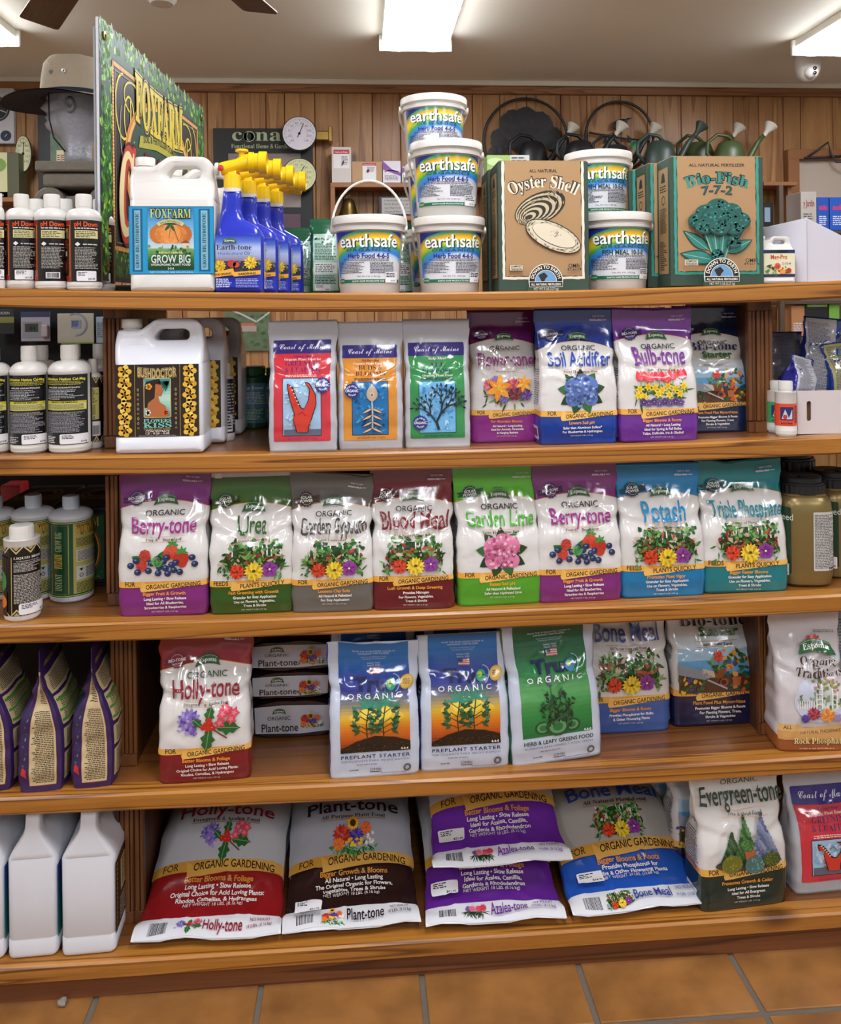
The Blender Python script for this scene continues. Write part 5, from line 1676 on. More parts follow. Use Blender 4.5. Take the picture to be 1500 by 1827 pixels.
# --- green pouches of soluble food
def green_bag(pxl, pxr, pyt, Y, label, seed, ttl='All Purpose'):
    p, w, h = p1(pxl, pxr, Y, pyt)
    m = zone_mat('film_green', '#0f5a3a', None, '#0f5a3a', None, .2, .2, .9, 0, rough=.2)
    A = Art(); rnd = random.Random(seed); H_ = h / w
    A.rect(.12, H_ * .06, .96, H_ * .80, '#a9cdbb'); A.up()
    A.text(ttl, .5, H_ * .72, .07, '#1c2c28', w=.6, font='bold')
    A.small(.18, .9, H_ * .45, H_ * .68, 12, '#2c4440', rnd); A.rect(.16, H_ * .28, .92, H_ * .42, '#e6ebe8'); A.up(); A.small(.2, .88, H_ * .29, H_ * .41, 5, '#2c4440', rnd); A.small(.18, .9, H_ * .14, H_ * .26, 6, '#2c4440', rnd)
    sticker(A, .18, H_ * .06, .7, H_ * .14, rnd, '$8.99')
    return bag('soluble_food_bag', label, w, h, .06, p, 0, m, A, None, group='green pouches behind the bucket', seed=seed, cell=.008, wrinkle=1.5, notch=.8, waist=.02)
green_bag(508, 560, 404, .30, 'dark green pouch with pale label, next to the spray bottles', 3, 'Water Soluble Plant Food')
green_bag(553, 606, 388, .22, 'dark green pouch with pale label, directly left of the handled bucket', 4)
green_bag(690, 737, 395, .26, 'dark green pouch showing in the gap right of the handled bucket', 5)

# --- buckets
def put_bucket(pxl, pxr, pyt, Y, label, kind='Herb Food 4-6-5', k2=False, seed=1, z=None, handle=-55, group='white food buckets', stick=True, h=None):
    p, w, hh = p1(pxl, pxr, Y, pyt)
    if z is not None:
        p.z = z
    h = h or hh
    A = earth_art(w / 2, h, kind, k2, seed)
    if stick:
        q = w / 2 * 1.95
        A.up(3); A.rect(q * .22, h * .135, q * .42, h * .27, '#ececee'); A.up(); A.small(q * .23, q * .40, h * .20, h * .265, 3, '#303038', random.Random(seed)); A.text('$31.95', q * .34, h * .15, h * .02, '#303038', res=2)
    p.y += w / 2
    return bucket('food_bucket', label, w / 2, h, p, A, group=group, handle=handle, rz=random.Random(seed).uniform(-.06, .06)), p, w, h
_, pb, wb, HB = put_bucket(592, 730, 381, .02, 'white bucket with its bail handle standing up, on the top shelf', seed=1, handle=84)
_, pf, wf_, HF = put_bucket(743, 876, 383, .02, 'white herb food bucket at the bottom of the front stack', seed=2)
put_bucket(738, 873, 246, .02, 'white herb food bucket on top of the front stack, above another', seed=3, z=pf.z + HF, h=HF)
_, pr, wr, HR = put_bucket(728, 850, 405, .18, 'white bucket at the bottom of the rear stack, mostly hidden', seed=4, stick=False)
put_bucket(728, 850, 278, .18, 'white bucket in the middle of the rear stack, mostly hidden', seed=5, z=pr.z + HR, h=HR, stick=False)
put_bucket(721, 845, 146, .175, 'topmost white herb food bucket, highest thing on the stack', seed=6, z=pr.z + 2 * HR, h=HR, stick=False, handle=-35)
_, pm, wm, HM = put_bucket(1052, 1186, 376, .025, 'white fish meal bucket standing on the shelf between the two cartons', 'FISH MEAL 10-5-0', True, 7)
_, pm2, wm2, HM2 = put_bucket(1030, 1150, 392, .17, 'white fish meal bucket at the back, carrying another bucket', 'FISH MEAL 10-5-0', True, 8, stick=False)
put_bucket(1026, 1148, 268, .165, 'upper white fish meal bucket between the two cartons', 'FISH MEAL 10-5-0', True, 9, z=pm2.z + HM2, h=HM2, stick=False, handle=-40)
# yellow-topped bottles half hidden between the stacks
for l, r, yt, Y, lab in ((866, 884, 420, .30, 'yellow and green bottle glimpsed between bucket stack and oyster carton'), (722, 742, 400, .34, 'clear yellow bottle glimpsed between the two bucket groups')):
    p, w, h = p1(l, r, Y, yt)
    A = Art(); A.rect(-w, h * .1, w, h * .6, '#4a8a3c'); A.up(); A.rect(-w * .6, h * .15, w * .6, h * .35, '#e8d24c')
    bottle('small_bottle', lab, w / 2 * 1.6, h, p, A, plastic=mat('yellow_liquid', '#c8b428', .25), group='half hidden small bottles', capm=mat('yellow_cap', '#e0c020', .4))

# --- kraft cartons
def carton(pxl, pxr, pyt, Y, depth, label, kind, rz=0.0, p=None, w=None, h=None):
    if p is None:
        p, w, h = p1(pxl, pxr, Y, pyt)
    t = thing('fertilizer_carton', label, 'carton', p + Vector((0, depth / 2, 0)), rz, 'kraft fertilizer cartons')
    green = '#2d4638'
    bobj('carton_body', box_bm(w, depth, h, .0012, 1), mat('carton_green', '#31483a', .6, vary=.1, bscale=20), t)
    bm = box_bm(w * .97, depth * .49, .0016, 0, 1, c=(0, -depth * .25, h + .0002)); box_bm(w * .97, depth * .49, .0016, 0, 1, bm, (0, depth * .25, h + .0002))
    bobj('top_flap', bm, mat('kraft', '#a98559', .7, vary=.1, bscale=30), t)
    A = Art(); rnd = random.Random(6)
    kraft = '#ab875c'; edge = '#e4dccb' if kind == 'oyster' else '#2f9484'
    x0, x1, y0, y1 = w * .075, w * .915, h * .115, h
    def torn(off, col):
        pts = []
        n = 26
        for i in range(n + 1):
            pts.append((x0 - off + (x1 - x0 + 2 * off) * i / n, y0 - off + rnd.uniform(-1, 1) * w * .004))
        for i in range(1, n + 1):
            pts.append((x1 + off + rnd.uniform(-1, 1) * w * .004, y0 - off + (y1 - y0 + off) * i / n))
        for i in range(n, 0, -1):
            pts.append((x0 - off + rnd.uniform(-1, 1) * w * .004, y0 - off + (y1 - y0 + off) * i / n))
        A.poly(pts, col); A.up()
    torn(w * .035, edge); torn(w * .006, '#1c1c18'); torn(0, kraft)
    cx = w * .50
    if kind == 'oyster':
        A.text('ALL NATURAL', cx, h * .915, h * .024, '#2c241c', w=w * .31, font='bold')
        for c, f in (('#2c241c', .055), ('#e6dcc8', .0)):
            A.text('Oyster Shell', cx, h * .80, h * .095, c, w=w * .74, font='serif', fat=f, arc=w * .75); A.up()
        # upper shell with growth ridges
        for j in range(11):
            k = 1 - j * .085
            A.ell(cx - w * .04 - w * .15 * (1 - k), h * .64 - h * .085 * (1 - k), w * .30 * k, h * .115 * k, '#2a241c' if j % 2 == 0 else '#c8b894', 26, .42)
            A.up()
        for i in range(90):
            a = rnd.uniform(0, 2 * pi); r = rnd.uniform(.5, .98)
            xx = w * .30 * r * cos(a); yy = h * .115 * r * sin(a)
            X = cx - w * .04 + xx * cos(.42) - yy * sin(.42); Y_ = h * .64 + xx * sin(.42) + yy * cos(.42)
            A.leaf(X, Y_, w * .05, w * .003, a + .42 + 1.4, rnd.choice(['#2a241c', '#d8caa8']), 3)
        A.up()
        A.ell(cx + w * .10, h * .42, w * .33, h * .105, '#2a241c', 26, -.42); A.up()
        A.ell(cx + w * .10, h * .42, w * .32, h * .097, '#d8ccb0', 26, -.42); A.up(); A.ell(cx + w * .11, h * .425, w * .26, h * .072, '#2a241c', 24, -.42); A.up(); A.ell(cx + w * .11, h * .427, w * .255, h * .069, '#ddd2b8', 24, -.42); A.up()
        for i in range(60):
            a = rnd.uniform(0, 2 * pi); r = rnd.uniform(.86, 1.0)
            xx = w * .31 * r * cos(a); yy = h * .093 * r * sin(a)
            A.leaf(cx + w * .10 + xx * cos(-.42) - yy * sin(-.42), h * .42 + xx * sin(-.42) + yy * cos(-.42), w * .04, w * .003, a - .42 + 1.5, '#4a4234', 3)
        for i in range(30):
            A.ell(cx + w * .13 + rnd.gauss(0, w * .025), h * .44 + rnd.gauss(0, h * .012), w * .004, w * .004, '#5a5040', 5)
        A.up()
    else:
        A.text('ALL NATURAL FERTILIZER', cx, h * .925, h * .022, '#1c2c24', w=w * .60, font='bold')
        for c, f in (('#1a2c28', .055), ('#2f8c80', .0)):
            A.text('Bio-Fish', cx, h * .80, h * .085, c, w=w * .66, font='serif', fat=f, arc=w * .9); A.up()
        for c, f in (('#1a2c28', .03), ('#2c5c60', -.005)):
            A.text('7-7-2', cx, h * .715, h * .065, c, w=w * .32, font='serif', fat=f, arc=w * .9); A.up()
        # broccoli
        G1, G2, G3 = '#1f5c54', '#2f8478', '#163c38'
        for (x_, y_, a, l, wd) in ((-.10, .28, 2.5, .34, .05), (.0, .24, .8, .42, .05), (-.04, .20, 2.95, .38, .06), (.10, .26, .45, .30, .05), (-.02, .28, 2.1, .40, .045), (.06, .30, 1.0, .40, .05)):
            A.leaf(cx + w * x_, h * y_, w * l, w * wd * 1.25, a, G3, 7); A.up(); A.leaf(cx + w * x_, h * y_, w * l * .95, w * wd, a, G2, 7); A.up(); A.line([(cx + w * x_, h * y_), (cx + w * (x_ + l * .9 * cos(a)), h * y_ + w * l * .9 * sin(a))], w * .006, '#9cc4b0'); A.up()
        A.poly([(cx - w * .06, h * .13), (cx + w * .07, h * .13), (cx + w * .10, h * .42), (cx - w * .12, h * .42)], '#3c8478'); A.up()
        for i in range(7):
            A.line([(cx + w * (-.03 + i * .012), h * .16), (cx + w * (-.16 + i * .055), h * .44)], w * .012, ['#8cbcaa', '#2c6c60'][i % 2])
        A.up()
        for (x_, y_, r) in ((0, .60, .13), (-.13, .56, .12), (.13, .57, .12), (-.22, .50, .11), (.22, .50, .12), (-.05, .52, .14), (.09, .51, .13), (-.16, .46, .11), (.16, .45, .11), (0, .455, .12), (-.03, .24, .07), (.15, .33, .08)):
            A.ell(cx + w * x_, h * y_, w * r, w * r * .78, G3, 18); A.up(); A.ell(cx + w * x_, h * y_ + w * .008, w * r * .93, w * r * .70, G1, 18); A.up()
            for i in range(int(28)):
                a, q = rnd.uniform(0, 2 * pi), rnd.random() ** .5 * .85
                A.ell(cx + w * x_ + w * r * q * cos(a), h * y_ + w * .008 + w * r * .7 * q * sin(a), w * .014, w * .012, rnd.choice([G2, G1, '#3c9c8c', G3]), 6)
            A.up()
    # round earth badge
    bx, by = w * .51, h * .075
    A.up(2)
    R1 = w * .185
    A.ell(bx, by, R1 * 1.03, R1 * 1.03, '#e8e4d8', 30); A.up(); A.ell(bx, by, R1 * .98, R1 * .98, '#14140f', 30); A.up(); A.ell(bx, by, R1 * .66, R1 * .66, '#e8e4d8', 24); A.up(); A.ell(bx, by, R1 * .63, R1 * .63, '#6c9cc4', 24); A.up()
    A.poly(rounded([(bx - R1 * .45, by + R1 * .35), (bx - R1 * .1, by + R1 * .52), (bx + R1 * .12, by + R1 * .30), (bx - R1 * .05, by + R1 * .12), (bx - R1 * .12, by - R1 * .12), (bx - R1 * .25, by - R1 * .02)], R1 * .06), '#23201a')
    A.poly([(bx, by - R1 * .02), (bx + R1 * .2, by - R1 * .05), (bx + R1 * .1, by - R1 * .35)], '#23201a')
    A.text('DOWN TO EARTH', bx, by + R1 * .74, R1 * .19, '#f0ecdc', w=R1 * .74 * 2.75, font='bold', arc=R1 * .74)
    A.up(); A.rect(bx - w * .185, by - h * .045, bx + w * .185, by - h * .002, '#e8e4d8'); A.up(); A.rect(bx - w * .18, by - h * .041, bx + w * .18, by - h * .006, '#14140f'); A.up(); A.text('ALL NATURAL FERTILIZERS', bx, by - h * .033, h * .017, '#f0ecdc', w=w * .33, font='bold')
    A.rect(bx - w * .2, 0, bx + w * .2, by - h * .045, green); A.up(); A.text('NET WT 5 LB (2.27 kg)', bx, h * .008, h * .018, '#e0dccc', w=w * .27, font='gill')
    A.rect(w * .11, h * .155, w * .26, h * .205, '#d8ccb4'); A.frame(w * .11, h * .155, w * .26, h * .205, w * .004, '#2c2820'); A.up(); A.text('COMPOST', w * .185, h * .183, h * .014, '#2c2820', w=w * .12, font='bold'); A.text('THIS BOX!', w * .185, h * .162, h * .014, '#2c2820', w=w * .12, font='bold')
    A.text('OMRI', w * .825, h * .178, h * .030, '#1c1812', w=w * .13, font='gill', fat=.01); A.rect(w * .75, h * .160, w * .90, h * .172, '#1c1812'); A.up(); A.text('LISTED', w * .825, h * .162, h * .008, '#c8b48c', w=w * .12, font='bold', res=2)
    A.build('printed_front', front_fn(-w / 2, -depth / 2, 0), matte, t, clip=(0.001, 0, w - .001, h))
    B = Art(); d0 = depth
    B.rect(d0 * .14, h * .10, d0 * .86, h * .93, '#a08056'); B.frame(d0 * .14, h * .10, d0 * .86, h * .93, .0012, edge); B.up()
    B.poly([(d0 * .35, h * .82), (d0 * .65, h * .82), (d0 * .6, h * .88), (d0 * .52, h * .90), (d0 * .4, h * .88)], '#2c2820'); B.small(d0 * .25, d0 * .75, h * .74, h * .80, 3, '#2c2820', rnd)
    B.ring(d0 * .5, h * .68, d0 * .10, d0 * .13, '#2c2820', 14)
    B.small(d0 * .25, d0 * .75, h * .42, h * .62, 14, '#3c3428', rnd); B.small(d0 * .22, d0 * .78, h * .13, h * .36, 14, '#3c3428', rnd, .5)
    B.build('printed_side', left_fn(-w / 2, depth / 2, 0), matte, t)
    return t, p, w, h
co, po, wo, ho = carton(891, 1052, 288, .025, .095, 'kraft and dark green carton with an oyster shell drawing', 'oyster')
clone(co, po + Vector((-.005, .0475 + .10, 0)), .0, 'carton standing behind the oyster shell carton, its dark side showing')
cb, pb2, wb2, hb2 = carton(1198, 1364, 280, .022, .075, 'front kraft and green carton with a broccoli drawing', 'fish')
for i, (dx, Y, lab) in enumerate(((.022, .125, 'second'), (.044, .205, 'third'), (.064, .285, 'rearmost'))):
    clone(cb, Vector((pb2.x - dx * .55 - .008, pb2.y + .0375 + (Y - .045), pb2.z)), 0, '%s carton in the row behind the broccoli carton, only its side showing' % lab)

# --- little jug and the white carton at the right end
p, w, h = p1(1362, 1420, .03, 420)
def mag_art(w):
    A = Art(); rnd = random.Random(5)
    A.rect(.02 * w, .20 * w, .98 * w, 1.0 * w, '#ded8b8'); A.up(); A.rect(.02 * w, .90 * w, .98 * w, 1.0 * w, '#24305c'); A.rect(.02 * w, .20 * w, .98 * w, .28 * w, '#24305c'); A.poly([(.2 * w, 1.0 * w), (.25 * w, .93 * w), (.72 * w, .90 * w), (.8 * w, 1.0 * w)], '#2c5a3c'); A.up()
    A.text('Mag-Pro', .5 * w, .73 * w, .13 * w, '#c0521e', w=.5 * w, font='gill', fat=.02); A.text('2-15-4', .72 * w, .56 * w, .07 * w, '#3c3424', font='gill')
    foliage(A, .05 * w, .30 * w, .9 * w, .46 * w, 30, GREENS + ['#c83a2c', '#e8a03c', '#7a2c34'], rnd, .10 * w, .4); A.up()
    zinnia(A, .45 * w, .52 * w, .10 * w, ['#e0604c', '#c8402c']); A.ell(.78 * w, .38 * w, .08 * w, .08 * w, '#b82c24', 9); A.ell(.6 * w, .35 * w, .09 * w, .07 * w, '#e89a2c', 9); A.leaf(.1 * w, .5 * w, .2 * w, .03 * w, .3, '#2c5a34')
    return A
jug('additive_jug', 'small white handled jug with a cream and red flower label', w, .05, p + Vector((0, .025, 0)), -.04, mag_art(w), hk=h / (1.58 * w), group='small jugs on the top shelf')
# white open carton with sloping top
a, b_, c = at(1387, 500, .10), at(1440, 502, .03), at(1530, 492, .05)
zf = zs(1, b_.x)
t = thing('magazine_box', 'glossy white file-shaped carton with a sloping top, right end of the top shelf', 'box', (b_.x, b_.y, zf), .0)
def slope_box(name, parent, P, m):
    bm = bmesh.new(); n = len(P)
    lo = [bm.verts.new((x, y, 0)) for x, y, z in P]; hi = [bm.verts.new((x, y, z)) for x, y, z in P]
    for i in range(n):
        bm.faces.new((lo[i], lo[(i + 1) % n], hi[(i + 1) % n], hi[i]))
    bm.faces.new(list(reversed(lo))); bm.faces.new(hi)
    bmesh.ops.bevel(bm, geom=bm.edges[:], offset=.001, segments=1, affect='EDGES')
    return bobj(name, bm, m, parent)
white_gloss = mat('white_gloss_card', '#cfcdd6', .18, coat=.5)
hz = at(1440, 388, .03).z - zf; hr = at(1500, 428, .05).z - zf; hl = at(1387, 406, .10).z - zf
slope_box('box_body', t, [(0, 0, hz), (.14, .012, hr - .02), (.14, .16, hr - .02), (-.058, .16, hl), (-.058, .07, hl)], white_gloss)
bm = box_bm(.001, .0012, hz * .96, c=(0.0, -.0004, 0))
bobj('folded_edge', bm, mat('card_edge', '#b4b0b4', .6), t)
# grey shape left behind it
p, w, h = p1(1362, 1442, .24, 404)
th_ = thing('storage_tub', 'pale grey tub standing behind the little jug', 'tub', p + Vector((0, .05, 0)))
bobj('tub_body', box_bm(w, .09, h, .008, 3), mat('pale_grey', '#a8a8b0', .4), th_, smooth=40)
# green leaflet box behind the oyster carton
p, w, h = p1(872, 948, .30, 276)
tt = thing('leaflet_box', 'leaf green printed box standing behind the oyster shell carton', 'box', p + Vector((0, .03, 0)))
bobj('box_body', box_bm(w, .05, h, .001, 1), mat('pale_green_card', '#9cc06c', .5), tt)
A = Art(); A.rect(w * .55, h * .92, w, h, '#c8ccc8'); A.up(); A.small(w * .58, w * .97, h * .93, h * .99, 3, '#505050', random.Random(1)); A.ell(w * .2, h * .95, w * .2, h * .03, '#c4dca0', 12)
A.build('printed_front', front_fn(-w / 2, -.025, 0), matte, tt)
# ---------------------------------------------------------------- second shelf
def pk(k, pxl, pxr, Y, pyt=None):
    return place(k, pxl, pxr, Y, pyt)
def calmag_art(r, h, seed, price='$19.95'):
    rnd = random.Random(seed); A = Art(); L = 2 * pi * r
    y0, y1 = h * .085, h * .73; H_ = y1 - y0
    A.rect(-L * .22, y0, L * .16, y1, '#15161a'); A.rect(L * .20, y0, L * .42, y1, '#15161a'); A.rect(-L * .47, y0, -L * .25, y1, '#3c5a30'); A.up()
    ya = y0 + H_ * .92
    A.text('Cultivation Nation Cal-Mag', -L * .035, ya, H_ * .035, '#d8cc3c', w=L * .34, font='bold', fat=.01)
    A.small(-L * .20, L * .14, y0 + H_ * .85, y0 + H_ * .91, 3, '#b0a83c', rnd, .8)
    A.text('ANALISIS GARANTIZADO', -L * .04, y0 + H_ * .805, H_ * .020, '#d8d8d8', w=L * .26, font='bold')
    A.small(-L * .20, L * .14, y0 + H_ * .64, y0 + H_ * .79, 7, '#a8a8ac', rnd, .4)
    A.rect(-L * .20, y0 + H_ * .49, L * .145, y0 + H_ * .62, '#c8bc28'); A.up(); A.text('MODO DE EMPLEO:', -L * .03, y0 + H_ * .595, H_ * .02, '#1c1c10', w=L * .2, font='bold'); A.rect(-L * .195, y0 + H_ * .50, L * .14, y0 + H_ * .585, '#dcd88c'); A.up(); A.small(-L * .19, L * .135, y0 + H_ * .505, y0 + H_ * .58, 6, '#3c3a1c', rnd, .9)
    A.small(-L * .20, L * .14, y0 + H_ * .17, y0 + H_ * .47, 17, '#9a9aa0', rnd, .7)
    A.small(-L * .20, -L * .09, y0 + H_ * .02, y0 + H_ * .12, 4, '#d0d0d0', rnd, .8)
    A.text('Cultivation', L * .31, ya, H_ * .035, '#d8cc3c', w=L * .16, font='bold'); A.rect(L * .22, y0 + H_ * .49, L * .41, y0 + H_ * .60, '#c8bc28'); A.small(L * .22, L * .40, y0 + H_ * .62, y0 + H_ * .9, 16, '#a8a8ac', rnd, .7); A.small(L * .22, L * .40, y0 + H_ * .05, y0 + H_ * .47, 20, '#a8a8ac', rnd, .7)
    sticker(A, -L * .06, y0 + H_ * .01, L * .155, y0 + H_ * .15, rnd, price)
    return A
def row2(spots, Y, group, art, k=2, **kw):
    out = []
    for (l, r, yt, sd), lab in spots:
        p, w, h = pk(k, l, r, Y, yt)
        p.y += w / 2
        out.append(bottle('supplement_bottle', lab, w / 2, h, p, art(w / 2, h, sd), group=group, art_ang=.34 - (.12 if sd % 2 else .0), **kw))
    return out
row2([((-66, 4, 620, 1), 'black-labelled bottle cut off by the left edge on the second shelf'), ((4, 72, 618, 2), 'first whole black and yellow labelled supplement bottle on the second shelf'), ((72, 149, 616, 3), 'black and yellow labelled bottle with $19.95 sticker, nearest the left post')], .03, 'black and yellow supplement bottles', calmag_art, neck=.40, capr=.42)
row2([((28, 92, 617, 4), 'white-capped bottle standing behind the first pair on the second shelf'), ((92, 150, 615, 6), 'grey-capped bottle standing behind the $19.95 bottle on the second shelf'), ((140, 196, 614, 8), 'dark labelled bottle behind the others, half hidden by the left post')], .13, 'second row of supplement bottles', calmag_art, neck=.40, capr=.42)
def iron_art(r, h, seed):
    rnd = random.Random(seed); A = Art(); L = 2 * pi * r; y0, y1 = h * .07, h * .80; H_ = y1 - y0
    A.rect(-L * .46, y0, L * .40, y1, '#1d1712'); A.up()
    n = 7
    for yy, sg in ((y1, -1), (y0, 1)):
        for i in range(n):
            xa = -L * .46 + L * .86 * i / n; xb = xa + L * .86 / n
            for c, f in (('#c8b888', 1), ('#1d1712', .72), ('#b09a68', .5)):
                A.poly([(xa + (xb - xa) * (1 - f) / 2, yy), (xb - (xb - xa) * (1 - f) / 2, yy), ((xa + xb) / 2, yy + sg * H_ * .10 * f)], c); A.up()
            A.up(-3)
    A.up(4)
    A.rect(-L * .16, y0 + H_ * .35, L * .14, y0 + H_ * .84, '#b8b060' if seed == 1 else '#1d1712'); A.up()
    return A, rnd, L, y0, H_
p, w, h = pk(2, 143, 176, .095, 641)
A, rnd, L, y0, H_ = iron_art(w / 2, h, 1)
A.small(-L * .14, L * .12, y0 + H_ * .6, y0 + H_ * .82, 10, '#3c3a20', rnd, .7); A.rect(-L * .1, y0 + H_ * .42, L * .08, y0 + H_ * .58, '#8c8840'); A.text('3-4-3', 0, y0 + H_ * .36, H_ * .04, '#2c2a18', font='bold')
A.rect(L * .02, y0 + H_ * .10, L * .16, y0 + H_ * .32, '#e4e4e8'); A.up(); A.barcode(L * .04, y0 + H_ * .12, L * .14, y0 + H_ * .26, rnd)
p.y += w / 2
bottle('supplement_bottle', 'slim bottle with olive yellow label and zigzag edging beside the left post', w / 2, h, p, A, neck=.45, capr=.48)

# --- dark labelled jugs
def bush_art(w):
    A = Art(); rnd = random.Random(9); y0, y1 = .205 * w, 1.035 * w
    A.rect(.02 * w, y0, .96 * w, y1, '#2c1e18'); A.up()
    for xx in (.235, .745):
        A.line([(xx * w, y0), (xx * w, y1)], .005 * w, '#b8a040')
    for cx in (.12, .855):
        for i in range(6):
            yy = y1 - (.08 + i * .135) * w
            for q in range(5):
                a = 2 * pi * q / 5 + i
                A.ell((cx + .042 * cos(a)) * w, yy + .042 * w * sin(a), .042 * w, .034 * w, ['#e4b83c', '#f0cc58', '#d8a428'][(q + i) % 3], 9, a)
            A.up(); A.ell(cx * w, yy, .02 * w, .02 * w, '#8c5a1c', 7); A.line([(cx * w, yy), ((cx + .05) * w, yy + .02 * w)], .008 * w, '#f4e088'); A.up(-1)
    A.up(3)
    for c, f in (('#c8b070', .07), ('#241812', .035), ('#c8b070', -.005)):
        A.text('BUSHDOCTOR', .49 * w, y1 - .135 * w, .10 * w, c, w=.44 * w, font='bold', fat=f, bow=-.02 * w); A.up()
    xa, xb, ya, yb = .345 * w, .635 * w, y0 + .225 * w, y0 + .665 * w
    A.frame(xa - .01 * w, ya - .01 * w, xb + .01 * w, yb + .01 * w, .01 * w, '#c8b070')
    grad(A, xa, ya, xb, yb, ['#3c8a7c', '#8ac4b4', '#b8dcc8', '#6cb8a8', '#2c8494'], 12); A.up()
    for i in range(6):
        A.leaf(xb - .01 * w, yb - .03 * w, .14 * w, .012 * w, pi + .1 + i * .22, '#1f5c4c')
    # plain portrait: woman with dark hair in profile, flower behind the ear
    cx = (xa + xb) / 2
    A.poly(rounded([(xa + .02 * w, yb - .03 * w), (cx + .03 * w, yb), (cx + .045 * w, yb - .07 * w), (cx - .02 * w, yb - .12 * w), (cx - .04 * w, ya + .13 * w), (xa, ya + .10 * w), (xa, yb - .1 * w)], .02 * w), '#2a1a14'); A.up()
    A.poly(rounded([(cx - .02 * w, yb - .06 * w), (cx + .05 * w, yb - .07 * w), (cx + .055 * w, yb - .12 * w), (cx + .07 * w, yb - .15 * w), (cx + .055 * w, yb - .17 * w), (cx + .05 * w, yb - .20 * w), (cx + .01 * w, yb - .20 * w), (cx + .03 * w, yb - .27 * w), (cx + .10 * w, yb - .32 * w), (cx + .10 * w, ya), (xa + .02 * w, ya), (xa + .04 * w, yb - .28 * w), (cx - .03 * w, yb - .22 * w)], .012 * w), '#b0683c'); A.up()
    for q in range(5):
        A.ell(xa + .05 * w + .02 * w * cos(q * 1.26), yb - .09 * w + .02 * w * sin(q * 1.26), .02 * w, .018 * w, '#f0a838', 8)
    for q in range(5):
        A.ell(xb - .05 * w + .02 * w * cos(q * 1.26), ya + .05 * w + .02 * w * sin(q * 1.26), .02 * w, .018 * w, '#e86028', 8); A.ell(xa + .04 * w + .015 * w * cos(q * 1.26), ya + .05 * w + .018 * w * sin(q * 1.26), .018 * w, .018 * w, '#efe6d8', 8)
    A.up()
    A.text('FLOWERS', .49 * w, y0 + .165 * w, .038 * w, '#8ac8b8', w=.31 * w, font='serif', fat=.01); A.text('KISS', .49 * w, y0 + .105 * w, .055 * w, '#78c0b0', w=.32 * w, font='serif', fat=.01)
    A.text('FOLIAR PLANT FOOD', .49 * w, y0 + .078 * w, .018 * w, '#a89a70', w=.3 * w, font='bold', res=2); A.text('CONCENTRATE', .49 * w, y0 + .052 * w, .022 * w, '#e0d8c8', w=.27 * w, font='bold'); A.text('1.0 - 0.20 - 0.05', .49 * w, y0 + .026 * w, .020 * w, '#e0d8c8', w=.27 * w, font='bold'); A.text('ONE GALLON (3.78 L)   NET WEIGHT 8.5 LBS (3.85 kg)', .49 * w, y0 + .006 * w, .012 * w, '#c8c0b0', w=.42 * w, res=2)
    for i in range(9):
        for xx in (.275, .70):
            yy = y0 + (.10 + i * .055) * w
            (A.ell if i % 3 else A.ell)(xx * w, yy, .012 * w, (.018 if i % 3 else .012) * w, '#a89870', 8); A.up(); A.ell(xx * w, yy, .006 * w, .010 * w, '#2c1e18', 6); A.up(-1)
    return A
p, w, h = pk(2, 202, 360, .02, 568)
bj = jug('plant_food_jug', 'white handled jug with a dark label of yellow hibiscus and a woman in profile', w, .105, p + Vector((0, .0525, 0)), .0, bush_art(w), hk=h / (1.58 * w), group='dark labelled jugs', plastic=mat('cool_white_plastic', '#dcdfe6', .3, coat=.15, bump=.1, bscale=14))
clone(bj, p + Vector((.022, .175, 0)), 0, 'second white jug behind the hibiscus labelled jug')
clone(bj, p + Vector((.040, .298, 0)), 0, 'rearmost white jug of the three behind the hibiscus labelled jug')
p, w, h = pk(2, 388, 417, .20, 648)
A = Art(); rnd = random.Random(3); L = pi * w
A.rect(-L * .45, h * .1, L * .45, h * .8, '#17181a'); A.up(); A.small(0, L * .2, h * .2, h * .75, 14, '#a8a8a8', rnd); A.rect(-L * .03, h * .12, L * .14, h * .35, '#dcdfe4'); A.up(); A.small(0, L * .12, h * .14, h * .33, 5, '#303038', rnd)
bottle('supplement_bottle', 'slim black-labelled bottle right of the hibiscus labelled jug', w / 2, h, p, A, neck=.5, capr=.55)

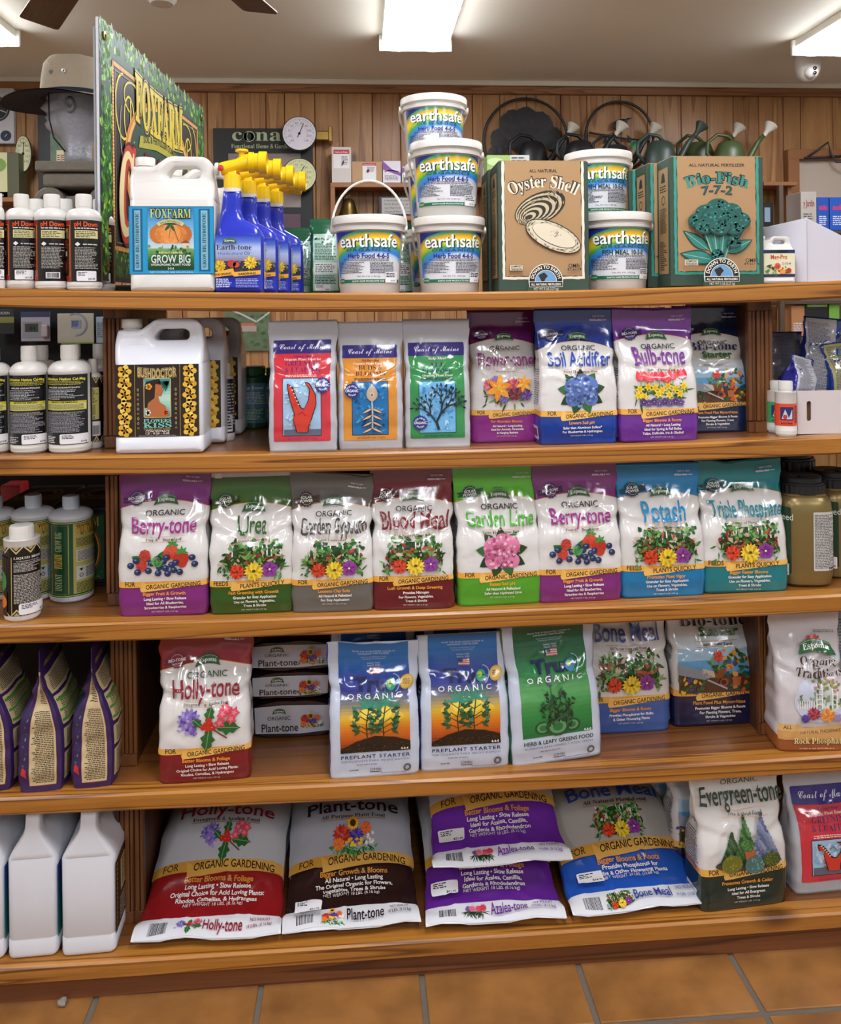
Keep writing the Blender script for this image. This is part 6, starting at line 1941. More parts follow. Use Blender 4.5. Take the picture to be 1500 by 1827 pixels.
# --- grey-white pouches with framed folk pictures
def coast_art(H_, kind, seed, dark=False):
    rnd = random.Random(seed); A = Art()
    bg, ln = {'claw': ('#c93440', '#3c2c74'), 'fish': ('#d08a34', '#4a1c34'), 'kelp': ('#34894c', '#1c2c5a')}[kind]
    x0, x1, y0, y1 = .085, .90, .155 * 1.0, H_ * .815 if kind != 'claw' else H_ * .85
    A.rrect(x0, y0, x1, y1, .02, bg); A.up()
    A.rrect(x0 - .005, y1 - .20, x1 + .005, y1, .02, '#2f2878'); A.up()
    A.text('Coast of Maine', .5, y1 - .135, .085, '#eceaf4', w=.66, font='script', fat=-.004)
    t = {'claw': ('Lobster Meal', 'Organic Plant Food for', 'GREENING', '& LEAFING'), 'fish': ('Fish Bone Meal', 'Organic Plant Food for', 'BUDS &', 'BLOOMS'), 'kelp': ('Kelp Meal', None, 'ALL', 'PURPOSE')}[kind]
    yy = y1 - .255
    A.text(t[0], .5, yy, .034, '#f0e8e0' if kind == 'kelp' else ln, w=.26, font='bital'); yy -= .045
    if t[1]:
        A.text(t[1], .5, yy, .032, '#f0e4d8', w=.52, font='serif'); yy -= .012
    yy -= .065
    A.text(t[2], .5, yy, .068, ln, w=.24 if kind == 'kelp' else (.36 if kind == 'fish' else .50), font='serif', fat=-.012); yy -= .088
    A.text(t[3], .5, yy, .068, ln, w=.46 if kind != 'claw' else .52, font='serif', fat=-.012); yy -= .045
    if kind == 'kelp':
        A.text('Organic Plant Food', .5, yy - .005, .032, '#f0f0e0', w=.46, font='serif'); yy -= .03
    A.small(.25, .75, yy - .03, yy + .01, 2, '#f0e0d8' if kind == 'claw' else ln, rnd, .9)
    a0, a1, b0 = .22, .76, .24
    b1 = yy - .05
    A.rect(a0 - .008, b0 - .008, a1 + .008, b1 + .008, '#151520'); A.up()
    if kind == 'claw':
        A.rect(a0, b0, a1, b1, '#9cc0dc'); A.up(); A.rect(a0 + .01, b0, a1, b0 + .09, '#5c6478'); A.up()
    elif kind == 'fish':
        A.rect(a0, b0, a1, b1, '#1f6ca8'); A.up()
    else:
        A.rect(a0, b0, a1, b1, '#6cb0e0'); A.up()
    pal = {'claw': ['#b4d4e8', '#8cb4d4', '#c8e0ec'], 'fish': ['#2c88c0', '#185488', '#48a4cc', '#144470'], 'kelp': ['#4a98d8', '#a8d4ec', '#88c0e8', '#3c88c8']}[kind]
    for i in range(60):
        X, Y = rnd.uniform(a0 + .05, a1 - .05), rnd.uniform(b0 + (.13 if kind == 'claw' else .04), b1 - .04)
        A.ell(X, Y, rnd.uniform(.015, .045), rnd.uniform(.008, .025), rnd.choice(pal), 7, rnd.uniform(0, 3))
        if i % 8 == 7: A.up()
    A.up()
    cx, cy, s = (a0 + a1) / 2, (b0 + b1) / 2, (b1 - b0)
    if kind == 'claw':
        for k, c in ((1.0, '#1c1418'), (.90, '#cc3a2c')):
            o = .012 * (1 if k == 1 else 0)
            A.poly(rounded([(cx - .07 - o, b0 + .05), (cx - .09 - o, b0 + .14), (cx - .12 - o, b0 + .22), (cx - .10 - o, b0 + .30), (cx - .18 - o, b0 + s * .72), (cx - .20 - o, b0 + s * .90 + o), (cx - .15 + o, b0 + s * .86 + o), (cx - .02 + o, b0 + s * .48 + o), (cx + .03, b0 + s * .46 + o), (cx + .10 - o, b0 + s * .62), (cx + .12 - o, b0 + s * .82), (cx + .05 - o, b0 + s * .92 + o), (cx + .10 + o, b0 + s * .91 + o), (cx + .19 + o, b0 + s * .72), (cx + .20 + o, b0 + s * .55), (cx + .13 + o, b0 + .24), (cx + .08 + o, b0 + .12), (cx + .08 + o, b0 + .05)], .02, 3), c); A.up()
        for i in range(6):
            A.leaf(cx - .17 + i * .022, b0 + s * (.86 - i * .062), .03, .008, .3, '#f0e8e0', 3); A.leaf(cx - .10, b0 + .10 + i * .035, .045, .008, pi - .4, '#cc3a2c', 3); A.leaf(cx + .09, b0 + .10 + i * .035, .045, .008, .4, '#cc3a2c', 3)
        A.line([(cx - .06, b0 + .30), (cx + .0, b0 + .34), (cx + .06, b0 + .28)], .006, '#5a1418')
    elif kind == 'fish':
        for c, o in (('#e8e4dc', .010), ('#1a2030', .004), ('#c0a890', 0)):
            A.leaf(cx + .03, b0 + s * .62, s * .33 + o, .075 + o, pi / 2, c, 8); A.up()
        A.ell(cx + .03, b0 + s * .76, .03, .03, '#e8dcc8', 12); A.up(); A.ell(cx + .03, b0 + s * .76, .02, .02, '#1a2030', 10); A.up(); A.ell(cx + .03, b0 + s * .76, .010, .010, '#d8a888', 8)
        A.line([(cx + .03, b0 + s * .12), (cx + .035, b0 + s * .4), (cx + .03, b0 + s * .62)], .022, '#b8bcc4'); A.up()
        for i in range(4):
            yy = b0 + s * (.50 - i * .125)
            for e in (-1, 1):
                for c, q in (('#1a2030', 1), ('#e0b088', .6)):
                    A.leaf(cx + .03, yy, .17, .026 * q, -.45 if e > 0 else pi + .45, c, 5); A.up()
                A.up(-2)
        A.up(2)
    else:
        def branch(x, y, a, l, d):
            X, Y = x + l * cos(a), y + l * sin(a)
            A.line([(x, y), (X, Y)], .008 + .006 * d, '#1c2c30')
            if d == 0:
                A.leaf(X, Y, .06, .014, a, '#1c2c30', 5); return
            A.leaf(X, Y, .07, .017, a + (.9 if d % 2 else -.9), '#1c2c30', 5)
            branch(X, Y, a + rnd.uniform(.15, .4), l * .82, d - 1); branch(X, Y, a - rnd.uniform(.3, .6), l * .8, d - 1)
        A.line([(cx + .02, b0 + .04), (cx - .02, b0 + .16)], .04, '#1c2c30'); branch(cx - .02, b0 + .15, 2.2, .14, 3); branch(cx - .02, b0 + .15, 1.1, .16, 4)
    A.up()
    sx, sy = {'claw': (.79, b1 - .10), 'fish': (.22, b1 - .13), 'kelp': (.23, b0 + .15)}[kind]
    A.star(sx, sy, .115, .10, 20, '#26307c'); A.up(); A.text('ORGANIC', sx, sy - .018, .036, '#e4e4f0', w=.19, font='bold'); A.text('FOR USE BY', sx, sy + .055, .022, '#e4e4f0', w=.14, font='bold', arc=.07); A.text('GROWERS', sx, sy - .075, .022, '#e4e4f0', w=.13, font='bold', arc=-.09)
    A.text('NET WEIGHT 3 LBS. (1.36KG)', .5, .185, .022, ln, w=.42, font='serif', res=2)
    return A
def coast(k, l, r, yt, Y, kind, seed, label, rz=0.0, d=.065, **kw):
    p, w, h = pk(k, l, r, Y, yt)
    return bag('meal_pouch', label, w, h, d, p, rz, zone_mat('film_silver', '#b6b8bf', None, '#b6b8bf', None, .2, .2, .9, 0, rough=.32, coat=.1), coast_art(h / w, kind, seed), None, group='silver grey meal pouches', seed=seed + 20, wrinkle=kw.pop('wrinkle', .9), notch=.62, waist=.02, **kw)
coast(2, 476, 600, 572, .022, 'claw', 1, 'silver grey pouch with a red label and lobster claw, on the second shelf', top_wave=-.002)
coast(2, 601, 718, 574, .028, 'fish', 2, 'silver grey pouch with an orange label and fish skeleton')
coast(2, 720, 839, 569, .030, 'kelp', 3, 'silver grey pouch with a green label and dark kelp plant')
coast(2, 482, 602, 574, .12, 'claw', 4, 'silver pouch hidden right behind the lobster claw pouch', wrinkle=.6)
# blue bag behind between flower and acidifier bags
espoma_bag(nm, 'dark blue bag showing in the gap left of the royal blue bag', 2, 905, 1012, 552, .17, '#16245c', '#18286c', 'Soil Acidifier', '#2c4ca8', 'Turns Hydrangeas Blue', 'hydblue', 'Lowers Soil pH', ['Safer than Aluminum Sulfate*'], 31, group='bags standing behind the front row')

# --- green jars and orange bottle at the back
def jar(pxl, pxr, pyt, Y, label, seed):
    p, w, h = pk(2, pxl, pxr, Y, pyt)
    A = Art(); rnd = random.Random(seed); r = w / 2; L = 2 * pi * r
    A.rrect(-L * .20, h * .10, L * .20, h * .74, r * .25, '#4a7a8c'); A.up()
    A.text('Plant Food', 0, h * .64, h * .05, '#dce8e8', w=L * .26); A.small(-L * .15, L * .15, h * .40, h * .60, 8, '#b8d0d4', rnd)
    for i, c in enumerate(('#8c3a3c', '#3c6a9c', '#3c8a5c')):
        A.rect(-L * .14 + i * L * .1, h * .44, -L * .07 + i * L * .1, h * .50, c)
    A.rect(-L * .15, h * .14, L * .15, h * .34, '#2c6a5c'); A.up(); A.small(-L * .13, L * .13, h * .15, h * .33, 8, '#a8c8c0', rnd)
    return bottle('plant_food_jar', label, r, h, p + Vector((0, r, 0)), A, neck=.78, sh=.80, capr=.84, caph=.12, plastic=mat('jar_green', '#1c4a34', .3), capm=mat('jar_lid', '#1e6a38', .35), group='green jars at the back of the second shelf')
jar(419, 474, 655, .36, 'green jar with blue-grey label at the back of the second shelf', 1)
jar(466, 520, 657, .37, 'green jar half hidden behind the lobster claw pouch', 2)
p, w, h = pk(2, 384, 432, .46, 590)
t = thing('orange_bottle', 'tall orange tapered bottle behind the green jar', 'bottle', p)
bobj('bottle_body', lathe_bm([(w * .5, 0), (w * .5, h * .2), (w * .42, h * .7), (w * .30, h * .95), (w * .24, h), (0, h)], 32), mat('orange_plastic', '#e8641c', .35), t, smooth=40)

# --- small white bottles and carton at the right end
def small_art(r, h, col, seed):
    rnd = random.Random(seed); A = Art(); L = 2 * pi * r
    A.rect(-L * .45, h * .20, L * .45, h * .60, col); A.up(); A.rrect(-L * .17, h * .30, L * .02, h * .54, r * .1, '#2c2c5c'); A.up(); A.poly([(-L * .15, h * .32), (-L * .10, h * .50), (-L * .05, h * .34), (0, h * .5), (0, h * .32)], '#c0c8dc'); A.ell(-L * .1, h * .36, r * .2, r * .25, '#b83c2c', 8)
    A.small(L * .04, L * .20, h * .24, h * .56, 12, '#4a2018' if 'd' in col[:3] else '#14301c', rnd); A.text('ROOTING', -L * .08, h * .23, h * .03, '#1c1c14', w=L * .16, font='bold')
    return A
for l, r, yt, Y, c, lab, sd in ((1356, 1394, 677, .115, '#2c8a3c', 'small white bottle with a green label against the right post', 1), (1375, 1408, 680, .075, '#4aa068', 'middle small white bottle with a paler green label', 2), (1391, 1427, 681, .022, '#d84a2c', 'small white bottle with an orange-red label in front of two green ones', 3)):
    p, w, h = pk(2, l, r, Y, yt)
    bottle('small_bottle', lab, w / 2, h, p + Vector((0, w / 2, 0)), small_art(w / 2, h, c, sd), sh=.80, neck=.62, capr=.66, caph=.155, group='small white labelled bottles', art_ang=.1, capm=lidm)
p, w, h = pk(2, 1428, 1560, .022, 698)
t = thing('white_carton', 'white corrugated carton with a hand slot holding foil bags, on the second shelf', 'box', p + Vector((0, .15, 0)))
t.rotation_euler.z = .0
dpt = .26
cm = mat('white_carton_card', '#cfc6c6', .65, vary=.04, bscale=12)
x_ = w / 2
slot = rounded([(-x_ + .022, h * .30), (-x_ + .032, h * .30), (-x_ + .032, h * .76), (-x_ + .022, h * .76)], .005)
bobj('carton_front', prism_bm([(-x_, 0), (x_, 0), (x_, h), (-x_, h)], .004, [slot]), cm, t, (0, -dpt / 2 + .002, 0))
bobj('slot_lining', prism_bm([(-x_ + .010, h * .22), (-x_ + .045, h * .22), (-x_ + .045, h * .84), (-x_ + .010, h * .84)], .003), mat('brown_card', '#6a4a2c', .8), t, (0, -dpt / 2 + .008, 0))
bobj('carton_side', box_bm(.004, dpt - .006, h, c=(-x_ + .002, .001, 0)), cm, t)
bobj('carton_side', box_bm(.004, dpt - .006, h, c=(x_ - .002, .001, 0)), cm, t)
bobj('carton_back', box_bm(w, .004, h, c=(0, dpt / 2, 0)), cm, t)
bobj('carton_bottom', box_bm(w - .01, dpt - .01, .004), cm, t)
bm = box_bm(.0015, .0015, h, c=(-x_ + .0004, -dpt / 2 - .0004, 0)); bobj('cut_edge', bm, mat('brown_card', '#6a4a2c', .8), t)
# foil bags standing in and behind the carton
def foil(l, r, yt, yb, Y, label, seed, rz, ry, col='#1c3c98', side='#b6b8bf', d=.05, tilt=0):
    c = (l + r) / 2; w = (r - l) * mpp(c, Y); b = at(c, yb, Y); h = at(c, yt, Y).z - b.z
    H_ = h / w; rnd = random.Random(seed)
    B = Art(); B.rect(.06, .02, .86, H_ * .98, side); B.up(); B.small(.12, .80, H_ * .05, H_ * .93, int(26 * H_), '#5c5c68', rnd, .6)
    B.rect(.90, H_ * .3, .97, H_ * .7, '#2c88c8'); B.ell(.93, H_ * .24, .04, .06, '#d8582c', 8); B.ell(.93, H_ * .12, .04, .06, '#2c7a4c', 8)
    return bag('foil_bag', label, w, h, d, b, rz, zone_mat('film_foil_' + col[1:], col, None, col, None, .2, .2, .9, 0), B, None, rx=tilt, ry=ry, seed=seed, wrinkle=2.2, cell=.008, notch=.7, waist=.05, group='foil bags around the white carton')
foil(1430, 1492, 566, 700, .12, 'tall foil bag of printed text with a blue edge, standing in the white carton', 41, -.25, .10)
foil(1412, 1462, 636, 704, .06, 'small crumpled foil bag leaning out of the white carton', 42, .3, .25, col='#2c2c8c')
foil(1372, 1440, 592, 700, .20, 'dark blue foil bag behind the small white bottles', 43, .0, .0, side='#787c88')
foil(1484, 1560, 610, 702, .10, 'yellow and blue patterned foil bag at the right edge of the second shelf', 44, .1, -.1, side='#a8a468')
p, w, h = at(1391, 592, .30), 34 * mpp(1391, .3), 0
t = thing('blue_bin', 'bright blue rounded tub lid behind the foil bags', 'tub', (p.x, .45, zs(2, p.x)))
hh = at(1391, 575, .40).z - zs(2, p.x)
bobj('tub_body', box_bm(w, .05, hh, .008, 3), mat('cyan_plastic', '#1c86b4', .35), t, smooth=40)
# ---------------------------------------------------------------- third shelf, left end and jars at the right end
p, w, h = pk(3, -10, 54, .012, 944)
A, rnd, L, y0, H_ = iron_art(w / 2, h, 5)
A.up()
A.rect(-L * .40, y0, -L * .12, y0 + H_ * .86, '#1d1712'); A.up(); A.line([(-L * .07, y0), (-L * .07, y0 + H_ * .86)], L * .008, '#b09a68'); A.line([(L * .27, y0), (L * .27, y0 + H_ * .86)], L * .008, '#b09a68')
A.text('LIQUID IRON', L * .07, y0 + H_ * .83, H_ * .032, '#e8e4dc', w=L * .24, font='serif'); A.text('GUARANTEED ANALYSIS', L * .07, y0 + H_ * .79, H_ * .016, '#c8c4bc', w=L * .2, font='serif', res=2)
A.small(-L * .05, L * .24, y0 + H_ * .64, y0 + H_ * .78, 7, '#b8b4ac', rnd, .5); A.small(-L * .05, L * .24, y0 + H_ * .18, y0 + H_ * .61, 20, '#b8b4ac', rnd, .8)
A.ell(-L * .2, y0 + H_ * .5, L * .08, L * .10, '#3c8a4c', 12); A.ell(-L * .18, y0 + H_ * .2, L * .06, L * .06, '#d8742c', 12)
sticker(A, -L * .01, y0 + H_ * .02, L * .26, y0 + H_ * .18, rnd, '$24.95')
bottle('supplement_bottle', 'black-labelled white bottle with $24.95 sticker at the front left of the third shelf', w / 2, h, p + Vector((0, w / 2, 0)), A, neck=.66, capr=.68, sh=.86, caph=.12, art_ang=.25)
def gq_art(r, h, seed):
    rnd = random.Random(seed); A = Art(); L = 2 * pi * r; y0, y1 = h * .06, h * .78; H_ = y1 - y0
    A.rect(-L * .46, y0, L * .46, y1, '#1b4a2e'); A.up()
    A.frame(-L * .46, y0 + H_ * .01, L * .46, y1 - H_ * .01, L * .006, '#a8b85c')
    A.rect(-L * .40, y0 + H_ * .08, -L * .17, y1 - H_ * .06, '#6c9cc8'); A.up(); A.ell(-L * .28, y0 + H_ * .5, L * .09, L * .12, '#d8562c', 12); A.ell(-L * .26, y0 + H_ * .25, L * .07, L * .06, '#f0e8d8', 12)
    A.rect(-L * .12, y0 + H_ * .04, L * .02, y1 - H_ * .04, '#1b4a2e'); A.frame(-L * .12, y0 + H_ * .04, L * .02, y1 - H_ * .04, L * .005, '#a8b85c'); A.up()
    A.text('GROW BIG', -L * .03, y0 + H_ * .74, L * .055, '#a8c08c', w=H_ * .26, font='serif', rot=pi / 2); A.text('FOXFARM', -L * .03, y0 + H_ * .48, L * .06, '#c8b048', w=H_ * .19, font='serif', rot=pi / 2, fat=.02); A.text('INSTANT', -L * .03, y0 + H_ * .20, L * .055, '#a8c08c', w=H_ * .22, font='serif', rot=pi / 2)
    A.rect(L * .05, y0 + H_ * .04, L * .30, y1 - H_ * .03, '#a8a45c'); A.up()
    for c, f in (('#3c1c14', .06), ('#c8942c', 0)):
        A.text('FOXFARM', L * .17, y0 + H_ * .83, H_ * .12, c, w=L * .2, font='serif', fat=f); A.up()
    A.small(L * .07, L * .28, y0 + H_ * .66, y0 + H_ * .78, 7, '#4a4a24', rnd); A.rect(L * .07, y0 + H_ * .46, L * .28, y0 + H_ * .62, '#b8b8b0'); A.rect(L * .07, y0 + H_ * .22, L * .28, y0 + H_ * .40, '#b8bcb8'); A.up(); A.small(L * .08, L * .27, y0 + H_ * .47, y0 + H_ * .61, 8, '#484848', rnd); A.poly([(L * .09, y0 + H_ * .37), (L * .105, y0 + H_ * .33), (L * .12, y0 + H_ * .37)], '#2c2c2c'); A.ring(L * .105, y0 + H_ * .28, L * .010, L * .015, '#2c2c2c', 12); A.small(L * .14, L * .27, y0 + H_ * .24, y0 + H_ * .38, 7, '#484848', rnd)
    A.small(L * .07, L * .28, y0 + H_ * .05, y0 + H_ * .19, 7, '#4a4a24', rnd)
    return A
for l, r, yt, Y, lab, sd in ((-68, 8, 892, .13, 'green-labelled bottle cut off by the left edge on the third shelf', 1), (2, 80, 890, .125, 'left green-labelled white-capped bottle on the third shelf', 2), (70, 149, 892, .115, 'right green-labelled bottle standing free in front of the black carton', 3)):
    p, w, h = pk(3, l, r, Y, yt)
    bottle('plant_food_bottle', lab, w / 2, h, p + Vector((0, w / 2, 0)), gq_art(w / 2, h, sd), neck=.36, capr=.38, sh=.80, caph=.105, group='green labelled bottles', art_ang=.08, plastic=mat('grey_white_plastic', '#c8ccd2', .35), capm=mat('grey_cap', '#b8c4d0', .4))
def fox_carton(l, r, yt, Y, label, full=True):
    p, w, h = pk(3, l, r, Y, yt)
    dp = .24
    t = thing('bottle_carton', label, 'carton', p + Vector((0, dp / 2, 0)), 0, 'black printed cartons')
    bobj('carton_body', box_bm(w, dp, h, .002, 1), mat('black_card', '#211d1a', .55, vary=.15, bscale=12), t)
    A = Art(); rnd = random.Random(3)
    A.rect(w * .05, h * .04, w * .95, h * .95, '#14110f'); A.frame(w * .05, h * .04, w * .95, h * .95, w * .012, '#a87c30'); A.up()
    A.rect(w * .09, h * .09, w * .91, h * .90, '#1f5a2e'); A.up()
    for i in range(60):
        A.leaf(rnd.uniform(w * .1, w * .88), rnd.uniform(h * .1, h * .86), w * .05, w * .012, rnd.uniform(0, 3), rnd.choice(['#2c7a38', '#4a9a44', '#16482a']), 3)
    A.up(); A.ell(w * .5, h * .46, w * .36, h * .36, '#a84a1c', 30); A.up(); A.ell(w * .5, h * .46, w * .33, h * .33, '#d8a83c', 30); A.up(); A.ell(w * .5, h * .46, w * .31, h * .31, '#153c24', 30); A.up()
    for c, f in (('#3c1c14', .06), ('#c8b048', 0)):
        A.text('FOXFARM', w * .5, h * .76, h * .12, c, w=w * .66, font='serif', fat=f); A.up()
    A.text('Happy', w * .5, h * .50, h * .12, '#e0d8a8', w=w * .46, font='goth', fat=.01); A.text('Garden', w * .5, h * .34, h * .12, '#e0d8a8', w=w * .5, font='goth', fat=.01)
    for i in range(5):
        A.ring(w * (.2 + i * .15), h * .09, w * .05, w * .06, '#b08c3c', 10, 0, 180)
    A.build('printed_front', front_fn(-w / 2, -dp / 2, 0), matte, t)
    B = Art(); B.rect(w * .02, 0, w * .98, dp, '#3a3a30'); B.up(); B.rect(w * .04, dp * .30, w * .96, dp * .52, '#5a6a44'); B.up()
    for k in range(4):
        B.ell(w * .5, dp * .58, w * (.34 - k * .05), dp * (.24 - k * .04), ['#8c7c44', '#3a3a30'][k % 2], 24); B.up()
    B.build('printed_top', flat_fn((-w / 2, -dp / 2, h + .0002), (1, 0, 0), (0, 1, 0), (0, 0, 1)), matte, t)
    bobj('hand_hole_patch', prism_bm(rounded([(-w * .18, 0), (w * .18, 0), (w * .12, .022), (-w * .12, .022)], .008), .0012), mat('hole_shade', '#0c0a08', .9), t, (0, dp * .06, h + .0024)).rotation_euler = (-pi / 2, 0, 0)  # dark plate paints the shade of a hand hole; nothing is cut
    return t
fox_carton(90, 190, 905, .225, 'black carton printed green and gold, behind the bottles nearest the left post')
fox_carton(-22, 84, 907, .225, 'black carton printed green and gold, at the far left behind the bottles')
t = thing('red_tub', 'red plastic tub lid seen above the black cartons', 'tub', (at(28, 868, .53).x, .525, zs(3, -.8)))
hh = at(28, 864, .50).z - zs(3, -.8)
bobj('tub_body', box_bm(.05, .06, hh, .006, 2), mat('red_plastic_tub', '#b81c24', .4), t, smooth=40)

# gold jars
gold = mat('gold_plastic', '#8c7a4c', .32, .55, bump=.05)
capblk = mat('black_cap', '#202226', .4, bump=.1)
def gold_jar(l, r, yt, Y, label, z=None, rz=0.0, price=True):
    p, w, h = pk(3, l, r, Y, yt); R_ = w / 2
    if z is not None: p.z = z
    t = thing('seed_jar', label, 'jar', p + Vector((0, R_, 0)), rz, 'gold plastic seed jars')
    prof = [(0, .002), (R_ * .80, 0), (R_ * .93, .006), (R_ * .98, .02), (R_, h * .12), (R_, h * .68), (R_ * .97, h * .76), (R_ * .88, h * .82), (R_ * .80, h * .835), (R_ * .80, h * .85)]
    bobj('jar_body', lathe_bm(prof, 48, expo=3.2), gold, t, smooth=35)
    bm = lathe_bm([(R_ * .84, h * .845), (R_ * .86, h * .85), (R_ * .86, h * .925), (R_ * .82, h * .93), (R_ * .82, h * .945), (R_ * .74, h * .95), (R_ * .74, h * .99), (R_ * .70, h), (0, h)], 60)
    for i, v in enumerate(bm.verts):
        if i % 2 and math.hypot(v.co.x, v.co.y) > R_ * .85:
            v.co.x *= .975; v.co.y *= .975
    bobj('screw_lid', bm, capblk, t, smooth=20)
    fl_ = bmesh.new(); box_bm(R_ * .9, .002, .0015, .0, 1, fl_, (0, -R_ * .1, h)); box_bm(R_ * .25, .012, .0025, .0008, 1, fl_, (-R_ * .1, -R_ * .45, h)); 
    bobj('flip_top', fl_, mat('black_cap_edge', '#0d0e10', .5), t)
    A = Art(); rnd = random.Random(7); L = 2 * pi * R_
    A.rrect(-L * .36, h * .12, -L * .10, h * .74, .004, '#163c26'); A.rrect(L * .015, h * .16, L * .185, h * .70, .002, '#c8c8c4'); A.up()
    A.text('ecoseed', -L * .155, h * .62, h * .06, '#dfe4dc', w=L * .13); A.small(-L * .22, -L * .12, h * .42, h * .58, 6, '#a8b8a8', rnd, .6); A.ell(-L * .15, h * .36, L * .022, h * .05, '#a8643c', 12); A.small(-L * .22, -L * .12, h * .22, h * .30, 4, '#c8c49c', rnd)
    A.small(L * .022, L * .178, h * .18, h * .68, 34, '#5a5a5a', rnd, .5); A.frame(L * .03, h * .56, L * .17, h * .64, L * .001, '#303030'); A.barcode(L * .10, h * .17, L * .175, h * .19, rnd)
    A.up()
    if price: sticker(A, -L * .20, h * .11, -L * .11, h * .22, rnd, '$14.99')
    def fn(x, y, l):
        a = x / R_; ca, sa = np.cos(a - pi / 2), np.sin(a - pi / 2)
        k = (np.abs(ca) ** 3.2 + np.abs(sa) ** 3.2) ** (-1 / 3.2) * (R_ + .0006 + l * LIFT)
        N = np.stack([np.sign(ca) * np.abs(ca * k / R_) ** 2.2, np.sign(sa) * np.abs(sa * k / R_) ** 2.2, np.zeros_like(a)], 1)
        N /= np.linalg.norm(N, axis=1, keepdims=True)
        return np.stack([ca * k, sa * k, y], 1), N
    A.build('label', fn, gloss, t, xs=[R_ * .12 * i for i in range(-24, 25)])
    return t, p, w, h
gj_, pg, wg, hg = gold_jar(1402, 1496, 856, .045, 'gold jar with black flip lid, standing at the front right of the third shelf', rz=-.15)
clone(gj_, Vector((pg.x + .10, .045 + .05 + wg / 2, pg.z)), .3, 'gold jar cut off by the right edge of the third shelf')
big = clone(gj_, Vector((pg.x + .045, .045 + .20, pg.z)), .1, 'taller gold jar standing behind the flip-lid jar')
big.scale = (1.25, 1.25, 1.13)

# bags waiting behind the front row: same packs, a little further back
def behind(src_label, dx, dy, label, dz=0.0, rz=None):
    src = next(o for o in bpy.data.objects if o.get('label') == src_label)
    l = src.location.copy()
    x = l.x + dx
    k = min(range(1, 6), key=lambda q: abs(zs(q, l.x) - l.z))
    return clone(src, Vector((x, l.y + dy, zs(k, x) + dz)), rz, label, 'bags standing behind the front row')
behind('purple and white bag of berry food with strawberries and blueberries, next to the left post', .022, .10, 'purple bag directly behind the first berry food bag, its side peeping out')
behind('green and white bag of urea with a white slide zipper and garden picture', .03, .10, 'dark green bag standing directly behind the urea bag', .012)
behind('grey and white bag of garden gypsum with garden picture', .022, .10, 'grey bag standing directly behind the gypsum bag', -.0)
behind('dark red and white bag of blood meal with garden picture', -.002, .11, 'dark red bag standing directly behind the blood meal bag')
behind('lime green and white bag of garden lime with a pink hydrangea', -.022, .10, 'lime green bag standing behind the garden lime bag', .002)
behind('purple and white bag of berry food beside the lime green bag', -.022, .10, 'purple bag standing behind the second berry food bag')
behind('bright blue and white bag of potash with garden picture', -.028, .10, 'bright blue bag standing behind the potash bag', .006)
behind('teal and white bag of triple phosphate with garden picture, beside the right post', -.028, .10, 'teal bag standing behind the triple phosphate bag')
behind('violet and white bag of bulb food with tulips and daffodils', -.02, .10, 'violet bag standing directly behind the bulb food bag')
# slide zipper of the urea bag
ub = next(o for o in bpy.data.objects if o.get('label', '').startswith('green and white bag of urea'))
up_, uw, uh = place(3, 366, 522, .030, 850)
zb = box_bm(uw * 1.02, .006, .009, .001, 1, c=(0, .0425, uh - .008))
bobj('slide_zipper', zb, mat('zip_white', '#c8ccd4', .3), ub)
bobj('zip_slider', box_bm(.015, .012, .012, .002, 2, c=(-uw * .40, .0425, uh - .0095)), mat('zip_slider', '#d8dce4', .25), ub)
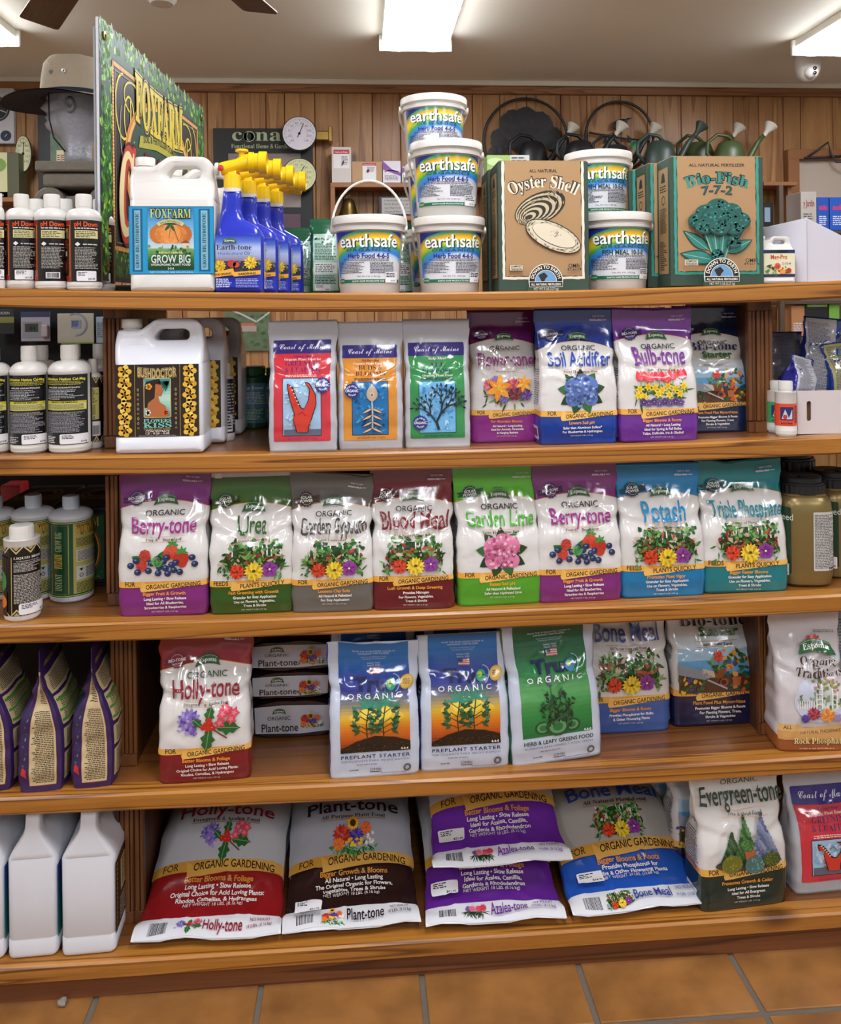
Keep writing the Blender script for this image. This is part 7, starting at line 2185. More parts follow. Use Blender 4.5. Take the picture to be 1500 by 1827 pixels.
# ---------------------------------------------------------------- fourth shelf
def true_art(H_, kind, seed):
    rnd = random.Random(seed); A = Art()
    x0, x1, y0, y1 = .125, .885, .285, H_
    if kind == 'herb':
        grad(A, x0, y0, x1, y1, ['#1c6a3a', '#2c8a44', '#5aa05c', '#248048', '#0f5a38', '#14603a'], 24)
    else:
        grad(A, x0, y0, x1, y1, ['#3c1c10', '#b8501c', '#d87a20', '#d8b030', '#7a7a70', '#3a4494', '#2a3c90', '#1c5ca8', '#2474bc', '#1c64a4'], 36)
    A.up()
    cx = .505
    if kind != 'herb':
        A.ell(cx + .02, H_ * .47, .30, .075, '#e8bc38', 24); A.up(); A.ell(cx + .02, H_ * .50, .17, .085, '#f0d450', 20); A.up()
        A.poly([(x0, y0), (x1, y0), (x1, y0 + .10), (.72, y0 + .15), (.5, y0 + .17), (.3, y0 + .12), (x0, y0 + .04)], '#241a12'); A.up()
        for i in range(80):
            A.ell(rnd.uniform(x0 + .02, x1 - .02), y0 + rnd.uniform(.0, .09), .010, .006, rnd.choice(['#3c2c1c', '#18100a', '#4a3826']), 5)
        for sx_, hh in ((.42, .32), (.60, .34)):
            b = y0 + .14
            A.line([(sx_, b), (sx_ - .01, b + .16), (sx_ + .02, b + hh)], .012, '#243c1c')
            for i in range(4):
                yy = b + .06 + hh * .75 * i / 4 + rnd.uniform(-.02, .02)
                for e in (-1, 1):
                    A.line([(sx_, yy), (sx_ + e * (.10 - i * .008), yy + .05)], .007, '#243c1c')
                    for q in range(3):
                        A.leaf(sx_ + e * (.08 + q * .02), yy + .04, rnd.uniform(.05, .10), .018, (-.6 + q * .8) if e > 0 else pi + .6 - q * .8, ['#2c5a34', '#1f4428', '#3c7a5c'][q], 4)
            for q in range(7):
                A.leaf(sx_ + .02, b + hh, .17, .014, q * .5 + .05, '#3c8a70', 4)
        A.up()
    else:
        for q in range(12):
            a = q * pi / 6
            A.leaf(cx, y0 + .10, .15, .045, a * .55 + .0, ['#2c6a3c', '#4a8a54', '#1c4a2c'][q % 3], 5)
        for dx, r in ((-.16, .09), (.16, .09), (0, .13)):
            for k in range(3):
                A.ell(cx + dx, y0 + .09, r * (1 - k * .28), r * .75 * (1 - k * .28), ['#1f5030', '#5a9a60', '#2f7040'][k], 14); A.up()
        foliage(A, cx - .14, y0 + .14, cx + .16, y0 + .42, 90, ['#1c4028', '#2c5a38', '#143020'], rnd, .07, .2); A.up()
        for i in range(14):
            A.ell(cx - .06 + rnd.uniform(-.02, .02), y0 + .50 + i * .009, .018, .010, ['#4a3c6c', '#6c5c90'][i % 2], 6)
        A.line([(cx - .05, y0 + .3), (cx - .06, y0 + .5)], .008, '#2c5a38')
    A.up()
    A.text('FROM THE WORLDWIDE LEADER IN', cx, H_ * .930, .018, '#d0dcec', w=.46, res=2, space=1.1); A.text('ORGANIC FERTILIZER', cx, H_ * .912, .018, '#d0dcec', w=.34, res=2)
    A.text('PREMIUM INGREDIENTS AND', cx, H_ * .885, .013, '#b0c4dc', w=.28, res=2); A.text('ORGANIC STANDARDS', cx, H_ * .870, .013, '#b0c4dc', w=.24, res=2)
    A.text('FAMILY RUN', cx, H_ * .835, .016, '#d0dcec', w=.14, res=2); A.text('SINCE 2003', cx, H_ * .818, .016, '#d0dcec', w=.14, res=2)
    fx, fy, fw_, fh_ = cx - .055, H_ * .765, .12, .065
    for i in range(7):
        A.rect(fx, fy + fh_ * i / 7, fx + fw_, fy + fh_ * (i + 1) / 7, '#b8605c' if i % 2 == 0 else '#d8cccc')
    A.up(); A.rect(fx, fy + fh_ * .45, fx + fw_ * .42, fy + fh_, '#3c4a70'); A.up()
    A.text('True', cx + .005, H_ * .655, .125, '#1a2454', w=.46, font='bold', fat=.02); A.up()
    A.ell(cx + .185, H_ * .655 + .05, .055, .058, '#2c9c70' if kind != 'herb' else '#3c8ac0', 16); A.up(); A.ell(cx + .175, H_ * .655 + .06, .028, .03, '#a8c84c', 9); A.rect(cx + .14, H_ * .655 + .045, cx + .235, H_ * .655 + .055, '#1a2454')
    A.ring(cx + .19, H_ * .655 + .06, .085, .095, '#8cb4d8', 16, -60, 80)
    A.text('ORGANIC', cx, H_ * .595, .055, '#eef2f4', w=.60, space=1.6, fat=.01)
    if kind != 'herb':
        A.star(.86, H_ * .70, .075, .070, 20, '#c8a040'); A.up(); A.ell(.86, H_ * .70, .060, .060, '#d8b45c', 16); A.up(); A.small(.82, .90, H_ * .685, H_ * .72, 3, '#7a5c20', rnd)
    A.text('4-4-4' if kind != 'herb' else '4-6-0', .82, y0 + .015, .026, '#f0f0f0', font='bold')
    A.up()
    c = '#1a2c5c' if kind != 'herb' else '#14301c'
    A.text('PREPLANT STARTER' if kind != 'herb' else 'HERB & LEAFY GREENS FOOD', cx, .225, .036, c, w=.75, font='bold', space=1.25 if kind != 'herb' else 1.0)
    A.text('FERTILIZANTE PARA INICIO RAPIDO' if kind != 'herb' else 'ALIMENTOS PARA HIERBAS Y HOJAS VERDES', cx, .185, .020, '#4a4c5c', w=.74, res=2, space=1.2)
    A.small(.30, .52, .145, .165, 1, '#8a8c98', rnd, 1)
    A.text('OMRI', cx, .082, .030, '#3c3a34', w=.12); A.rect(cx - .065, .066, cx + .065, .074, '#3c3a34')
    A.ring(.85, .10, .022, .042, '#5c5c60', 16); A.small(.56, .84, .045, .058, 1, '#6c6c78', rnd, 1)
    A.text('SCAN ME!', .27, .09, .016, '#2c3040', w=.10, font='bold', res=2)
    return A
tm = zone_mat('film_cool_white', '#c4cdde', None, '#c4cdde', None, .2, .2, .9, 0, rough=.24, coat=.3)
def true_bag(l, r, yt, Y, kind, seed, label, rz=0.0, hf=None, d=.075, **kw):
    p, w, h = pk(4, l, r, Y, yt); h = hf or h
    B = Art(); rnd = random.Random(seed); B.rect(0, 0, d / w, h / w, '#2a4c9c' if kind != 'herb' else '#1f6a40'); B.up(); B.small(d / w * .2, d / w * .8, .2, h / w * .6, 12, '#c8d4e8', rnd)
    return bag('potting_starter_bag', label, w, h, d, p, rz, tm, true_art(h / w, kind, seed), B, group='white edged starter bags', seed=seed, waist=.025, notch=.66, **{**kw, 'wrinkle': kw.get('wrinkle', 1) * .7})
true_bag(578, 742, 1158, .020, 'pre', 51, 'front left white-edged starter bag with sunset seedling picture and gold seal', top_wave=-.006, wrinkle=1.5, rz=.04)
true_bag(583, 735, 1130, .125, 'pre', 52, 'taller starter bag standing behind the left sunset seedling bag', hf=.272)
true_bag(741, 903, 1142, .030, 'pre', 53, 'right white-edged starter bag with sunset seedling picture, next to the green one', wrinkle=1.4, rz=.03)
true_bag(752, 900, 1130, .135, 'pre', 54, 'starter bag standing behind the right sunset seedling bag', hf=.272)
true_bag(902, 1072, 1122, .042, 'herb', 55, 'white-edged green bag of herb and leafy greens food', wrinkle=1.3, rz=.12, ry=-.03)
true_bag(892, 1040, 1130, .145, 'herb', 56, 'green starter bag standing behind the herb and leafy greens bag', hf=.272)

# three flat packs stacked with their white ends showing
def flat_pack(i, l, r, yt, yb, Y=.19):
    c = (l + r) / 2; w = (r - l) * mpp(c, Y); z0 = at(c, yb, Y).z; z1 = at(c, yt, Y).z
    z0 = (zs(4, at(c, yb, Y).x) + .0) if i == 2 else z0
    h = z1 - z0
    t = thing('flat_pack', ('top', 'middle', 'bottom')[i] + ' dark plant food pack lying flat in the stack of three with white printed ends', 'bag', (at(c, yb, Y).x, Y, z0), 0, 'flat dark packs stacked three high')
    bm = bmesh.new(); n = 40; L = .26; rows = []
    prof = [(0, .60), (.004, .80), (.02, .93), (.06, 1.0), (.13, 1.0), (.20, .97), (.25, .6), (L, .1)]
    for y, k in prof:
        row = []
        for j in range(n):
            a = 2 * pi * j / n; ca, sa = cos(a), sin(a); q = (abs(ca) ** 4 + abs(sa) ** 3.2) ** (-1 / 3.6)
            x = ca * q * w / 2 * (.94 + .06 * k); z = h / 2 + sa * q * h / 2 * (k if y > .02 else .86 + .1 * k)
            z += .0035 * noise.noise(Vector((x * 22, y * 12, i * 5))) * (abs(sa) if y > 0 else 1)
            row.append(bm.verts.new((x, y, max(.0005, z))))
        rows.append(row)
    for a, b in zip(rows, rows[1:]):
        for j in range(n):
            f = bm.faces.new((a[j], b[j], b[(j + 1) % n], a[(j + 1) % n])); f.smooth = True
    bm.faces.new(rows[0]); bm.faces.new(list(reversed(rows[-1])))
    bobj('pouch', bm, mat('dark_film', '#2a1a20', .22, coat=.4, bump=.5, bscale=18), t)
    A = Art(); rnd = random.Random(i + 3); e = w * .44
    A.poly([(-e, h * .16), (-e * 1.02, h * .84), (-e * .3, h * .88), (e * .5, h * .86), (e, h * .84), (e * .98, h * .18), (e * .2, h * .12)], '#c6c9d2'); A.up()
    ribbon_logo(A, -e * .36, h * .72, e * .38, since=False); A.text('ORGANIC', -e * .36, h * .50, h * .10, '#23263a', w=e * .62); A.text('Plant-tone', -e * .34, h * .20, h * .21, '#2a1c24', w=e * .98, fat=.01)
    pic_sunflower(A, e * .50, h * .50, e * .72, rnd)
    def fn(x, y, l):
        P = np.stack([x, -.0012 - l * .0004 + 0 * x, y], 1)
        return P, np.tile([0, -1, 0], (len(x), 1)).astype(float)
    A.build('printed_end', fn, film_print(), t)
flat_pack(2, 447, 597, 1249, 1303); flat_pack(1, 443, 595, 1199, 1247); flat_pack(0, 440, 600, 1143, 1197)

# purple and cream sacks turned side-on
def side_art(H_, dw, seed):
    rnd = random.Random(seed); A = Art()
    # back -> front: here the part nearest x = 0 is the back edge
    A.rect(0, 0, dw, H_, '#3a2458'); A.up()
    A.rect(dw * .10, H_ * .035, dw * .80, H_ * .86, '#5c2838'); A.up(); A.rect(dw * .12, H_ * .045, dw * .78, H_ * .85, '#cbb78c'); A.up()
    A.small(dw * .17, dw * .74, H_ * .06, H_ * .56, 40, '#3a3024', rnd, .75); A.small(dw * .2, dw * .7, H_ * .60, H_ * .82, 14, '#3a3024', rnd, .6); A.text('PROTEIN', dw * .45, H_ * .80, H_ * .02, '#3a3024', w=dw * .3, font='serif')
    for i in range(9):
        A.leaf(dw * .90, H_ * (.18 + i * .045), dw * .09, dw * .02, .8 + (i % 3), ['#2f7a3c', '#4a9a4c', '#1f5a30'][i % 3], 4)
    A.poly([(dw * .84, H_ * .10), (dw * .98, H_ * .13), (dw * .94, H_ * .18), (dw * .86, H_ * .16)], '#c03430')
    return A
def back_art(H_, seed):
    rnd = random.Random(seed); A = Art()
    A.rect(0, 0, 1, H_, '#3a2458'); A.up()
    for y0, y1 in ((.05, .24), (.27, .41), (.44, .64), (.66, .80)):
        A.rrect(.06, H_ * y0, .94, H_ * y1, .02, '#c8b58a'); A.up(); A.small(.12, .9, H_ * (y0 + .015), H_ * (y1 - .015), int((y1 - y0) * 70), '#3a3024', rnd)
    for y in (.46, .53, .60):
        A.rect(.07, H_ * y, .93, H_ * y + .03, '#4f8a30')
    A.text('ORGANIC GARDEN', .5, H_ * .86, .055, '#b8a858', w=.8, font='serif'); A.text('FOXFARM', .5, H_ * .10, .12, '#7a3420', w=.6, font='serif')
    return A
# a sack turned so that its right-hand side gusset faces the aisle and its front faces left
def sack2(l, r, Y, label, seed):
    c = (l + r) / 2; x = at(c, PPY, Y).x; z = zs(4, x); h = .272; w = .165; d = (r - l) * mpp(c, Y)
    rz = -pi / 2 + .10
    H_ = h / w
    t = thing('soil_amendment_sack', label, 'sack', (x - d / 2, Y + w / 2, z), rz, 'purple and cream sacks turned side-on')
    bm, fr, lg, rg, bk = pouch(w, h, d, seed=seed, cell=.007, wrinkle=2.0, waist=.05, lean=.0, notch=.66)
    add_obj('pouch', mesh_from('pouch', bm), zone_mat('film_purple_sack', '#3a2458', None, '#3a2458', None, .2, .2, .9, 0, rough=.38, coat=.1), t)
    A = side_art(H_, d / w, seed)
    for i in range(len(A.t)):
        A.t[i] = A.t[i] * np.array([-1, 1]) + np.array([d / w, 0])
    A.build('printed_side', rg.fn(), print_mat('sack_print', .4), t, clip=(.004, .004, d / w - .004, H_ - .01), **rg.cut())
    back_art(H_, seed).build('printed_back', bk.fn(), print_mat('sack_print', .4), t, clip=(.01, .004, .99, H_ - .01), **bk.cut())
    A = Art(); rnd = random.Random(seed); A.text('OrganicS', .5, H_ * .08, .09, '#c8c0d8', font='serif'); foliage(A, .2, H_ * .2, .8, H_ * .6, 40, GREENS, rnd, .15, .3)
    A.build('printed_front', fr.fn(), print_mat('sack_print', .4), t, clip=(.018, .004, .982, H_ - .01), **fr.cut())
    return t
sack2(108, 186, .022, 'purple and cream sack turned side-on, nearest the left post on the fourth shelf', 61)
sack2(12, 96, .014, 'purple and cream sack turned side-on, middle one at the left of the fourth shelf', 62)
sack2(-80, 4, .02, 'purple and cream sack cut off by the left edge of the fourth shelf', 63)

# tall white bag with a brown foot at the right end
p, w, h = pk(4, 1382, 1502, .020, 1100)
H_ = h / w; A = Art(); rnd = random.Random(7)
A.rect(0, .18, 1, .36, '#c8985c'); A.up(); A.poly([(.0, .30), (.30, .30), (.33, .24), (1, .33), (1, .42), (.36, .34), (.28, .40), (0, .40)], '#d8ac70'); A.up()
A.text('ALL', .14, .33, .05, '#4a3420', w=.12); A.text('NATURAL PHOSPHATE', .62, .275, .045, '#4a3420', w=.60, slope=.08)
A.text('Rock Phosphate', .573, .117, .085, '#5a2c14', w=.72, font='serif'); A.up(); A.text('Rock Phosphate', .58, .124, .085, '#f0e0a0', w=.72, font='serif'); A.small(.3, .8, .03, .07, 1, '#d0a080', rnd, 1)
A.ell(.60, .72, .36, .30, '#c8ccdc', 20); A.up(); pic_arbor(A, .60, .72, .80, rnd); A.up()
A.text('Organic', .60, 1.20, .115, '#3c2420', w=.50, font='ital', fat=.01); A.text('Traditions', .60, 1.06, .115, '#3c2420', w=.66, font='ital', fat=.01)
zinnia(A, .60, 1.48, .12, ['#c84a3c', '#e0885c', '#b83a5c']); A.up(2); ribbon_logo(A, .60, 1.42, .50, since=False); A.small(.6, .92, 1.62, 1.66, 2, '#4a4038', rnd, .9)
bag('rock_phosphate_bag', 'tall white bag with a brown foot and garden arbor picture on the fourth shelf', w, h, .09, p, -.10, zone_mat('film_rock', '#9c5a30', None, '#cbc6c8', None, .115, .115, .9, 0, rough=.24, coat=.3), A, None, seed=71, wrinkle=1.8, notch=.62, waist=.03, group='stand-up bags of plant food')
for i, (Y, dz) in enumerate(((.13, 0), (.20, 0))):
    p2, w2, h2 = pk(4, 1478 + i * 20, 1600 + i * 10, Y, 1130)
    B = Art(); rnd = random.Random(i); B.small(.1, .9, .2, 1.4, 30, '#5c6068', rnd); B.rect(.0, .9, 1, 1.0, '#2c7ab0')
    bag('printed_sack', ('first', 'second')[i] + ' pale text-covered bag behind the brown-footed white bag', w2, .27, .06, p2, .1, zone_mat('film_pale%d' % i, '#9aa0a4', None, '#9aa0a4', None, .2, .2, .9, 0), B, None, seed=80 + i, cell=.009, group='pale bags behind the rock phosphate')

# ---------------------------------------------------------------- bottom shelf
def side_jug(l, r, yt, Y, label, col1, col2, seed, stripe=False):
    p, w, h = pk(5, l, r, Y, yt)
    w = (r - l) * mpp((l + r) / 2, Y); L = h / 1.58 / 1.08
    A = Art(); rnd = random.Random(seed); y0, y1 = .21 * L, 1.03 * L
    grad(A, .02 * L, y0, .98 * L, y1, [col2, col1], 10); A.up()
    A.rect(.25 * L, y0 + .35 * L, .8 * L, y0 + .72 * L, '#c8c08c'); A.up(); A.small(.3 * L, .75 * L, y0 + .38 * L, y0 + .7 * L, 12, '#3c3a24', rnd); A.small(.2 * L, .9 * L, y0 + .04 * L, y0 + .3 * L, 10, '#b8b8a8', rnd)
    if stripe:
        for i in range(14):
            A.ell(.08 * L, y0 + (.04 + i * .056) * L, .025 * L, .022 * L, '#a8783c', 7)
    jp = jug('concentrate_jug', label, L, w, p + Vector((0, L / 2, 0)), -pi / 2 + .04, None, A, hk=1.08, group='white jugs turned side-on', plastic=mat('cool_white_plastic', '#dcdfe6', .3, coat=.15, bump=.1, bscale=14))
    return jp
side_jug(94, 190, 1442, .020, 'white jug turned side-on with a black label edge, nearest the left post', '#17130f', '#17130f', 1, True)
side_jug(-2, 86, 1444, .022, 'white jug turned side-on with a blue to teal label edge', '#2c3c90', '#17807c', 2)
side_jug(-98, -9, 1444, .022, 'white jug turned side-on, cut off by the left edge of the bottom shelf', '#2c3c90', '#17807c', 3)

def big_bag(l, r, Y, label, low, title, tcol, sub, pic, tagl, lines, nw, seed, L=.47, T=.10, z=None, rz=0.0, mid='#b8babf', band='#c8943c', stick=None, wide=1.0, rx=0.0, top=None, rise=41, zmax=.10):
    """large sack lying on its back, foot seam towards the aisle"""
    c = (l + r) / 2; w = (r - l) * mpp(c, Y); x = at(c, PPY, Y).x
    z = zs(5, x) + .001 if z is None else z
    rnd = random.Random(seed); H_ = L / w
    A = Art(); y = lambda t: t * H_
    A.rect(0, 0, 1, .165, '#d8d9dc'); A.rect(0, .165, 1, .52, low); A.up()
    # foot seam print
    A.barcode(.10, .04, .22, .125, rnd); PICS[pic](A, .36, .085, .20, rnd); A.up()
    A.text(title, .60, .055, .075, tcol, w=.27, fat=.012); A.text('NET WEIGHT', .85, .105, .024, tcol, w=.14, font='serif', res=2); A.text(nw, .85, .06, .024, tcol, w=.17, font='serif', res=2)
    # body
    A.text('NET WEIGHT ' + nw, .5, .24, .026, '#e8e0dc', w=.42, font='gill', res=2)
    yy = .274
    for ln in reversed(lines):
        A.text(ln, .52, yy, .030, '#eeeae4', font='bold', maxw=.76); yy += .043
    A.text(tagl, .52, yy, .036, '#d89038', font='bold', maxw=.56)
    b0 = yy + .068
    A.rect(0, b0, 1, H_, mid); A.up(); A.rect(0, b0, 1, b0 + .07, band); A.up()
    A.poly([(.26, b0 + .07), (.32, b0 + .03), (.6, b0 + .07), (1, b0 + .08), (1, b0 + .012), (.6, b0 - .012), (.28, b0 - .04)], '#d8a650'); A.up()
    A.text('FOR', .15, b0 + .016, .046, '#2c2414', w=.11); A.text('ORGANIC GARDENING', .62, b0 + .003, .048, '#2c2414', w=.60, fat=.012, bow=.015)
    py = b0 + .07 + .125
    PICS[pic](A, .52, py, .42, rnd); A.up()
    ty = py + .118
    A.text(sub, .52, ty, .024, '#2c2c38', w=.52, font='serif'); A.rect(.26, ty - .012, .78, ty - .006, '#a8805c')
    A.text(title, .52, ty + .044, .088, tcol, w=.72 if len(title) > 8 else .6, fat=.012)
    A.text('ORGANIC', .52, ty + .160, .042, '#20242c', w=.46); ribbon_logo(A, .52, ty + .245, .26)
    if top:
        A.rect(0, ty + .50, 1, H_, top)
    if stick:
        sticker(A, stick[0], stick[1], stick[0] + .19, stick[1] + .11, rnd, stick[2])
    t = thing('plant_food_sack', label, 'sack', (x, Y, z), rz, 'large sacks lying on the bottom shelf', rx=rx)
    bm, fr, lg, rg, bk = pouch(w * wide, L, T, seed=seed, mode='lie', cell=.008, wrinkle=1.3)
    # the sack lies on the shelf: seam flat in front, then its face climbs and rolls over
    N_ = 200; ss_ = np.linspace(0, L, N_ + 1)
    ph = np.array([(.42 + (radians(rise) - .42) * sm(.055, .12, q)) * (1 - .85 * sm(zmax / sin(radians(rise)) + .04, zmax / sin(radians(rise)) + .14, q)) for q in ss_])
    Yc = np.concatenate([[0], np.cumsum(np.cos(ph[:-1]) * L / N_)]); Zc = np.concatenate([[0], np.cumsum(np.sin(ph[:-1]) * L / N_)]) + .004
    def bend(P):
        P = np.asarray(P, float); s_ = P[..., 2]; t_ = s_ / L
        e = np.array([sm(.055, .26, q) * (1 - sm(.80, .97, q)) for q in t_.ravel()]).reshape(t_.shape)
        hb = np.maximum(.0010, T / 2 * e ** .75 + .001)
        zf = np.interp(s_, ss_, Zc)
        q = (T - P[..., 1]) / (2 * hb)
        return np.stack([P[..., 0], np.interp(s_, ss_, Yc), np.maximum(.0005, np.minimum(q, 1.0) * zf + np.maximum(0, q - 1) * 2 * hb)], -1)
    for v, c_ in zip(bm.verts, bend([v.co[:] for v in bm.verts])):
        v.co = c_
    fr = Grid(bend(fr.P), fr.us, fr.vs)
    add_obj('pouch', mesh_from('pouch', bm), zone_mat('film_sack%d' % seed, '#d8d9dc', low, mid, None, .165 / H_, .48 / H_, .99, 0, rough=.30, coat=.15), t)
    A.build('printed_front', fr.fn(.0008), film_print(), t, clip=(.018, .003, .982, H_ - .01), **fr.cut())
    return t
hl_ = ['Long Lasting • Slow Release', 'Original Choice for Acid Loving Plants:', 'Rhodos, Camellias, & Hydrangeas']
big_bag(219, 489, .018, 'large red and white sack of holly food lying with its white foot seam forward', '#8c1a1e', 'Holly-tone', '#8c1c2c', 'Evergreen & Azalea Food', 'holly', 'Better Blooms & Foliage', hl_, '18 LBS. (8.16 kg)', 91, rz=-.04)
big_bag(491, 740, .022, 'large dark brown and grey sack with sunflower picture, lying beside the red sack', '#2c1a18', 'Plant-tone', '#241820', 'All Purpose Plant Food', 'sun', 'Bigger Growth & Blooms', ['All Natural • Long Lasting', 'The Original Organic for Flowers,', 'Vegetables, Trees & Shrubs'], '18 LBS. (8.16 kg)', 92, rz=.02, stick=(.09, .09, '$21.95'), mid='#a4a7b0')
az = ['Long Lasting • Slow Release', 'Ideal for Azalea, Camillia,', 'Gardenia & Rhododendron']
big_bag(748, 1000, .012, 'lower large violet sack of azalea food, its foot seam hanging at the shelf edge', '#5e2488', 'Azalea-tone', '#5e2488', 'Azalea & Camellia Food', 'azalea', 'Better Blooms & Foliage', az, '18 LBS. (8.16 kg)', 93, T=.085, rz=.0, stick=(.06, .22, '$21.95'), L=.40, rise=42, zmax=.065)
xt = at(885, 560, .03).x
big_bag(762, 1014, .045, 'upper large violet and white sack lying on top of the other violet sack', '#6a2c9c', 'Azalea-tone', '#6a2c9c', 'Azalea & Camellia Food', 'azalea', 'Better Blooms & Foliage', az, '18 LBS. (8.16 kg)', 94, T=.10, z=zs(5, xt) + .094, rz=.03, stick=(.06, .20, '$21.95'), L=.38, rise=44, zmax=.085, mid='#c4c4c8')
big_bag(1010, 1262, .020, 'large bright blue and grey sack of bone meal lying beside the violet sacks', '#2456b4', 'Bone Meal', '#2c4494', 'All Natural Plant Food', 'garden', 'Bigger Blooms & Roots', ['Provides Phosphorus for', 'Bulbs & Other Flowering Plants'], '24 LBS. (10.88 kg)', 95, rz=.07, stick=(.10, .20, '$34.95'), mid='#a8a49c')
# bags behind the conifer bag, and the last grey pouch
for i, (l, r, Y) in enumerate(((1192, 1340, .13), (1150, 1290, .24))):
    espoma_bag(nm, ('first', 'second')[i] + ' navy-footed bag standing behind the conifer bag on the bottom shelf', 5, l, r, 1400, Y, '#16203c', '#16203c', 'Bio-tone', '#15152c', 'Starter Plant Food', 'bio', 'Plant Food Plus Mycorrhizae', ['Promotes Bigger Blooms'], 101 + i, hfix=.272, vf=1.2, art_kw=dict(title2='Starter'), group='bags standing behind the front row', cell=.008)
coast(5, 1405, 1545, 1385, .060, 'claw', 105, 'silver grey pouch with a red label and lobster claw, right end of the bottom shelf', rz=.05, d=.08)
# ---------------------------------------------------------------- things along the back wall
WY = WALL_Y - .006
black = mat('black_metal', '#191a1c', .45)
brass = mat('brass', '#a88a4c', .3, 1)
def wp(px, py, dy=0.0):
    return at(px, py, WY - dy)
WS = mpp(750, WY)
def wbox(name, l, r, yt, yb, dy, dep, m, parent, bev=.002):
    """box hung dy in front of the back wall, given by its outline in the picture"""
    c = wp((l + r) / 2, yb, dy); q = (r - l) * mpp((l + r) / 2, WY - dy); h = wp((l + r) / 2, yt, dy).z - c.z
    return bobj(name, box_bm(q, dep, h, bev, 1, c=(c.x, c.y + dep / 2, c.z)), m, parent), c, q, h

# dark display board with lettering
t = thing('display_board', 'black framed wall display board with pale lettering and window panes', 'sign')
wbox('board', 383, 560, 229, 470, .03, .03, mat('dark_green_frame', '#151a19', .5), t)
for l, r, a, b in ((408, 471, 274, 370), (477, 537, 274, 370), (408, 471, 382, 460), (477, 537, 382, 460)):
    wbox('pane', l, r, a, b, .034, .004, mat('pane_print%d' % (a > 300), '#8c8078' if a < 300 else '#5c4450', .3, vary=.5, bscale=9), t, 0)
A = Art(); b0 = wp(383, 270, .033)
w_ = 177 * WS
A.text('conant', w_ * .52, .060, .072, '#a8b48c', w=w_ * .70, font='serif'); A.text('Functional Home & Garden Decor', w_ * .52, .018, .024, '#a8b48c', w=w_ * .72, font='serif')
A.ell(w_ * .335, .084, .032, .030, '#a8b48c', 16); A.up(); A.leaf(w_ * .335, .062, .05, .012, pi / 2, '#151a19', 5)
A.build('lettering', flat_fn(b0, (1, 0, 0), (0, 0, 1), (0, -1, 0)), matte, t)
def dial(cx, cy, rpx, face, label, ink, ang, dy=.10, name='dial_thermometer', bracket=None, squash=1.0):
    c = wp(cx, cy, dy); r = rpx * mpp(cx, WY - dy)
    t = thing(name, label, 'thermometer', c)
    b = lathe_bm([(0, .012), (r * .9, .012), (r, .004), (r * 1.0, -.006), (r * .965, -.010), (r * .95, -.006), (0, -.006)], 40, sx=squash)
    o = bobj('case', b, mat('dark_bezel', '#5a544a', .35, .7), t, smooth=30); o.rotation_euler = (-pi / 2, 0, 0)
    A = Art(); A.ell(0, 0, r * .95 * squash, r * .95, face, 36); A.up()
    for i in range(50):
        a = radians(225 - 270 * i / 49); k = .80 if i % 5 else .72
        A.line([(r * .86 * cos(a) * squash, r * .86 * sin(a)), (r * k * cos(a) * squash, r * k * sin(a))], r * .018, ink)
    for i in range(0, 10):
        a = radians(225 - 270 * i / 9)
        A.text(str(-40 + i * 20), r * .60 * cos(a) * squash, r * .60 * sin(a) - r * .05, r * .13, ink, font='serif', res=2)
    A.ring(0, 0, r * .46, r * .47, ink, 30, -45, 225); A.up()
    A.line([(-r * .25 * cos(ang) * squash, -r * .25 * sin(ang)), (r * .62 * cos(ang) * squash, r * .62 * sin(ang))], r * .045, '#1c1c1c'); A.ell(0, 0, r * .08, r * .08, '#1c1c1c', 10)
    A.build('face', flat_fn((0, -.0135 + .001, 0), (1, 0, 0), (0, 0, 1), (0, -1, 0)), matte, t)
    if bracket:
        bobj('wall_bracket', box_bm(bracket, .012, .05, .004, 1, c=(r + bracket / 2 - .004, .02, -.03)), brass, t)
        bobj('bracket_plate', box_bm(.020, .09, .085, .003, 1, c=(r + bracket, .045, -.04)), brass, t)
    else:
        bobj('wall_peg', box_bm(.02, dy, .02, c=(0, dy / 2, -.01)), brass, t)
    return t
dial(534, 239, 31, '#d4d0d8', 'white round dial thermometer on a brass wall bracket', '#5a5a62', 1.15, bracket=.075)
dial(534, 313, 31, '#c8cc9c', 'pale green round dial thermometer below the white one', '#6c7050', 1.05)
dial(43, 275, 34, '#b8b890', 'narrow oval pale thermometer hanging at the far left of the wall', '#4c4a38', 1.4, squash=.42)
# black and white weather plaque
t = thing('weather_station', 'pale plaque with a large and a small black dial at the left edge', 'thermometer')
o, c, q, h = wbox('plaque', -30, 25, 157, 256, .04, .03, mat('plaque_grey', '#b0aeb0', .4), t)
A = Art(); A.ell(q * .46, h * .62, q * .42, q * .42, '#1c1e22', 28); A.up(); A.ring(q * .46, h * .62, q * .34, q * .36, '#8c8c90', 28); A.line([(q * .46, h * .62), (q * .76, h * .56)], .006, '#a8a8a8')
A.build('dial', front_fn(c.x - q / 2, c.y, c.z), matte, t)
A = Art(); A.ell(q * .74, h * .14, q * .18, q * .18, '#1c2a3c', 16); A.up(); A.line([(q * .70, h * .12), (q * .78, h * .17)], .004, '#a8a8a8')
A.build('dial', front_fn(c.x - q / 2, c.y, c.z), matte, t)
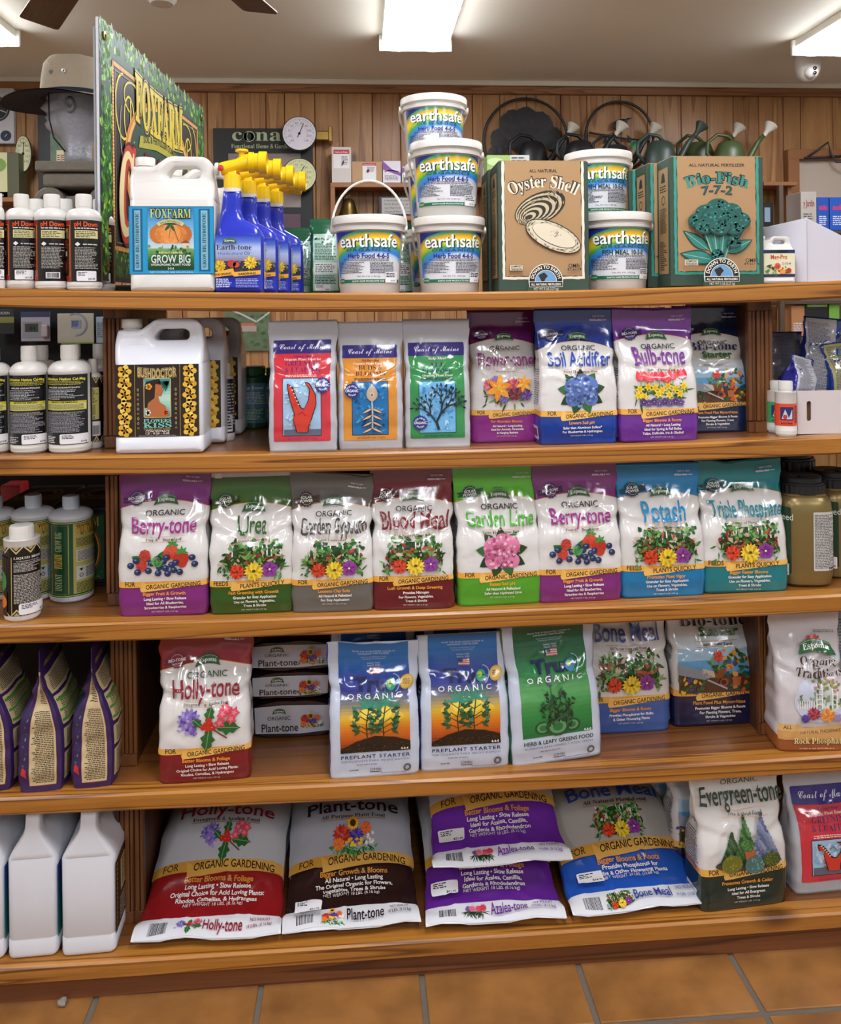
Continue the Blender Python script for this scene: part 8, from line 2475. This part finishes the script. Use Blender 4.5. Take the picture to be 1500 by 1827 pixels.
# picture box and tall dark window frame with stick thermometer
t = thing('boxed_bird_feeder', 'printed box with red and green picture on the wall ledge at the far left', 'box')
o, c, q, h = wbox('box_body', -20, 34, 272, 352, .18, .12, mat('box_dark_green', '#4a4a30', .5), t)
A = Art(); A.rect(0, 0, q * .62, h, '#b8b488'); A.rect(0, 0, q * .62, h * .12, '#1a1c18'); A.up(); A.ell(q * .3, h * .72, q * .3, h * .16, '#6a8a3c', 12); A.rect(q * .05, h * .25, q * .3, h * .38, '#b02c2c'); A.text('conant', q * .3, h * .03, h * .05, '#c8c8b0', w=q * .4)
A.build('printed_front', front_fn(c.x - q / 2, c.y, c.z), matte, t)
t = thing('wall_ledge', 'narrow pine ledge on the back wall holding the far left printed box', 'shelf')
wbox('board', -30, 44, 352, 360, .20, .20, mat('ledge_wood', '#8a5a34', .5), t)
t = thing('window_display', 'tall dark framed outdoor view panel behind the mannequin head', 'frame')
o, c, q, h = wbox('frame', 70, 128, 185, 480, .05, .04, mat('dark_green_frame', '#151a19', .5), t)
wbox('view', 92, 122, 200, 460, .054, .004, mat('leafy_view', '#5c7458', .5, vary=.8, bscale=14), t, 0)
t = thing('stick_thermometer', 'slim cream stick thermometer below the mannequin head', 'thermometer')
o, c, q, h = wbox('stick', 101, 119, 268, 342, .056, .010, mat('cream_stick', '#cdc39c', .5), t)
A = Art(); A.line([(q / 2, h * .12), (q / 2, h * .9)], q * .1, '#b04a3c'); A.small(q * .1, q * .4, h * .1, h * .9, 16, '#4c4430', random.Random(1)); A.small(q * .6, q * .9, h * .1, h * .9, 16, '#4c4430', random.Random(2))
A.build('scale', front_fn(c.x - q / 2, c.y, c.z), matte, t)
# mannequin head with bucket hat on a stone column
HY = 1.0
hc = at(134, 298, HY); ms = mpp(134, HY)
t = thing('mannequin_head', 'silver painted mannequin head in profile under the bucket hat', 'mannequin', hc)
bm = bmesh.new(); rows = []
prof = [(0, -.030, .048, .042), (.03, -.030, .050, .042), (.06, -.034, .050, .042), (.085, -.040, .056, .046), (.105, -.070, .066, .052), (.118, -.084, .072, .056), (.130, -.088, .076, .060), (.140, -.080, .080, .062), (.148, -.087, .082, .064), (.156, -.080, .084, .065), (.166, -.084, .085, .066), (.178, -.100, .087, .068), (.190, -.088, .088, .070), (.205, -.074, .090, .072), (.225, -.080, .091, .073), (.25, -.078, .088, .070), (.28, -.060, .075, .058), (.295, -.03, .045, .035)]
for z, xf, xb, hw in prof:
    row = []
    for i in range(28):
        a = 2 * pi * i / 28; ca, sa = cos(a), sin(a)
        x = (-xf if ca < 0 else xb) * ca
        wv = hw * sa * (1 - .0 * ca)
        if ca < 0:
            wv *= (1 - .55 * max(0, -ca - .6))
        row.append(bm.verts.new((x, wv, z)))
    rows.append(row)
for a, b in zip(rows, rows[1:]):
    for i in range(28):
        bm.faces.new((a[i], a[(i + 1) % 28], b[(i + 1) % 28], b[i]))
bm.faces.new(list(reversed(rows[0]))); bm.faces.new(rows[-1])
silver = mat('silver_paint', '#a4a6ac', .42, .35, bump=.4, bscale=120)
bobj('head', bm, silver, t, smooth=True)
for e in (-1, 1):
    bobj('ear', lathe_bm([(0, -.004), (.012, -.003), (.016, .004), (.010, .008), (.006, .004), (0, .003)], 16, sy=1.6), silver, t, (.01, e * .068, .175), smooth=True).rotation_euler = (-e * pi / 2, 0, 0)
for e in (-1, 1):
    bobj('eye', lathe_bm([(0, .006), (.006, .004), (.009, 0), (0, -.002)], 12, sx=1.5), silver, t, (-.066, e * .028, .208), smooth=True).rotation_euler = (0, -1.3, e * -.3)
t = thing('bucket_hat', 'beige bucket hat with navy brim lining on the mannequin head', 'hat', hc + Vector((.004, 0, .175)))
beige = mat('beige_cotton', '#a89a84', .85, bump=.5, bscale=90, vary=.06)
bm = lathe_bm([(.103, .03), (.101, .06), (.098, .10), (.092, .135), (.078, .152), (.04, .160), (0, .161)], 44, cap=False, sy=.88)
for v in bm.verts:
    v.co.z += .004 * noise.noise(v.co * 22); v.co.x *= 1 + .03 * noise.noise(v.co * 14)
bobj('crown', bm, beige, t, smooth=True)
def brim(dz, m, name):
    bm = lathe_bm([(.100, .034 + dz), (.125, .030 + dz), (.160, .024 + dz), (.195, .018 + dz), (.213, .014 + dz)], 56, cap=False, sy=.86)
    for v in bm.verts:
        a = math.atan2(v.co.y, v.co.x); r = math.hypot(v.co.x, v.co.y)
        v.co.z += (r - .1) * (-.06 * cos(2 * a) + .10 * sin(3 * a + 1) - .25 * cos(a) * (v.co.x > 0)) * .4
    bobj(name, bm, m, t, smooth=True)
brim(0, beige, 'brim'); brim(-.0035, mat('navy_lining', '#181e30', .8), 'brim_lining')
bobj('cord', tube_bm([(-.05, -.088, .030), (-.048, -.088, -.05), (-.042, -.070, -.10), (-.02, -.04, -.135)], .0022, 6), mat('navy_lining', '#181e30', .8), t, smooth=True)
bm = lathe_bm([(.1035, .036), (.105, .046), (.1025, .048)], 44, cap=False, sy=.88); bobj('hat_band', bm, mat('navy_lining', '#181e30', .8), t, smooth=True)
for i, a in enumerate((-2.05, -1.62)):
    e_ = lathe_bm([(.003, 0), (.0065, 0), (.0065, .0015), (.003, .002)], 14, cap=False)
    bobj('eyelet', e_, steel, t, (.1 * cos(a), .088 * sin(a) - .001, .095), smooth=30).rotation_euler = (pi / 2, 0, a + pi / 2)
stone = mat('cast_stone', '#7c766a', .9, bump=.8, bscale=60, vary=.2)
t = thing('stone_column', 'grey cast stone column with scrolled capital carrying the mannequin head', 'column', (hc.x + .03, hc.y, 0))
zt = hc.z
bobj('shaft', lathe_bm([(.11, 0), (.11, .06), (.075, .09), (.07, zt - .15), (.08, zt - .14), (.08, zt - .10)], 32), stone, t, smooth=40)
bobj('abacus', box_bm(.22, .22, .030, .004, 1, c=(0, 0, zt - .0305)), stone, t)
bobj('echinus', box_bm(.19, .19, .045, .012, 3, c=(0, 0, zt - .076)), stone, t, smooth=40)
for e in (-1, 1):
    bm = lathe_bm([(0, -.09), (.040, -.09), (.044, -.085), (.044, .085), (.040, .09), (.026, .09), (.024, .082), (.012, .082), (.010, .092), (0, .092)], 24)
    bobj('volute', bm, stone, t, (e * .078, 0, zt - .118), smooth=35).rotation_euler = (pi / 2, 0, 0)
# shelf with small boxes, bell and plaque
t = thing('wall_shelf', 'small pine wall shelf unit behind the buckets', 'shelf')
lw = mat('ledge_wood', '#8a5a34', .5)
for nm_, (l, r, a, b) in {'board': (590, 870, 326, 334), 'lower_board': (590, 870, 385, 393)}.items():
    wbox(nm_, l, r, a, b, .18, .18, lw, t)
for l in (590, 862):
    wbox('side_panel', l, l + 8, 326, 400, .178, .176, lw, t)
for l, r, a, sd, base, lab in ((592, 627, 262, 1, '#c0b8b0', 'tall white printed box at the left end of the wall shelf'), (628, 682, 288, 2, '#a8845c', 'brown box with a white and red label on the wall shelf'), (683, 715, 287, 3, '#d0ccd4', 'white and purple box on the wall shelf'), (717, 742, 297, 4, '#c8c8c8', 'small white box at the right of the purple one'), (862, 885, 281, 5, '#c8ccc0', 'white carton edge between oyster carton and bucket stack')):
    t = thing('gift_box', lab, 'box', (0, 0, 0), 0, 'small boxes on the wall shelf')
    o, c, q, h = wbox('box_body', l, r, a, 326, .14, .10, mat('giftbox%d' % sd, base, .55), t)
    A = Art(); rnd = random.Random(sd)
    if sd in (1, 2):
        x0, x1 = (.1 * q, .9 * q) if sd == 1 else (.35 * q, .8 * q)
        A.rect(x0, h * (.4 if sd == 1 else .1), x1, h * .92, '#d8d4d4'); A.up(); A.rect(x0, h * .80, x1, h * .92, '#a8303c'); A.up(); A.text('Home & Patio', (x0 + x1) / 2, h * .83, h * .05, '#e8e0e0', w=(x1 - x0) * .8); A.leaf(q * .5, h * .45, h * .22, q * .05, 1.2, '#6a4a3c', 3); A.small(q * .5, x1 * .95, h * .5, h * .75, 6, '#6c6868', rnd)
    else:
        A.poly([(0, h * .6), (q, h * .3), (q, h * .45), (q * .5, h * .62), (0, h)], '#7c4c98'); A.small(q * .1, q * .9, h * .1, h * .35, 4, '#6c6868', rnd); A.line([(q * .1, h * .5), (q * .4, h * .58), (q * .9, h * .5)], .006, '#b85c4c')
    A.build('printed_front', front_fn(c.x - q / 2, c.y, c.z), matte, t)
c = wp(622, 385, .10)
bellm = mat('aged_brass', '#6e5a30', .35, .9)
t = thing('brass_bell', 'brass hand bell on the lower board of the wall shelf', 'bell', c)
bobj('bell_body', lathe_bm([(.058, 0), (.056, .006), (.048, .02), (.038, .06), (.030, .085), (.014, .096), (0, .098)], 32), bellm, t, smooth=40)
bobj('loop', tube_bm(arc(0, .105, .010, 0, 350, 14), .0025, 8), brass, t, smooth=True)
t = thing('word_plaque', 'grey plaque of printed words framed in black on the wall shelf', 'sign')
o, c, q, h = wbox('frame', 676, 748, 350, 385, .12, .012, mat('dotted_frame', '#2c2c2e', .6), t)
A = Art(); A.rect(q * .07, h * .1, q * .93, h * .92, '#9a9894'); A.up()
for i, s_ in enumerate(('I wonder if clouds', 'look down on us and', "say 'Hey look that one's", "shaped like an idiot'")):
    A.text(s_, q * .5, h * (.74 - i * .19), h * .10, '#2c2c2c', w=q * .72, res=2)
A.build('lettering', front_fn(c.x - q / 2, c.y, c.z), matte, t)
# black metal wall art
def ring_art(cx, cy, rp, label, sd):
    c = wp(cx, cy, .03); R_ = rp * WS
    t = thing('metal_wall_art', label, 'wall art', c)
    o = bobj('ring', tube_bm([(R_ * cos(2 * pi * i / 48), 0, R_ * sin(2 * pi * i / 48)) for i in range(49)], .008, 8), black, t, smooth=True)
    rnd = random.Random(sd)
    bm = bmesh.new()
    if sd == 1:
        for x, z, r in ((-.14, .02, .085), (-.08, .10, .085), (.0, .13, .09), (.09, .10, .09), (.15, .02, .08), (.04, .04, .09), (-.05, .02, .09), (-.17, -.06, .05), (.19, -.03, .05)):
            for q in range(7):
                a = rnd.uniform(0, 6.28); d_ = rnd.uniform(0, .035)
                b = lathe_bm([(0, -.003), (r * .55, -.002), (r * .6, .002), (0, .004)], 9); join(bm, b, Matrix.Translation((x + d_ * cos(a), 0, z + d_ * sin(a))) @ Matrix.Rotation(pi / 2, 4, 'X') @ Matrix.Rotation(a, 4, 'Z'))
        crown = bobj('crown', bm, black, t)
        bobj('trunk', tube_bm([(.02, 0, -.22), (0, 0, -.12), (-.02, 0, -.02), (.0, 0, .06)], [.05, .022, .018, .01], 8, flat=.2), black, t, smooth=True)
        bobj('horizon_bar', box_bm(R_ * 1.96, .006, .018, c=(0, 0, -.17)), black, t)
    else:
        bobj('branch', tube_bm([(-R_ * .9, 0, .02), (0, 0, -.01), (R_ * .9, 0, -.03)], .006, 6), black, t, smooth=True)
        bobj('bird', lathe_bm([(0, -.05), (.02, -.03), (.028, 0), (.018, .035), (0, .06)], 12, sy=.3), black, t, (.0, 0, .07), smooth=True).rotation_euler = (0, 1.1, 0)
        bobj('beak', lathe_bm([(.006, 0), (.001, .03)], 8), black, t, (.045, 0, .10)).rotation_euler = (0, 1.4, 0)
        for i in range(3):
            bobj('leaf', lathe_bm([(0, -.035), (.014, 0), (0, .035)], 8, sy=.3), black, t, (-.08 + i * .07, 0, -.02 + .04 * (i % 2))).rotation_euler = (0, .6 + i, 0)
ring_art(938, 252, 76, 'round black metal wall art of a spreading tree', 1)
ring_art(1105, 243, 62, 'smaller round black metal wall art with a bird on a branch', 2)
# watering cans on a high ledge
t = thing('can_ledge', 'long pine ledge on the back wall holding the watering cans', 'shelf')
wbox('board', 940, 1360, 309, 318, .32, .30, lw, t)
whp = mat('cream_rose', '#c8c2b4', .45)
def can(cx, col, label, rose=True, k=1.0, lean=1, yb=309, dy=.17, tall=1.0):
    c = wp(cx, yb, dy); 
    t = thing('watering_can', label, 'watering can', c, 0, 'watering cans on the ledge')
    m = mat('can_' + col[1:], col, .4)
    bobj('can_body', lathe_bm([(.075 * k, 0), (.085 * k, .01), (.088 * k, .06), (.080 * k, .12), (.062 * k, .165 * tall), (.045 * k, .175 * tall), (.040 * k, .17 * tall), (0, .15)], 28, sy=.8), m, t, smooth=40)
    bobj('spout', tube_bm([(.06 * k, 0, .03), (.11 * k, 0, .08), (.16 * k, 0, .17), (.20 * k, 0, .215)], [.024, .019, .014, .011], 12), m, t, smooth=True)
    bobj('handle', tube_bm([(.03 * k, 0, .165 * tall), (-.01, 0, .205), (-.07 * k, 0, .215), (-.125 * k, 0, .17), (-.13 * k, 0, .11), (-.085 * k, 0, .05)], .010, 10), m, t, smooth=True)
    b = lathe_bm([(.012, 0), (.014, .03), (.034, .065), (.038, .072), (.036, .078), (0, .084)], 24)
    bobj('rose', b, whp if rose else m, t, (.197 * k, 0, .208), smooth=30).rotation_euler = (0, .62, 0)
    return t
can(950, '#16171a', 'black watering can with white rose, leftmost on the ledge', dy=.11)
can(1035, '#191b1e', 'black watering can with white rose behind the fish meal buckets', dy=.25)
cg = can(1098, '#2c3236', 'dark grey watering can with a round green hang tag', tall=.9, dy=.11)
bobj('hang_tag', lathe_bm([(0, 0), (.026, 0), (.026, .002), (0, .002)], 20), mat('tag_green', '#2c7a4c', .5), cg, (.085, -.085, .145)).rotation_euler = (pi / 2, 0, 0)
can(1178, '#34453c', 'slate watering can with a matching dark rose', rose=False, dy=.25)
can(1248, '#3c4a2a', 'left olive green watering can with white rose', dy=.11)
can(1302, '#42502c', 'right olive green watering can with white rose, last on the ledge', dy=.25)
# right end: doorway opening, bracket, corner shelf
t = thing('pine_corner_shelf', 'pine corner shelf with angled side on the right of the back wall', 'shelf')
wbox('board', 1362, 1422, 324, 331, .20, .20, lw, t); wbox('lower_board', 1362, 1422, 404, 411, .18, .18, lw, t); wbox('side_panel', 1406, 1412, 331, 404, .16, .16, lw, t, 0)
t = thing('photo_frame', 'small black framed photo on the corner shelf', 'picture frame')
o, c, q, h = wbox('frame', 1362, 1380, 362, 404, .10, .012, black, t); wbox('photo', 1364, 1374, 370, 396, .103, .003, mat('photo_blue', '#8ca0b4', .4), t, 0)
t = struct(bobj('door_1', box_bm(.01, .01, .01), mat('pale_inner', '#b8a898', .8), None, wp(1480, 420, .0)))
def dpart(nm_, l, r, a, b, dy, dep, m):
    o, c, q, h = wbox(nm_, l, r, a, b, dy, dep, m, None)
    o.parent = t; o.location = -t.location
dpart('opening', 1430, 1620, 285, 640, .012, .01, mat('pale_inner', '#b8a898', .8))
dpart('door_frame', 1410, 1430, 266, 640, .05, .05, lw); dpart('door_head', 1408, 1640, 266, 284, .052, .052, lw)
t = thing('plant_bracket', 'black iron scroll bracket on the door frame at the right', 'bracket', wp(1470, 282, .06))
bobj('bracket_arm', tube_bm([(-.11, 0, 0), (.02, -.01, .09), (.03, -.02, .02), (.05, -.04, -.03), (.13, -.10, -.04)], .006, 8), black, t, smooth=True)
bobj('bracket_bar', tube_bm([(-.12, 0, 0), (.10, 0, .01), (.13, 0, .03)], .007, 8), black, t, smooth=True)
t = thing('stock_rack', 'brown metal stock rack in the far right corner', 'rack')
for a in (411, 470, 536, 600):
    wbox('rack_shelf', 1400, 1640, a, a + 6, .38, .30, mat('rack_brown', '#4a3a2c', .6), t)
for l in (1396, 1632):
    wbox('upright', l, l + 8, 330, 900, .40, .03, mat('rack_brown', '#4a3a2c', .6), t)
def stock(l, r, a, b, col, label, word=None, wc='#d02c3c', cat='box', dy=.36):
    t = thing('stock_box', label, cat, (0, 0, 0), 0, 'boxes on the far rack')
    o, c, q, h = wbox('box_body', l, r, a, b, dy, .16, mat('stock' + col[1:], col, .45), t)
    A = Art(); rnd = random.Random(int(l))
    if word:
        A.text(word, q * .5, h * .62, h * .17, wc, w=q * .7, font='bold')
    A.small(q * .15, q * .85, h * .15, h * .45, 5, '#c8ccd8' if sum(rgb(col)) < 1 else '#4a4a4a', rnd); A.build('printed_front', front_fn(c.x - q / 2, c.y, c.z), matte, t)
stock(1429, 1457, 342, 411, '#a8a098', 'pale box with dark red header on the far rack', 'y Jardin', '#7a2c34')
stock(1458, 1479, 352, 411, '#1c4aa0', 'left blue box with red lettering on the far rack', 'solo'); stock(1481, 1512, 352, 411, '#2050ac', 'right blue box with red lettering on the far rack', 'solo')
for i, (l, r, a, b, c_, lab) in enumerate(((1412, 1436, 545, 600, '#a8744a', 'tan box on the far rack below the top shelf line'), (1437, 1478, 548, 600, '#17181a', 'black box with white lettering on the far rack'), (1480, 1498, 540, 600, '#6ca03c', 'bright green and white box on the far rack'), (1440, 1476, 538, 548, '#7cb048', 'thin green box lying on the black box'))):
    stock(l, r, a, b, c_, lab)
# under the top shelf on the left: hanging packs
t = thing('pack_rack', 'dark pegboard rack behind the supplement bottles', 'rack')
c = at(60, 700, .80)
bobj('pegboard', box_bm(.60, .02, .62, .002, 1, c=(c.x + .0, .80, .78)), mat('pegboard_dark', '#15181c', .8), t)
for e in (-1, 1):
    bobj('rack_leg', box_bm(.03, .03, .80, c=(c.x + e * .28, .80, 0)), black, t)
for l, r, a, b, kind, lab in ((-15, 26, 552, 596, 0, 'black blister pack with a yellow stripe hanging on the rack'), (38, 90, 556, 609, 1, 'blister pack holding a small digital display thermometer'), (103, 168, 559, 612, 2, 'cream blister pack holding a clear round dial'), (172, 190, 565, 612, 3, 'pale blue pack next to the left post')):
    c = at((l + r) / 2, b, .75); q = (r - l) * mpp((l + r) / 2, .75); h = at((l + r) / 2, a, .75).z - c.z
    t = thing('hanging_pack', lab, 'pack', c, 0, 'packs hanging on the dark rack')
    bobj('card', box_bm(q, .003, h, .0008, 1), mat('pack%d' % kind, ('#1c1c22', '#a8a4b0', '#b8b4a4', '#a0b4c0')[kind], .5), t)
    bobj('peg_hook', tube_bm([(0, .0, h - .004), (0, .042, h - .004)], .002, 6), steel, t)
    A = Art(); rnd = random.Random(kind)
    if kind == 1:
        A.rect(-q / 2, h * .82, q / 2, h, '#2c3454'); A.rect(-q * .45, h * .12, q * .2, h * .66, '#8c9096'); A.up(); A.rect(-q * .36, h * .32, q * .1, h * .60, '#3a4038'); A.up(); A.text('84', -q * .1, h * .38, h * .14, '#14160f', font='bold')
        bobj('display_unit', box_bm(q * .22, .010, h * .42, .003, 2, c=(q * .34, -.006, h * .14)), mat('probe_white', '#b8aab0', .4), t)
    elif kind == 2:
        A.ring(0, h * .62, q * .28, q * .33, '#8c8c9c', 24, -90, 120); A.rect(-q * .12, h * .50, q * .15, h * .78, '#8c98c0'); A.line([(-q * .4, 0), (q * .5, 0)], .004, '#8ca048'); A.small(-q * .1, q * .1, h * .55, h * .75, 4, '#4a5080', rnd)
    elif kind == 0:
        A.rect(-q / 2, h * .45, q / 2, h * .7, '#7c7c3c'); A.text('GARDEN', 0, h * .8, h * .1, '#b8b8c0', w=q * .6)
    else:
        A.small(-q * .4, q * .4, h * .2, h * .8, 8, '#5c6c7c', rnd)
    A.build('printed_card', flat_fn((0, -.0018, 0), (1, 0, 0), (0, 0, 1), (0, -1, 0)), matte, t)
# aerial photo print on the wall, seen under the top shelf
t = thing('aerial_photo_print', 'unframed aerial photo print of trees and houses on the wall under the top shelf line', 'picture')
o, c, q, h = wbox('print_sheet', 402, 482, 540, 626, .012, .006, mat('leafy_print', '#5c6c4c', .5, vary=.7, bscale=22), t, 0)
A = Art(); rnd = random.Random(5)
for i in range(40):
    A.ell(rnd.uniform(0.02, q - .02), rnd.uniform(.02, h - .02), .014, .010, rnd.choice(['#3c5634', '#50683c', '#2f4a2c']), 8); A.up() if i % 8 == 7 else None
A.up(); A.line([(0, h * .9), (q * .4, h * .75), (q * .7, h * .6), (q, h * .8)], .010, '#b0a8a0'); A.rect(q * .35, h * .4, q * .7, h * .52, '#9c8c84'); A.up(); A.rect(q * .36, h * .52, q * .66, h * .58, '#a85c44')
A.build('photo', front_fn(c.x - q / 2, c.y, c.z), matte, t, clip=(0, 0, q, h))
# ---------------------------------------------------------------- on the ceiling
c = at(1441, 98, 1.9)
cz = CEIL_Z
c = on_z(1441, 146, cz - .155)
t = thing('security_camera', 'white dome security camera on the ceiling beside the right-hand lamp', 'camera', (c.x, c.y, cz)); t.scale = (1.35,) * 3
bobj('mount', lathe_bm([(0, -.012), (.05, -.012), (.052, 0), (0, 0)], 28), lidm, t, smooth=30)
bobj('housing', lathe_bm([(0, -.115), (.018, -.112), (.036, -.095), (.045, -.07), (.046, -.04), (.042, -.012), (0, -.012)], 28), lidm, t, smooth=40)
bobj('eyeball', lathe_bm([(0, -.028), (.014, -.026), (.026, -.012), (.028, 0), (.026, .012), (0, .024)], 24), lidm, t, (-.002, -.026, -.082), smooth=True).rotation_euler = (-.6, 0, 0)
for dz, r in ((-.078, .0075), (-.096, .0065)):
    bobj('lens', lathe_bm([(0, 0), (r, 0), (r * .8, .003), (0, .004)], 16), mat('lens_black', '#0a0a0c', .1), t, (-.002, -.0545, dz), smooth=30).rotation_euler = (pi / 2, 0, 0)
c = on_z(289, 0, cz - .02)
t = thing('smoke_detector', 'round white smoke detector at the top edge of the ceiling', 'smoke detector', (c.x, c.y, cz))
bobj('detector_body', lathe_bm([(0, -.04), (.045, -.038), (.06, -.02), (.062, 0), (0, 0)], 32), lidm, t, smooth=30)
fz = CEIL_Z - .26
hub = on_z(225, -190, fz)
t = thing('ceiling_fan', 'brown ceiling fan with two blade tips showing at the top of the picture', 'ceiling fan', (hub.x, hub.y, fz))
fanm = mat('fan_bronze', '#4a3424', .4, .5)
bobj('motor', lathe_bm([(0, -.06), (.06, -.055), (.10, -.03), (.105, .02), (.08, .05), (.02, .06), (.02, .20), (.05, .21), (.06, .259), (0, .259)], 32), fanm, t, smooth=35)
bl = [on_z(70, 40, fz), on_z(462, 18, fz)]
a0 = math.atan2(bl[0].y - hub.y, bl[0].x - hub.x); a1 = math.atan2(bl[1].y - hub.y, bl[1].x - hub.x)
r0, r1 = (bl[0] - hub).length + .01, (bl[1] - hub).length + .02
print('fan', hub, a0, a1, r0, r1)
blm = wood('fan_blade', '#5e3c26', '#54341f', '#3c2414', 1.0, .45, .1, 'x', 6)
for a, r in ((a0, r0), (a1, r1), (a0 + pi + .1, r0), (a1 + pi - .2, r1)):
    rr = max(r, .5)
    P = rounded([(.16, -.05), (rr, -.068), (rr, .068), (.16, .05)], .02, 3)
    bm = prism_bm(P, .007, bevel=.002)
    bmesh.ops.transform(bm, matrix=Matrix.Rotation(-pi / 2, 4, 'X') @ Matrix.Rotation(0.0, 4, 'X'), verts=bm.verts)
    o = bobj('fan_blade', bm, blm, t, smooth=40); o.rotation_euler = (.18, 0, a)
    b = box_bm(.12, .03, .006, .002, 1, c=(.13, 0, -.004)); o2 = bobj('blade_iron', b, fanm, t); o2.rotation_euler = (.18, 0, a)

c = on_z(112, 1793, 0)
t = thing('paper_scrap', 'tiny crumpled clear scrap lying on the tiled floor at the lower left', 'litter', c)
bm = bmesh.new(); bmesh.ops.create_icosphere(bm, subdivisions=2, radius=.009)
for v in bm.verts:
    v.co *= 1 + .6 * noise.noise(v.co * 200); v.co.z = v.co.z * .7 + .006; v.co.z = max(0, v.co.z)
bobj('scrap', bm, mat('clear_scrap', '#a8a49c', .15, trans=.4), t)
